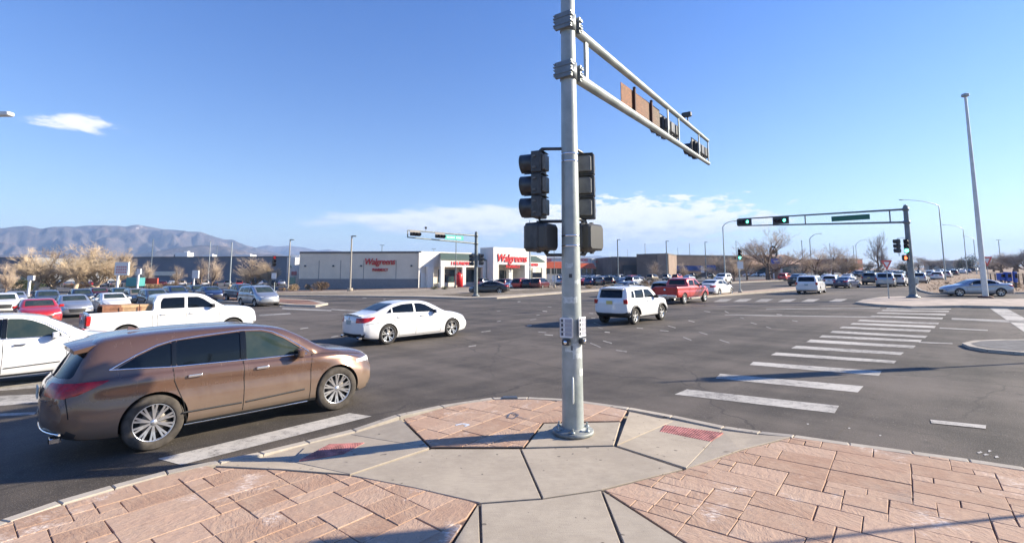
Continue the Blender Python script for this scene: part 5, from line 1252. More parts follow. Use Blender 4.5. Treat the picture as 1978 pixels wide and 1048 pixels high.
# push-button signs
def pbsign(az0, z, label, mir=False):
    a = math.radians(az0); n = Vector((math.cos(a), math.sin(a), 0)); R = Rz(a+math.pi/2)
    t = thing('push_button_sign', label, 'sign', (PX_, PY_, Pz))
    c = n*(rad_at(z)+.035)+Vector((0,0,z)); Rx = R @ Matrix.Rotation(math.pi/2, 3, 'X')
    MB().rbox(c, (.225,.30,.006), .03, Rx, 0, 4).build('sign_plate', [mat('sign_white', (.72,.73,.76), .45)], t)
    def bit(x, zz, w, h_, m): MB().box(c+R@Vector((x,-.006,zz)), (w,.003,h_), R).build('sign_mark', [m], t)
    ink = mat('sign_ink', (.03,.035,.05), .6)
    for k in range(4):
        zz = .105-.068*k; bit(.035, zz, .11, .05, mat('sign_grey_text', (.34,.35,.40), .6)); bit(-.068, zz, .034, .042, ink)
        if k < 3: bit(0, zz-.034, .19, .0035, ink)
    for e in (-1, 1): bit(e*.104, 0, .003, .25, ink)
    b = MB(); b.tube([n*(rad_at(z)-.01)+Vector((0,0,z-.02)), c], .02, 6); b.box(n*(rad_at(z)+.012)+Vector((0,0,z)), (.1,.045,.2), R); b.build('bracket', [M_BLK], t)
    t2 = thing('push_button', label.replace('white push-button sign', 'black push-button housing under the sign').split(',')[0], 'push button', (PX_, PY_, Pz))
    cb = n*(rad_at(z)+.04)+Vector((0,0,z-.215)); MB().rbox(cb, (.13,.07,.09), .02, R, 0, 2).box(n*rad_at(z)+Vector((0,0,z-.215)), (.09,.06,.07), R).build('button_case', [M_BLK], t2)
    MB().lathe([(0,-.012),(.022,-.01),(.03,0),(.03,.012)], cb+n*.04, 'y', 16, R=R).build('button', [M_CHROME], t2)
pbsign(-123, 1.60, 'white push-button sign on the left of the pole, seen face on'); pbsign(-37, 1.61, 'white push-button sign on the right of the pole, seen obliquely')
# clamps and the two-tube arm
ZU, ZL = 6.45-Pz, 5.70-Pz; ZU = pole_z(1107, 47, PY_, PX_)-Pz; ZL = pole_z(1107, 140, PY_, PX_)-Pz
for z in (ZU, ZL):
    t = MB(); Ra = Rz(AD); r = rad_at(z)
    t.lathe([(r+.002,z-.14),(r+.018,z-.14),(r+.018,z+.14),(r+.002,z+.14)], n=32)
    for e in (-1, 1): t.box(Ra@Vector((e*(r+.035),0,z)), (.05,.30,.27), Ra); t.box(Ra@Vector((e*(r+.035),0,z+.06)), (.07,.36,.02), Ra); t.box(Ra@Vector((e*(r+.035),0,z-.06)), (.07,.36,.02), Ra)
    t.build('arm_clamp', [mat('clamp_steel', (.20,.225,.235), .5, .4, var=.2)], mast)
    for e in (-1, 1):
        for yy in (-.155, .155):
            for dz in (-.1, 0, .1): p = Ra@Vector((e*(r+.065),yy,0)); MB().tube([p+Vector((0,0,z+dz))-Ra@Vector((.02,0,0)), p+Vector((0,0,z+dz))+Ra@Vector((.02,0,0))], .014, 6).build('clamp_bolt', [M_GALV], mast)
AL = 8.3; nb = Vector((-ad.y, ad.x, 0))
def armp(s, z): return ad*s+Vector((0,0,z))
eu = pole_z(1373, 272, PY_+AL*ad.y, 0)-Pz; elo = pole_z(1373, 316, PY_+AL*ad.y, 0)-Pz
zu = lambda s: ZU+(eu-ZU)*s/AL; zl = lambda s: ZL+(elo-ZL)*s/AL
MB().tube([armp(s, zu(s)) for s in np.linspace(.16, AL, 10)], [.082-.0045*s for s in np.linspace(0, AL, 10)], 20).build('upper_arm', [M_POLE], mast)
MB().tube([armp(s, zl(s)) for s in np.linspace(.16, AL, 10)], [.094-.0055*s for s in np.linspace(0, AL, 10)], 20).build('lower_arm', [M_POLE], mast)
for s in (.62, 3.55+1.25, 5.6, 7.35, AL-.02):
    wd2 = .05 if s < 1 else .028
    MB().box(armp(s, (zu(s)+zl(s))/2), (wd2*1.6, wd2, zu(s)-zl(s)), Rz(AD)).build('strut', [M_POLE], mast)
# street name sign seen from behind, rusty mottled back
M_RUST, t_, b_, g_ = newmat('weathered_sign_back')
n_ = tex(t_, g_, 5., 7, .75); n2_ = tex(t_, g_, 22., 4, .7, sc=(1,1,3)); sxx = t_.nodes.new('ShaderNodeSeparateXYZ'); t_.links.new(g_, sxx.inputs[0])
gf = sstep(t_, mth(t_, 'ADD', sxx.outputs[0], mth(t_, 'MULTIPLY', mth(t_, 'SUBTRACT', n_, .5), 1.2)), 2.55, 3.9)
cc_ = mixc(t_, gf, (.30,.115,.05), (.17,.15,.125)); cc_ = mixc(t_, mth(t_, 'MULTIPLY', sstep(t_, n2_, .40, .58), .85), cc_, (.05,.035,.025)); t_.links.new(cc_, b_.inputs['Base Color']); b_.inputs['Roughness'].default_value = .8
snm = thing('street_name_sign', 'weathered rust-brown back of a street name sign hung between the near mast arms', 'sign', (PX_, PY_, Pz))
s0, s1 = 2.35, 4.55
cs = armp((s0+s1)/2, (zu(3.4)+zl(3.4))/2)+nb*.12
MB().box(cs, (s1-s0, .012, .48), Rz(AD)).build('sign_plate', [M_RUST], snm)
for s in (s0+.62, s0+1.6): MB().box(armp(s, (zu(s)+zl(s))/2)+nb*.085, (.05,.05,.62), Rz(AD)).build('bracket', [mat('rusty_bracket', (.07,.03,.025), .8)], snm)
for lab, s in (('horizontal three-light signal nearer the pole on the big near mast arm, seen from behind', 5.25), ('horizontal three-light signal at the tip of the big near mast arm', 7.85)):
    p = Vector((PX_,PY_,Pz))+armp(s, (zu(s)+zl(s))/2-.02)+nb*.16
    h_ = signal_head(lab, p, AD+math.pi/2, True, None, 'signals on the near mast arm')
    MB().box((0,-.0,0), (1.36,.012,.50)).build('backplate', [mat('backplate_grey', (.10,.105,.11), .6)], h_)
cm = thing('traffic_camera', 'small black detection camera on top of the near mast arm', 'camera', Vector((PX_,PY_,Pz))+armp(6.4, zu(6.4)))
MB().tube([(0,0,.05),(0,0,.22)], .018, 6).build('stem', [M_BLK], cm); MB().rbox((-.02,.02,.27), (.12,.26,.12), .03, Rz(AD)).build('camera_case', [M_BLK], cm)
# heads on the pole
def hd(px, py, dY, dX=None): Y = PY_+dY; return onray(px, py, Y)
fB = math.atan2(dB.y, dB.x); fA = math.atan2(dA.y, dA.x)
p1 = hd(1041, 358, .02); h1 = signal_head('black three-light signal on the left of the near pole, visors pointing left', p1, math.radians(158), group='black signal heads on the near pole', nvis=14)
p2 = hd(1129, 361, .52); h2 = signal_head('black three-light signal on the right of the near pole, seen from behind', p2, math.radians(76), group='black signal heads on the near pole', nvis=10, sc=1.05)
p3 = hd(1048, 458, .05); ped_signal('black box-shaped pedestrian signal on the left of the near pole', p3, math.radians(146), group='pedestrian signals on the near pole', hood=False)
p4 = hd(1135, 459, .50); ped_signal('black box-shaped pedestrian signal on the right of the near pole', p4, math.radians(138), group='pedestrian signals on the near pole', hood=False, sc=1.05)
def brk(pts): MB().tube([Vector(p)-Vector((PX_,PY_,Pz)) for p in pts], .026, 8).build('signal_bracket', [M_BLK], mast)
pc = lambda z: Vector((PX_, PY_, z))
zt1 = p1.z+.60; brk([pc(zt1), (p1.x+.05, p1.y, zt1), (p1.x, p1.y, zt1-.05), (p1.x, p1.y, p1.z+.5)])
zm1 = p1.z-.585; brk([pc(zm1), (p1.x+.02, p1.y, zm1), (p1.x, p1.y, zm1+.06)]); brk([(p1.x+.02, p1.y, zm1), (p3.x, p3.y, p3.z+.2)])
zb1 = p3.z-.285; brk([pc(zb1), (p3.x+.07, p3.y, zb1), (p3.x+.02, p3.y, zb1+.09)])
zt2 = p2.z+.60; brk([pc(zt2), (p2.x-.04, p2.y, zt2), (p2.x, p2.y, zt2-.05), (p2.x, p2.y, p2.z+.5)])
zm2 = p2.z-.585; brk([pc(zm2), (p2.x, p2.y, zm2), (p2.x, p2.y, zm2+.06)]); brk([(p2.x, p2.y, zm2), (p4.x, p4.y, p4.z+.2)])
zb2 = p4.z-.285; brk([pc(zb2), (p4.x-.06, p4.y, zb2), (p4.x, p4.y, zb2+.09)])

# far signal poles with arms
def far_mast(label, bx, by, ytop, yu, yl, tx_, tyu, tyl, adir, m, heads, sgn=None, rb=.17, struts=()):
    B = at(bx, by, .14); t = thing('signal_pole', label, 'signal pole', B); Y = B.y
    zt, z1_, z2_ = (pole_z(bx, v, Y, B.x)-B.z for v in (ytop, yu, yl)); rr2 = lambda z: rb*(1-.045*z)
    MB().tube([(0,0,z) for z in np.linspace(0, zt, 8)], [rr2(z) for z in np.linspace(0, zt, 8)], 16).lathe([(0,zt),(.16,zt-.01),(.1,zt+.1),(0,zt+.13)], n=12).build('pole', [m], t)
    MB().lathe([(0,0),(rb*1.9,0),(rb*1.9,.1),(rb*1.3,.14),(rb*1.05,.28)], n=16).build('base_plate', [m], t)
    d = Vector((math.cos(adir), math.sin(adir), 0)); k = (tx_-CX)/F
    L = (k*B.y-B.x)/(d.x-k*d.y); e = B+d*L; eu_, el_ = pole_z(tx_, tyu, e.y, e.x)-B.z, pole_z(tx_, tyl, e.y, e.x)-B.z
    for z0, z1, r in ((z1_, eu_, .075), (z2_, el_, .075)): MB().tube([d*s_+Vector((0,0,z0+(z1-z0)*s_/L)) for s_ in np.linspace(0, L, 6)], [r*1.15-.03*s_/L for s_ in np.linspace(0, L, 6)], 10).build('mast_arm', [m], t)
    zz = lambda s_: (z1_+(eu_-z1_)*s_/L, z2_+(el_-z2_)*s_/L)
    for s_ in struts+(1.,): a, b = zz(L*s_); MB().box(d*L*s_+Vector((0,0,(a+b)/2)), (.10,.07,a-b), Rz(adir)).build('strut', [m], t)
    for z in (z1_, z2_): MB().lathe([(rr2(z)+.003,z-.13),(rr2(z)+.06,z-.12),(rr2(z)+.06,z+.12),(rr2(z)+.003,z+.13)], n=14).build('arm_clamp', [m], t)
    def on_arm(px): kk = (px-CX)/F; s_ = (kk*B.y-B.x)/(d.x-kk*d.y); a, b = zz(s_); return B+d*s_+Vector((0,0,(a+b)/2)), s_
    return t, B, d, on_arm
nrmA = math.atan2(-dA.y, -dA.x)
tR, BR, dR_, onR = far_mast('dark far signal pole with a long double arm and green lights at right', 1764, 575, 398, 404, 429, 1428, 423, 436, fB, M_DKPOLE, None, rb=.24, struts=(.08, .55))
for lab, px in (('horizontal signal with a green light at the far left tip of the long right arm', 1441), ('horizontal signal with a green light second from the tip of the long right arm', 1512)):
    p, s_ = onR(px); h_ = signal_head(lab, p-dA*.15, nrmA, True, 'green', 'green signals on the long right arm', .98, 5)
    MB().box((0,.0,0), (1.42,.012,.66)).build('backplate', [M_BLK], h_)
p, s_ = onR(1647); sg = thing('street_name_sign', 'long green street name sign on the far right mast arm', 'sign', p-dA*.12, fB+math.pi)
M_SGN = mat('sign_green', (.008,.13,.085), .4); MB().box((0,0,0), (2.75,.03,.44)).build('sign_plate', [M_SGN], sg)
rs = random.Random(2)
for k in range(15):
    if k in (8, 9): continue
    MB().box((-1.0+k*.145, .02, .0), (.08,.006,.17 if k % 3 else .22)).build('sign_letter', [mat('sign_faded_white', (.18,.33,.30), .5)], sg)
for lab, px, py, f_, lt in (('black three-light signal on the left of the far right pole, facing left', 1735, 475, math.radians(165), None), ('three-light signal with its green light lit on the far right pole', 1751, 475, nrmA, 'green')):
    signal_head(lab, onray(px, py, BR.y-.25), f_, False, lt, 'upright signals on the far right pole', 1.0, 5)
ped_signal('pedestrian signal with a lit orange hand on the far right pole', onray(1750, 498, BR.y-.3), nrmA, True)
MB().tube([(0,0,pole_z(1764, 460, BR.y, BR.x)-BR.z), Vector((-.9,-.1,pole_z(1764, 460, BR.y, BR.x)-BR.z)), Vector((-.9,-.1,pole_z(1764, 494, BR.y, BR.x)-BR.z))], .03, 6).build('signal_bracket', [M_GALV], tR)
MB().rbox((.25,-.1,1.35), (.3,.22,.5), .04).build('control_box', [M_GALV], tR)
tL, BL_, dL_, onL = far_mast('grey far signal pole with a double arm, in front of the drugstore', 919, 572, 449, 455, 470, 787, 444.5, 458, math.atan2(-dA.y, -dA.x), mat('weathered_pole', (.17,.19,.19), .5, .4, var=.2), None, rb=.23, struts=())
for lab, px in (('horizontal unlit-looking signal at the left tip of the far left arm', 800), ('horizontal signal beside the teal street sign on the far left arm', 848)):
    p, s_ = onL(px); h_ = signal_head(lab, p-dB*.15, math.atan2(-dB.y, -dB.x), True, None, 'horizontal signals on the far left arm', 1.02, 5)
    MB().box((0,.03,.12), (1.2,.012,.55)).build('backplate', [mat('backplate_tan', (.28,.26,.24), .7)], h_)
p, s_ = onL(876); sg = thing('street_name_sign', 'teal street name sign on the far left mast arm', 'sign', p-dB*.12, math.atan2(-dA.y, -dA.x)+math.pi)
MB().box((0,0,0), (2.5,.03,.46)).build('sign_plate', [mat('sign_teal', (.05,.42,.33), .4)], sg)
for k in range(11):
    if k == 6: continue
    MB().box((-.95+k*.18, -.02, 0), (.11,.006,.20)).build('sign_letter', [mat('sign_white_text', (.62,.74,.70), .5)], sg)
for lab, px, py, f_, lt in (('black three-light signal on the left side of the far left pole', 912.5, 502, math.radians(200), None), ('black three-light signal on the right side of the far left pole', 928, 501, math.radians(-20), None)):
    signal_head(lab, onray(px, py, BL_.y-.2), f_, False, lt, 'upright signals on the far left pole', 1.15, 5)
cp = thing('traffic_camera', 'tiny dark detection camera above the far left mast arm', 'camera', onL(822)[0]+Vector((0,0,.75))); MB().rbox((0,0,0), (.2,.3,.2), .04).tube([(0,0,-.1),(0,0,-.4)], .02, 5).build('camera_case', [M_BLK], cp)
# median and roadside signal posts
def post_signal(px, by, ytop, label, hy, face, lit, signy=None, slabel='', m=M_GALV, hsc=1.1):
    B = at(px, by, .15); zt = pole_z(px, ytop, B.y, B.x)-B.z
    t = thing('signal_post', label, 'signal post', B); MB().tube([(0,0,0),(0,0,zt)], .06, 10).build('post', [m], t); MB().lathe([(0,0),(.2,0),(.2,.22),(.1,.32),(.07,.4)], n=10).build('base', [mat('post_base', (.35,.34,.31), .7)], t)
    signal_head(label.replace('post', 'head').replace('signal head', 'signal lights'), onray(px, hy, B.y-.15), face, False, lit, None, hsc, 5)
    if signy:
        p = onray(px, signy, B.y-.1); s = thing('road_sign', slabel, 'sign', p); MB().rbox((0,0,0), (.62,.76,.02), .04, Matrix.Rotation(math.pi/2, 3, 'X')).build('sign_plate', [M_WHITE], s)
    return B
post_signal(529, 571, 545, 'slim median signal post left of the drugstore with a white sign', 504, math.radians(-45), 'red', 532.5, 'blank white square sign on the left median signal post', hsc=1.3)
post_signal(1430, 565, 478, 'median signal post with green light in front of the brown store', 491, nrmA, 'green', 512, 'pale grey sign on the right median signal post', hsc=1.0)
# lamps
def lamp_post(px, by, ytop, label, kind, m=M_GALV, rb=.09, arm=None, Y=None, group=None, dz=.1):
    B = at(px, by, dz) if Y is None else Vector((fx(px, Y), Y, hgt(fx(px, Y))+dz)); zt = pole_z(px, ytop, B.y, B.x)-B.z
    t = thing('street_lamp' if kind == 'cobra' else 'lamp_post', label, 'lamp post', B, group=group)
    if kind != 'cobra': MB().lathe([(0,0),(rb*3,0),(rb*3,.5),(0,.5)], n=10).build('footing', [M_CONC], t)
    if kind == 'cobra':
        r = MB(); ax, ay = arm; Z0 = pole_z(px, ay, B.y, B.x)-B.z; dx = (ax-px)/F*B.y
        pts = [(0,0,z) for z in np.linspace(0, zt, 5)]+[(dx*.12,0,zt+(Z0-zt)*.35),(dx*.45,0,zt+(Z0-zt)*.8),(dx*.8,0,Z0-.02),(dx,0,Z0)]
        r.tube(pts, [rb, rb*.92, rb*.85, rb*.75, rb*.68, rb*.55, rb*.45, rb*.4, rb*.4], 8); r.build('pole', [m], t)
        MB().rbox((dx+(.25 if dx > 0 else -.25),0,Z0), (.7,.28,.14), .08).build('lamp_head', [M_GALV], t)
    else:
        MB().tube([(0,0,0),(0,0,zt)], [rb, rb*.75], 8).build('pole', [m], t)
        if kind == 'shoebox': MB().box((.42,0,zt-.08), (.62,.36,.16)).box((.1,0,zt-.06), (.3,.06,.06)).build('lamp_head', [M_DKPOLE], t)
        elif kind == 'twin':
            for e in (-1, 1): MB().box((e*.5,0,zt-.06), (.6,.36,.16)).box((e*.15,0,zt-.04), (.3,.06,.06)).build('lamp_head', [M_DKPOLE], t)
        elif kind == 'ball': MB().box((0,0,zt+.06), (.3,.3,.16)).build('lamp_head', [M_DKPOLE], t)
    return t
lamp_post(676, 562, 455, 'tan lamp post standing before the dark drugstore wall', 'shoebox', mat('tan_pole', (.34,.31,.26), .6), .16)
lamp_post(556, 560, 462, 'lamp post left of the drugstore, in front of the painted white wall', 'shoebox', MATS['tan_pole'], .14)
lamp_post(880, 556, 452, 'thin dark lamp post before the drugstore, left of the signal pole', 'pole', M_DKPOLE, .09)
lamp_post(1024, 556, 425, 'tall pale pole right of the drugstore tower', 'pole', M_GALV, .13)
lamp_post(1071, 556, 470, 'thin dark pole right of the drugstore with a white sign', 'pole', M_DKPOLE, .06)
o = thing('road_sign', 'small white sign on the thin pole right of the drugstore', 'sign', onray(1071, 538, at(1071, 556).y-.2)); MB().rbox((0,0,0), (.75,1.1,.03), .05, Matrix.Rotation(math.pi/2,3,'X')).build('sign_plate', [M_WHITE], o)
for i, (px, yt, by, Y, kd, rb) in enumerate(((448,468,0,130,'pole',.16),(295,463,0,170,'ball',.14),(406,466,0,180,'ball',.14),(738,473,0,180,'twin',.14),(838,480,0,190,'twin',.12),(1193,462,0,128,'shoebox',.17),(1246,471,0,190,'ball',.16),(1287,465,0,140,'shoebox',.17),(1332,471,0,200,'ball',.16),(1362,467,0,150,'shoebox',.16),(1422,466,0,190,'ball',.14),(1549,465,0,180,'ball',.16),(1603,471,0,200,'ball',.13),(1648,475,0,210,'ball',.13),(1930,463,0,190,'twin',.15),(420,475,0,210,'ball',.12),(55,478,0,190,'pole',.12),(1309,480,0,230,'ball',.1),(1212,483,0,240,'ball',.1))):
    nb_ = ['behind the tan trees','above the slate store','above the slate store at its middle','above the drugstore roof','above the drugstore corner','left of the brown store','above the brown store roof','at the raised corner of the brown store','above the blue panels of the brown store','right of the blue panels','near the green median signal','left of the tan building trees','above the tan trees','right of the tan trees','above the far right bushes','thin, above the slate store','by the left edge of the slate store','tiny, over the brown store','tiny, left of the brown store'][i]
    lamp_post(px, by, yt, f'distant parking lot lamp post {nb_}', kd, M_DKPOLE if i % 2 else M_GALV, rb, Y=Y, group='lamp posts over the parking lots')
lamp_post(1398, 0, 438, 'curved-arm street lamp above the brown store, left of the long arm tip', 'cobra', rb=.14, arm=(1420,427), Y=95, group='curved-arm street lamps')
lamp_post(1565, 0, 462, 'curved-arm street lamp above the tan building', 'cobra', rb=.16, arm=(1585,451), Y=130, group='curved-arm street lamps')
lamp_post(1653, 0, 474, 'faint curved-arm street lamp right of the tan trees', 'cobra', rb=.16, arm=(1672,463), Y=190, group='curved-arm street lamps')
lamp_post(1827, 541, 398, 'tall curved-arm street lamp on the dirt verge, arm to the left', 'cobra', rb=.12, arm=(1757,386), group='curved-arm street lamps')
lamp_post(1869, 530, 443, 'second curved-arm street lamp on the dirt verge', 'cobra', rb=.13, arm=(1834,434), group='curved-arm street lamps')
lamp_post(1882, 0, 462, 'third, faint curved-arm street lamp along the far road', 'cobra', rb=.13, arm=(1866,456), Y=150, group='curved-arm street lamps')
B = at(1904, 575, .14); zt = pole_z(1904, 187, B.y, B.x)-B.z
tp = thing('tall_pole', 'very tall tapered white pole on the right traffic island', 'pole', B)
MB().tube([(0,0,0),(0,0,zt)], [.19,.085], 20).build('pole', [mat('white_pole', (.62,.64,.62), .45, .1, var=.08)], tp); MB().rbox((0,0,zt+.12), (.42,.42,.26), .1).build('cap', [M_GALV], tp); MB().lathe([(0,0),(.45,0),(.45,.1),(.3,.15)], n=16).build('base_plate', [mat('rust_plate', (.16,.08,.06), .8)], tp)
# street lamp whose head reaches in at the left edge
B = Vector((-17.5, 13.5, hgt(-17.5)+.1)); p = onray(10, 220.5, 13.); tl = thing('street_lamp', 'street lamp head reaching into the picture at the left edge', 'lamp post', B, group='curved-arm street lamps')
hz = p.z-B.z; MB().tube([(0,0,0),(0,0,hz-1.),(.5,-.05,hz-.4),(2.,-.2,hz-.03),(p.x-B.x-.2,p.y-B.y,hz)], [.11,.08,.06,.045,.04], 10).build('pole', [M_GALV], tl); MB().rbox((p.x-B.x-.12,p.y-B.y,hz), (.6,.2,.1), .05).build('lamp_head', [M_WHITE], tl)
# out-of-frame posts added on the right to throw shadows on the pavement and crossing
az2 = SD.xy.normalized(); Ls = 1/math.tan(SUN_EL)
def shadow_post(px, py, back, label, top=None, wtop=None):
    q = at(px, py, SW); b_ = Vector((q.x+az2.x*back, q.y+az2.y*back, 0)); b_.z = hgt(b_.x)+.05; return b_
b_ = shadow_post(1978, 995, 5.2, ''); zt = 4.75
sp_ = thing('added_shadow_post', 'added slim post with a square sign just beyond the right edge, casting the thin shadow', 'post', b_); MB().tube([(0,0,0),(0,0,zt)], .028, 8).build('post', [M_GALV], sp_); MB().box((0,-.0,zt+.34), (.06,.78,.72)).build('sign_plate', [M_WHITE], sp_)  # unseen post, added for its thin line of shadow
b_ = shadow_post(1820, 701, 9.3, ''); sp_ = thing('signal_pole', 'added signal post beyond the right edge to shade the crossing', 'signal pole', b_)  # unseen post added so that its boxes darken the crossing
MB().tube([(0,0,0),(0,0,7.6)], .05, 10).build('pole', [M_GALV], sp_)
for z, h2_, w_ in ((4.85,1.0,.34),(6.3,1.5,.5)): MB().box((0,0,z), (.3,w_,h2_)).build('signal_case', [M_BLK], sp_)  # boxes on the added post, there to darken the crossing

T_ = at(735, 1034, SW); L_ = 4.55*Ls; px_, py_ = T_.x+az2.x*L_, T_.y+az2.y*L_
cs_ = thing('added_shadow_sign', 'added white sign on a side arm outside the picture, lower right, casting shadow', 'sign', gnd(px_, py_-5.6, .05))  # invented panel and arm, there for the dark patch they throw
MB().tube([(0,0,0),(0,0,4.75)], .07, 10).build('post', [M_GALV], cs_); MB().tube([(0,0,4.70),(0,5.6,4.70)], .035, 8).build('added_side_arm', [M_GALV], cs_); MB().box((0,4.9,4.45), (.04,1.5,.62)).build('sign_plate', [M_WHITE], cs_)  # post, arm and plate all added for the shadow patch
# ---------------- trees and shrubs ----------------
M_BARK = mat('grey_brown_bark', (.17,.125,.09), .95, var=.25, vscale=3)
M_TWIG = mat('tan_twigs', (.52,.41,.30), .9, var=.25, vscale=.6)
M_TWIGG = mat('golden_twigs', (.60,.47,.32), .9, var=.3, vscale=.5)
M_TWIGD = mat('grey_twigs', (.33,.28,.235), .9, var=.2, vscale=.6)
M_DRY = mat('dry_shrub_leaves', (.30,.21,.12), .95, var=.4, vscale=2.5)
M_EVER = mat('dark_evergreen_leaves', (.035,.05,.022), .9, var=.5, vscale=1.5)
M_OLIVE = mat('olive_shrub_leaves', (.10,.105,.04), .9, var=.5, vscale=2.)
def bare_tree_meshes(seed, H=8., spread=1., mt=M_TWIG, low=.22, dens=1., upright=.5):
    rd = random.Random(seed); tr = MB(); tw = MB()
    def go(p, d, L, r, lv):
        n = 4 if lv < 2 else 3; pts = [p]; rad = [r]
        for i in range(n):
            j = Vector((rd.uniform(-1,1), rd.uniform(-1,1), rd.uniform(-.5,.9)))*(.16+.05*lv)
            d = (d+j+Vector((0,0,.06*upright))).normalized(); p = p+d*L/n; pts.append(p); rad.append(r*(1-.42*(i+1)/n))
        if lv <= 2: tr.tube(pts, rad, 6 if lv == 0 else (5 if lv == 1 else 4), cap=False)
        else:
            for a, b, ra, rb_ in zip(pts[:-1], pts[1:], rad[:-1], rad[1:]):
                dd = (b-a); u = dd.orthogonal().normalized(); v = dd.cross(u).normalized(); vs = []
                for q, rr in ((a, max(ra*.8, .0045)), (b, max(rb_*.8, .0035))):
                    for g in (0, 2.09, 4.19): vs.append(q+(u*math.cos(g)+v*math.sin(g))*rr)
                tw.add(vs, [(0,1,4,3),(1,2,5,4),(2,0,3,5)])
        if lv >= 5: return
        k = (5, 4, 4, 4, 4)[lv]; k = max(2, round(k*dens*rd.uniform(.8, 1.2))) if lv > 0 else k
        for c in range(k):
            s = rd.uniform(.25 if lv else .35, 1.); i = min(n-1, int(s*n)); q = pts[i].lerp(pts[i+1], s*n-i); a = rd.uniform(0, 6.28)
            o = Vector((math.cos(a), math.sin(a), 0)); nd_ = (d*(.7 if lv else .5)+o*rd.uniform(.45, 1.0)*spread+Vector((0,0,rd.uniform(-.30,.40)*upright))).normalized()
            go(q, nd_, L*rd.uniform(.58, .78), rad[i]*rd.uniform(.45, .62), lv+1)
        go(pts[-1], d, L*(.68 if lv else .95), rad[-1]*.85, lv+1)
    go(Vector((0,0,-.2)), Vector((rd.uniform(-.08,.08), rd.uniform(-.08,.08), 1)).normalized(), H*(low+.08), H*.024, 0)
    return tr.mesh('trunk', [M_BARK if mt != M_TWIGG else M_TWIG]), tw.mesh('crown', [mt])
TREES = {'spread': [bare_tree_meshes(s, 8, .8, M_TWIG, .2, 1., 1.5) for s in (1, 2)], 'gold': [bare_tree_meshes(s, 8, .9, M_TWIGG, .10, 1.15, .7) for s in (3, 4)], 'grey': [bare_tree_meshes(s, 8, .6, M_TWIGD, .14, .95, 1.6) for s in (5, 6)]}
def tree_extent(pair): return float(np.percentile([v.co.z for v in pair[1].vertices], 98.5)), float(np.percentile([abs(v.co.x) for v in pair[1].vertices], 98))
TCOUNT = {}
def tree(kind, px, ytop, Y, label, widepx=None, group=None, by=None):
    v = TREES[kind][TCOUNT.get(kind, 0) % 2]; TCOUNT[kind] = TCOUNT.get(kind, 0)+1; X = fx(px, Y); z0 = hgt(X); zt = pole_z(px, ytop, Y, X); hh, ww = tree_extent(v); sc = (zt-z0)/hh
    sx_ = sc if not widepx else widepx/2/F*Y/ww*(.85 if kind == 'spread' else 1.)
    t = thing('tree', label, 'tree', (X, Y, z0), random.uniform(0, 6.28), group); t.scale = (sx_, sx_, sc)
    link('trunk', v[0], t); link('crown', v[1], t); return t
def leafball(seed, n, mt, squash=.75, size=.11):
    rd = random.Random(seed); mb = MB(); lobes = [(Vector((rd.uniform(-.5,.5), rd.uniform(-.5,.5), rd.uniform(.25,.6))), rd.uniform(.35,.6)) for _ in range(7)]
    for i in range(n):
        c, r = rd.choice(lobes); d = Vector((rd.gauss(0,1), rd.gauss(0,1), rd.gauss(0,1))).normalized()*r*rd.uniform(.55, 1.08); p = c+d; p.z *= squash
        if p.z < 0: p.z = rd.uniform(0, .1)
        a = Vector((rd.gauss(0,1), rd.gauss(0,1), rd.gauss(0,1))).normalized()*size*rd.uniform(.5,1.2); b = a.orthogonal().normalized()*size*rd.uniform(.3,.6)
        mb.add([p-a*.5, p+b*.5, p+a*.5, p-b*.5], [(0,1,2,3)])
    return mb.mesh('foliage', [mt])
def stems(seed, n=26):
    rd = random.Random(seed); mb = MB()
    for i in range(n):
        a = rd.uniform(0, 6.28); mb.tube([(0,0,-.05),(math.cos(a)*.3,math.sin(a)*.3,.35),(math.cos(a)*.62,math.sin(a)*.62,.68*rd.uniform(.6,1.2))], [.02,.014,.006], 3, cap=False)
    return mb.mesh('stem', [M_BARK])
ST = stems(3); BUSH = {'dry': [leafball(s, 1500, M_DRY) for s in (1, 2)], 'ever': [leafball(s, 1700, M_EVER, 1.) for s in (3, 4)], 'olive': [leafball(s, 1300, M_OLIVE) for s in (5,)]}
def bush(kind, px, py, wpx, hpx, label, group=None, Y=None, nm='shrub', cat='shrub'):
    B = at(px, py, .1) if Y is None else Vector((fx(px, Y), Y, hgt(fx(px, Y))))
    t = thing(nm, label, cat, B, random.uniform(0, 6.28), group); w = wpx/2/F*B.y; h_ = hpx/F*B.y; t.scale = (w, w, h_/.78)
    v = random.choice(BUSH[kind]); link('foliage' if nm == 'shrub' else 'crown', v, t); link('stem' if nm == 'shrub' else 'trunk', ST, t); return t
for i, (k, px, yt, Y, w, lb) in enumerate((('gold',78,492,92,95,'golden bare tree at the left end of the tan tree row'),('gold',112,484,96,110,'golden bare tree, second from the left in the tan tree row'),('gold',150,487,90,105,'broad golden bare tree in the middle of the tan tree row'),('gold',196,478,94,115,'tallest golden bare tree of the tan tree row'),('gold',228,490,98,80,'golden bare tree right behind the white and pink sign'),('spread',20,508,80,60,'low orange-tan tree at the left edge'),
  ('spread',285,506,120,50,'thin bare tree between the white sign and the slate store'),('spread',392,499,115,60,'bare tan tree left of the twin lamp post behind the parked cars'),('spread',414,500,112,55,'bare tan tree right of its twin behind the parked cars'),('spread',345,512,120,55,'low bare tree in front of the middle of the slate store'),('gold',495,500,112,80,'rounded tan bare tree left of the red median signal'),('gold',528,506,108,60,'rounded tan bare tree behind the red median signal'))):
    tree(k, px, yt+3, Y, lb, w*.72, 'bare trees before the slate store')
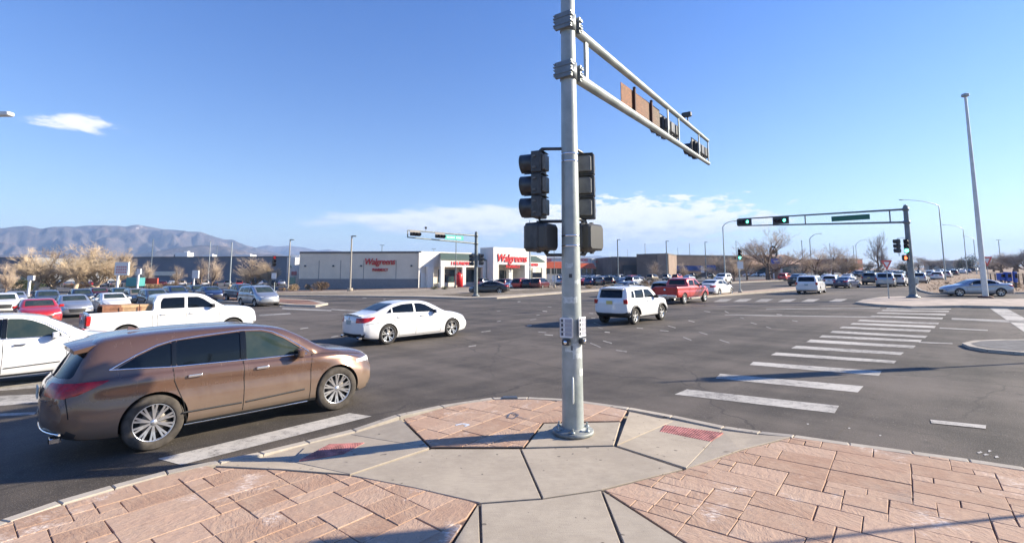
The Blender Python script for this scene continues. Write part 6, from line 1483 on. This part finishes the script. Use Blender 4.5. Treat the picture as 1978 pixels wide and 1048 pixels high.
for k, px, yt, Y, w, lb in (('spread',1266,506,150,38,'small bare tree against the brown store, left of the raised corner'),('spread',1318,508,152,34,'small bare tree before the blue panels'),('spread',1390,494,120,60,'bare tan tree left of the green median signal'),('spread',1415,500,110,50,'lower bare tree beside the green median signal'),('spread',1481,450,118,108,'largest bare tree, spreading above the oval sign'),('spread',1440,484,122,60,'bare tan tree left of the largest bare tree'),
  ('spread',1572,486,118,64,'bare tan tree right of the tan building'),('spread',1605,478,124,72,'taller bare tan tree in the clump left of the lone grey tree'),('gold',1628,492,120,50,'golden bare tree at the right end of the clump'),('grey',1692,457,125,62,'lone grey upright bare tree with a fan of branches'),('spread',1548,500,128,50,'low bare tree behind the minivan')):
    tree(k, px, yt, Y, lb, w, 'bare trees along the far road')
for i, (px, yt, Y, w) in enumerate(((1770,500,240,50),(1795,497,260,60),(1815,500,250,50),(1745,505,230,50),(1672,505,230,40),(1850,500,280,40),(1930,490,170,80),(1958,484,160,80),(1990,486,150,80),(1915,500,200,50),(2030,488,150,90))):
    tree('grey' if i % 3 else 'spread', px, yt, Y, ('bare tree in the far row right of the signal pole, '+('left','middle','right','near pole','by the brick building','far end')[i] if i < 6 else 'bushy bare tree at the far right edge behind the dirt verge, '+('left','second','edge','lower left','outside')[i-6]), w, 'far bare trees at right')
bush('ever', 1868, 0, 34, 26, 'dark evergreen clump left of the tall white pole', Y=220, nm='evergreen_tree', cat='tree'); bush('ever', 1852, 0, 18, 20, 'small dark evergreen beside the larger clump', Y=230, nm='evergreen_tree', cat='tree')
bush('ever', 1695, 0, 24, 14, 'dark evergreen shrub under the lone grey tree', Y=130); bush('ever', 1746, 0, 26, 18, 'dark evergreen behind the right signal pole', Y=170, nm='evergreen_tree', cat='tree')
bush('ever', 1668, 0, 20, 12, 'dark shrub right of the brick building', Y=150)
for px, py, w, h_, lb, k in ((621,560,36,17,'largest round dry shrub before the dark drugstore wall','dry'),(594,559,14,12,'small dry shrub left of the largest one','dry'),(567,561,22,13,'dry shrub at the foot of the lamp post left of the drugstore','dry'),(601,561,10,6,'tiny dry shrub below the small one','dry'),(545,561,16,6,'low flat dry shrub by the median signal','dry'),(520,563,12,5,'low dry shrub left of the median signal base','dry'),(838,559,20,7,'low dark shrub at the sunny drugstore corner','olive'),(858,559,18,7,'second low shrub by the drugstore porch','olive'),
   (447,563,26,10,'dry shrub behind the silver minivan','dry'),(1245,553,18,14,'orange-brown shrub behind the jeep-like car','dry'),(1262,552,16,12,'dry shrub left of the red pickup','dry'),(1170,556,18,7,'low shrub right of the near pole','dry'),(1140,557,22,7,'low shrub beside the parked cars right of the near pole','dry'),(1258,534,12,16,'small yellow-green tree before the brown store','olive'),(1345,538,22,7,'flat green shrub beyond the red pickup','olive'),(1375,538,12,8,'small dark shrub beyond the white car','ever'),
   (1585,534,30,16,'dark green rounded shrub behind the minivan','olive'),(1510,531,16,10,'low shrub by the oval sign','olive'),(25,556,60,18,'dry shrub at the left edge','dry'),(60,560,56,20,'dark shrub below the golden trees','ever'),(255,556,30,16,'dark shrub beside the white and pink sign','olive'),(290,558,36,12,'dry shrub right of the white and pink sign','dry'),(330,556,30,12,'dry shrub before the slate store','dry'),(150,556,60,10,'low dry hedge under the golden trees','dry'),(1960,556,26,12,'dry weeds on the right dirt verge','dry'),(1830,548,12,4,'tuft of dry weeds on the dirt verge','dry'),(1930,520,60,16,'brown bushes at the far right behind the verge','dry')):
    bush(k, px, py, w, h_, lb)
# low dry bank rising behind the verge at the right edge
a_, b_ = at(1890, 533, .1), at(2250, 545, .1); vs = []; ni, nj = 40, 12; dd_ = (b_-a_); nn_ = Vector((-dd_.y, dd_.x, 0)).normalized()
for i in range(ni+1):
    for j in range(nj+1):
        u, v = i/ni, j/nj; p = a_+dd_*u+nn_*(v-.3)*26; env = math.sin(math.pi*min(1, v))**1.2*min(1, u*3)*min(1, (1-u)*6)
        vs.append((p.x, p.y, hgt(p.x)+.06+env*(1.7+.5*noise.noise(Vector((p.x*.1, p.y*.1, 0))))))
MB().add(vs, [(i*(nj+1)+j, (i+1)*(nj+1)+j, (i+1)*(nj+1)+j+1, i*(nj+1)+j+1) for i in range(ni) for j in range(nj)], 0, True).build('dirt_bank', [dirt_mat('dry_grass_bank', (.38, .28, .18), (.30, .21, .14), (.44, .34, .23))], kind='structure')
# dry weeds scattered on the dirt verge
wd3 = MB(); rw = random.Random(11)
for i in range(900):
    px, py = rw.uniform(1790, 1990), rw.uniform(526, 562); p = at(px, py, .14)
    for k in range(4): a = rw.uniform(0, 6.28); h_ = rw.uniform(.08, .3); wd3.add([p, p+Vector((.03,0,0)), p+Vector((math.cos(a)*.12, math.sin(a)*.12, h_))], [(0,1,2)])
wd3.build('dry_grass', [M_DRY], kind='stuff')
# oval sign, blue sign, other roadside signs
def board(nm, px, y0, y1, wpx, Y, m, label, post=True, depth=.3, cat='sign', extra=None):
    p = onray(px, (y0+y1)/2, Y); t = thing(nm, label, cat, (p.x, Y, hgt(p.x))); w = wpx/F*Y; h_ = (y1-y0)/F*Y; z = p.z-hgt(p.x)
    MB().box((0,0,z), (w, depth, h_)).build('sign_board', [m], t)
    if post: MB().box((-w*.3,.1,z/2-h_/4), (.25,.25,z-h_/2+.0)).build('post', [M_WHITE], t)
    return t, w, h_, z
M_SBLUE = mat('sign_blue', (.03,.10,.50), .4)
t, w, h_, z = board('store_sign', 1498, 499, 509, 15, 128, M_SBLUE, 'blue sign board with a white post under the oval sign', depth=.5)
MB().box((w*.5+.3,.0,z-1.2), (.45,.5,h_+3.6)).build('post', [M_STUCW], t); MB().box((0,.0,z-h_/2-.9), (w,.4,1.6)).build('lower_board', [M_TANR], t); MB().box((0,-.27,z), (w*.6,.03,.25)).build('sign_line', [M_WHITE], t)
p = onray(1494, 487, 128.5); t = thing('oval_sign', 'dark oval ring sign in front of the tan building', 'sign', (p.x, 128.5, hgt(p.x))); zz = p.z-hgt(p.x); ring_ = [(math.cos(a)*.85, 0, math.sin(a)*1.45+zz) for a in np.linspace(0, 2*math.pi, 25)]
MB().tube(ring_, .26, 8, cap=False).build('ring', [mat('dark_teal_sign', (.05,.07,.07), .5)], t); MB().box((0,0,(zz-1.4)/2), (1.7,.5,zz-1.6)).build('post', [M_BROWNL], t); MB().lathe([(0,0),(.6,0),(0,.02)], (0,-.05,zz), 'y', 16).build('sign_face', [M_TANW], t)
t, w, h_, z = board('store_sign', 236, 506, 531, 26, 78, M_WHITE, 'white roadside sign with faded pink lettering before the golden trees')
rs = random.Random(5)
for r in range(3):
    for k in range(5): MB().box((-w*.32+k*w*.16,-.17,z+h_*(.12-.2*r)), (w*.11,.02,h_*.12)).build('sign_letter', [mat('faded_pink', (.62,.25,.25), .6)], t)
board('store_sign', 269, 519, 529, 7, 85, M_WHITE, 'small white sign right of the white and pink sign'); board('store_sign', 378, 522, 537, 12, 100, M_WHITE, 'white sign board before the two bare tan trees')
board('store_sign', 60, 532, 541, 12, 75, M_WHITE, 'small white board under the leftmost golden tree')
board('store_sign', 1213, 523, 533, 14, 120, M_FRAME, 'white framed dark sign in the lot behind the jeep-like car')
board('menu_board', 1037, 526, 536, 18, 95, M_FRAME, 'wide black board on the parking lot right of the drugstore', post=False, cat='board')
board('concrete_pillar', 1060, 530, 556, 6, 90, M_STUC, 'pale concrete pillar right of the black board', post=False, depth=.8, cat='pillar')
board('portable_shed', 262, 536, 552, 20, 88, mat('teal_shed', (.06,.28,.28), .6), 'teal kiosk among the cars behind the pickup', post=False, depth=2, cat='kiosk')
board('banner', 290, 537, 548, 30, 90, mat('red_banner', (.55,.08,.05), .7), 'red banner behind the lumber pickup', post=False, cat='banner')
# painted white wall between the slate store and the drugstore
t = thing('painted_wall', 'white stepped building end with green and red painted patches left of the drugstore', 'wall')
for nm, x0, x1, y0, y1, Y, m in (('wall', 555, 568, 497, 549, 116, M_STUCW), ('wall', 562, 578, 492, 511, 118, M_WHITE), ('wall', 566, 577, 511.3, 552, 119, M_STUCW), ('painted_patch', 556, 570, 535, 548, 115.6, mat('pale_green_paint', (.36,.50,.36), .8)), ('painted_patch', 563, 573, 524, 531, 115.5, mat('pale_red_paint', (.5,.2,.18), .8)), ('painted_patch', 557, 563, 512, 517, 115.55, mat('grey_green_paint', (.3,.36,.32), .8))):
    a, b = onray(x0, y0, Y), onray(x1, y1, Y); MB().box(((a.x+b.x)/2, Y+(.0 if nm == 'painted_patch' else 1.5), (a.z+b.z)/2), (b.x-a.x, .1 if nm == 'painted_patch' else 3, a.z-b.z)).build(nm, [m], t)
# yield signs, blue boxes, small fence at right
def yield_sign(px, by, hy, wpx, label, dz=.15, Y=None):
    B = at(px, by, dz); t = thing('yield_sign', label, 'road sign', B); z = pole_z(px, hy, B.y, B.x)-B.z; w = wpx/2/F*B.y
    MB().box((0,.04,z/2+.2), (.06,.04,z+.4)).build('post', [M_GALV], t)
    def tri(s, y, m, nm): MB().add([(-w*s,y,z+w*.58*s),(w*s,y,z+w*.58*s),(0,y,z-w*1.15*s),(-w*s,y+.015,z+w*.58*s),(w*s,y+.015,z+w*.58*s),(0,y+.015,z-w*1.15*s)], [(0,2,1),(3,4,5),(0,1,4,3),(1,2,5,4),(2,0,3,5)]).build(nm, [m], t)
    tri(1, 0, mat('sign_red', (.60,.10,.08), .5), 'sign_border'); tri(.52, -.006, M_WHITE, 'sign_face')
yield_sign(1718, 576, 509, 22, 'red and white yield sign on the traffic island left of the far right pole'); yield_sign(1911, 548, 502, 22, 'faded pink yield sign above the silver sedan')
for px, w_, y0, y1, lb in ((1936, 9, 527, 541, 'blue newspaper box nearer the silver sedan'), (1949, 8, 525, 543, 'blue newspaper box in the middle of three'), (1963, 5, 524, 545, 'narrow blue box at the right of three')):
    B = at(px, 556, .14); Y = B.y; t = thing('newspaper_box', lb, 'box', B, group='blue boxes on the right verge'); w = w_/F*Y*1.2; z0 = pole_z(px, y1, Y, B.x)-B.z; z1 = pole_z(px, y0, Y, B.x)-B.z
    MB().rbox((0,0,(z0+z1)/2), (w, w*.8, z1-z0), .05).build('case', [mat('box_blue', (.03,.09,.40), .45)], t); MB().box((0,-w*.41,(z0+z1)/2+.1), (w*.7,.02,(z1-z0)*.4)).build('window', [M_GLASS], t); MB().box((0,0,z0/2), (.12,.12,z0)).build('post', [M_FRAME], t)
ft = thing('wire_fence', 'low fence of thin brown posts behind the blue boxes at the right edge', 'fence')
for i in range(12): p = at(1915+i*9, 551-i*.2, .14); MB().box((p.x,p.y,p.z+.7), (.09,.09,1.4)).build('post', [M_BARK], ft)
a, b = at(1915, 551, .14), at(1915+99, 549, .14)
for z in (.55, 1.25): MB().tube([a+Vector((0,0,z)), b+Vector((0,0,z))], .02, 4).build('rail', [M_BARK], ft)

# ---------------- vehicles ----------------
suv = build_vehicle(SUV, 'family_suv', 'bronze brown SUV with dusty flanks, nearest the corner', 'car', P_BROWN, 'cars crossing towards the right', glass=(2.94,))
place(suv, -5.06, 9.50, 45.8, 1.035)
sed = build_vehicle(SEDAN, 'sedan', 'white fastback sedan crossing ahead of the brown SUV', 'car', P_WHITE, 'cars crossing towards the right')
place(sed, -4.18, 20.6, 44.4, 1.055)
box = build_vehicle(BOXY, 'compact_suv', 'boxy white compact SUV with roof rails right of the near pole', 'car', P_WHITE, 'cars crossing towards the right')
place(box, 6.30, 26.15, 47, 1.08)
trk = build_vehicle(TRUCK, 'pickup_truck', 'bright red crew cab pickup with chrome bumper', 'pickup', P_RED, 'cars crossing towards the right')
place(trk, 13.9, 40.6, 45.5, 1.03)
van = build_vehicle(VAN, 'minivan', 'white minivan seen from behind before the far median', 'minivan', P_WHITE, 'cars driving away on the far right road')
place(van, 31.6, 52.8, 50, 1.07)
def copy_car(src, old, paint, name, label, cat, X, Y, head, sc=1., group=None):
    c = dup(src, label, group); c.name = name; c['category'] = cat
    if paint != old: recolor(c, old, paint)
    place(c, X, Y, head, sc); return c
def byP(px, py, back=0., side=0., head=45.):
    p = at(px, py); a = math.radians(head); return p.x+math.cos(a)*back-math.sin(a)*side, p.y+math.sin(a)*back+math.cos(a)*side
w2_ = copy_car(trk, P_RED, P_WHITE, 'pickup_truck', 'white crew cab pickup carrying wood, behind the brown SUV', 'pickup', -13.95, 21.1, 45.5, 1.02, 'cars crossing towards the right')
lm = thing('timber_load', 'pale timber crates stacked in the white pickup bed', 'timber', w2_.location); lm.rotation_euler = w2_.rotation_euler
mt_ = mat('raw_timber', (.46,.30,.17), .8, var=.25, vscale=5); mt2 = mat('red_brown_timber', (.26,.12,.07), .8, var=.25, vscale=5)
for i, (x, l_, m) in enumerate(((-2.28,.55,mt2),(-1.72,.55,mt_),(-1.14,.55,mt_))):
    for k in range(5): MB().box((x,-.70,.98+k*.135), (l_,.03,.12)).build('board', [m], lm)
    for e in (-1, 1): MB().box((x+e*l_*.46,-.72,1.17), (.05,.05,.66)).build('post', [mt2], lm)
    MB().box((x,0,1.56), (l_,1.36,.05)).build('lid', [m], lm); MB().box((x,.70,1.17), (l_,.03,.66)).build('side_board', [m], lm)
copy_car(suv, P_BROWN, P_WHITE, 'family_suv', 'white SUV cut by the left edge, beyond the brown SUV', 'car', -12.75, 13.05, 45.5, 1.05, 'cars crossing towards the right')
silv = copy_car(sed, P_WHITE, P_SILV, 'sedan', 'silver sedan turning in the slip lane behind the tall white pole', 'car', 39.9, 43.2, 160, .98)
x, y = byP(1275, 581, 2.2, 0); copy_car(suv, P_BROWN, P_BLACK, 'family_suv', 'black SUV half hidden left of the red pickup', 'car', x, y, 45.5, 1., 'cars crossing towards the right')
x, y = byP(1374, 571, 1.2, 0); copy_car(sed, P_WHITE, P_WHITE, 'sedan', 'white sedan just beyond the hood of the red pickup', 'car', x, y, 45.5, 1.1, 'cars crossing towards the right')
x, y = byP(1216, 571, 0, 0); copy_car(sed, P_WHITE, P_GREY, 'sedan', 'dark grey sedan behind the roof of the boxy white SUV', 'car', x, y, 45.5, 1.05, 'cars crossing towards the right')
x, y = byP(1397, 547.5); copy_car(box, P_WHITE, P_WHITE, 'compact_suv', 'white compact SUV facing the viewer beyond the right median', 'car', x, y, 228, 1.15, 'cars on the far side of the right road')
x, y = byP(1516, 541.5, 1.); copy_car(suv, P_BROWN, P_RED, 'family_suv', 'red SUV beyond the median, left of the minivan', 'car', x, y, 40, 1., 'cars on the far side of the right road')
x, y = byP(1547, 551); copy_car(sed, P_WHITE, P_BLACK, 'sedan', 'black car whose roof shows above the white minivan', 'car', x, y, 45, 1.25, 'cars driving away on the far right road')
x, y = byP(1607, 553.5, .6); copy_car(suv, P_BROWN, P_WHITE, 'family_suv', 'white SUV right of the minivan, seen from behind', 'car', x, y, 48, 1., 'cars driving away on the far right road')
x, y = byP(1637, 555.5); copy_car(sed, P_WHITE, P_BLUE, 'sedan', 'dark blue coupe-like car right of the white SUV', 'car', x, y, 36, .98, 'cars driving away on the far right road')
x, y = byP(1712, 553.5, .5); copy_car(van, P_WHITE, P_SILV, 'minivan', 'pale silver van behind the left yield sign', 'minivan', x, y, 50, 1.08, 'cars driving away on the far right road')
x, y = byP(1684, 549.5); copy_car(box, P_WHITE, P_GREY, 'compact_suv', 'dark grey SUV left of the pale silver van', 'car', x, y, 47, 1.1, 'cars driving away on the far right road')
x, y = byP(945, 566.5); bk = copy_car(sed, P_WHITE, P_BLACK, 'sedan', 'black sedan waiting before the drugstore tower', 'car', x, y, 171, 1.1)
vx, vy = byP(489, 591); copy_car(van, P_WHITE, P_SILV, 'minivan', 'silver blue minivan facing the junction, right of the white pickup hood', 'minivan', vx, vy+1, 318, 1.05, 'cars queuing on the left road')
x, y = byP(436, 584); copy_car(trk, P_RED, P_GREY, 'pickup_truck', 'dark grey pickup with chrome grille left of the silver minivan', 'pickup', x, y+3, 318, .98, 'cars queuing on the left road')
for px, d, src, old, pnt, nm, lb, sc in ((85,30.0,sed,P_WHITE,P_RED,'sedan','red sedan facing the viewer above the left white SUV',1.04),(150,36.5,sed,P_WHITE,P_SILV,'sedan','pale silver sedan behind the red one',1.06),(225,39.8,sed,P_WHITE,P_WHITE,'sedan','white sedan above the bed of the white pickup',1.06),(18,40.5,suv,P_BROWN,P_WHITE,'family_suv','white SUV at the left edge of the queue',1.0),(100,47.5,suv,P_BROWN,P_GREY,'family_suv','steel blue grey SUV behind the red sedan',1.02),(40,55,sed,P_WHITE,P_SILV,'sedan','silver sedan above the white SUV at the left edge',1.),(165,54,suv,P_BROWN,P_BLACK,'family_suv','black SUV under the golden trees',1.),(198,60,box,P_WHITE,P_MAROON,'compact_suv','maroon compact SUV under the golden trees',1.),(240,58,suv,P_BROWN,P_TEAL,'family_suv','dark green SUV under the white and pink sign',1.),(272,50,box,P_WHITE,P_TAN,'compact_suv','beige compact SUV above the timber load',1.),(305,47,suv,P_BROWN,P_GREY,'family_suv','grey SUV left of the white pickup cab',1.),(345,58,van,P_WHITE,P_BLUE,'minivan','dark blue van above the white pickup cab',1.),(385,66,box,P_WHITE,P_BLACK,'compact_suv','black compact SUV above the white pickup hood',1.),(412,60,sed,P_WHITE,P_BLUE,'sedan','dark blue sedan right of the white pickup cab',1.1)):
    copy_car(src, old, pnt, nm, lb, 'minivan' if src is van else 'car', fx(px, d), d, 318, sc, 'cars queuing on the left road')
# row vanishing along the far right road
rowp = ((1737,552,'white'),(1779,548.5,'silver'),(1742,540,'grey'),(1813,541,'white'),(1764,540.5,'black'),(1800,535,'white'),(1829,537,'silver'),(1844,532.5,'black'),(1640,545,'white'),(1600,544,'white'),(1861,529,'white'))
SRC = [(suv, P_BROWN, 'family_suv'), (box, P_WHITE, 'compact_suv'), (sed, P_WHITE, 'sedan')]
DESC = ['white car right of the yield sign','silver SUV right of the far signal pole','grey car half hidden behind the far signal pole','white SUV below the curved street lamp','black car behind the far signal pole','white car second in the far queue','silver car beside the street lamp foot','black car farther along the queue','white car behind the blue coupe','white car behind the far white SUV','white car far along the queue']
for i, (px, py, c) in enumerate(rowp):
    src, old, nm = SRC[(i+(1 if c != 'silver' else 0)) % 2 if i < 8 else 2]; x, y = byP(px, py); copy_car(src, old, PAINTS[c], nm, DESC[i], 'car', x, y, 44.5, 1.02, 'cars driving away on the far right road')
# small cars: one light mesh each
LM = {}
def lod(kind, c, label, X, Y, head, sc=1., group=None):
    key = (kind, c)
    if key not in LM: LM[key] = lod_mesh(dict(suv=SUV, sedan=SEDAN, box=BOXY, van=VAN)[kind], PAINTS[c], 'small_car')
    o = link('parked_car', LM[key]); o['label'] = label; o['category'] = 'car'
    if group: o['group'] = group
    place(o, X, Y, head, sc); return o
rq = random.Random(21); CC = ['white','silver','grey','black','blue','red','maroon','tan','white','silver','black']
CN = dict(white='white', silver='silver', grey='grey', black='black', blue='dark blue', red='red', maroon='maroon', tan='beige', green='dark green')
def lotrow(x0, x1, py, n, where, head, grp, jit=.8):
    used_ = set()
    for i in range(n):
        px = x0+(x1-x0)*(i+.5)/n+rq.uniform(-jit, jit)
        for _ in range(40):
            c = rq.choice(CC); k = rq.choice(('suv','sedan','box','sedan','van'))
            if (c, k) not in used_: break
        used_.add((c, k)); p = at(px, py+rq.uniform(-.3,.3), .06)
        lod(k, c, f'small {CN[c]} {dict(suv="SUV", sedan="sedan", box="boxy car", van="van")[k]} parked {where}', p.x, p.y, head+rq.uniform(-4, 4), 1., grp)
lotrow(972, 1052, 556.5, 5, 'before the drugstore tower', 60, 'cars parked at the drugstore')
lotrow(925, 1010, 552.5, 4, 'close to the drugstore porch', 60, 'cars parked at the drugstore')
g_ = 'cars parked in the lots before the distant stores'
lotrow(1082, 1235, 551, 8, 'in the front row right of the near pole', 50, g_)
lotrow(1085, 1225, 546, 10, 'in the second row right of the near pole', 230, g_)
lotrow(1075, 1215, 541, 13, 'in the third row right of the near pole', 50, g_)
lotrow(1070, 1210, 537.5, 15, 'below the orange awnings', 230, g_)
lotrow(1225, 1350, 541, 5, 'before the big brown store', 50, g_, 6)
lotrow(1230, 1420, 535.5, 6, 'near the brown store wall', 50, g_, 6)
lotrow(1440, 1490, 534, 3, 'under the largest bare tree', 160, g_)
lotrow(1655, 1740, 534, 8, 'beyond the far median near the lone tree', 215, g_)
lotrow(1650, 1730, 530.5, 9, 'in the distance beyond the lone tree', 215, g_)
lotrow(10, 330, 553.5, 14, 'in the lot beneath the golden trees', 120, 'cars parked before the slate store', 4)
lotrow(320, 555, 552, 11, 'in the lot before the slate store', 120, 'cars parked before the slate store', 3)
for i in range(26):
    s_ = 18+i*9.+rq.uniform(-1.5, 1.5); b0 = at(1829, 537); ln = rq.choice((0, 3.4, 6.8)); X, Y = b0.x+dA.x*s_-.7*ln, b0.y+dA.y*s_+.7*ln
    c = rq.choice(['white','white','silver','grey','black','blue']); lod(rq.choice(('suv','sedan','box','van')), c, f'tiny {CN[c]} vehicle in the {("nearer","middle","farthest")[min(2, i//9)]} part of the queue vanishing along the right road', X, Y, 44.5, 1., 'cars driving away on the far right road')
# ---------------- air ----------------
hz_ = MB().box((0, 3000, 233), (15800, 11900, 502)).mesh('haze', []); M_HZ = bpy.data.materials.new('haze_air'); M_HZ.use_nodes = True; t = M_HZ.node_tree; t.nodes.clear()
pv = t.nodes.new('ShaderNodeVolumePrincipled'); pv.inputs['Color'].default_value = (.42,.62,1.,1); pv.inputs['Density'].default_value = .00017; pv.inputs['Anisotropy'].default_value = .1
t.links.new(pv.outputs[0], t.nodes.new('ShaderNodeOutputMaterial').inputs['Volume']); hz_.materials.append(M_HZ); o = link('haze', hz_); o['kind'] = 'stuff'
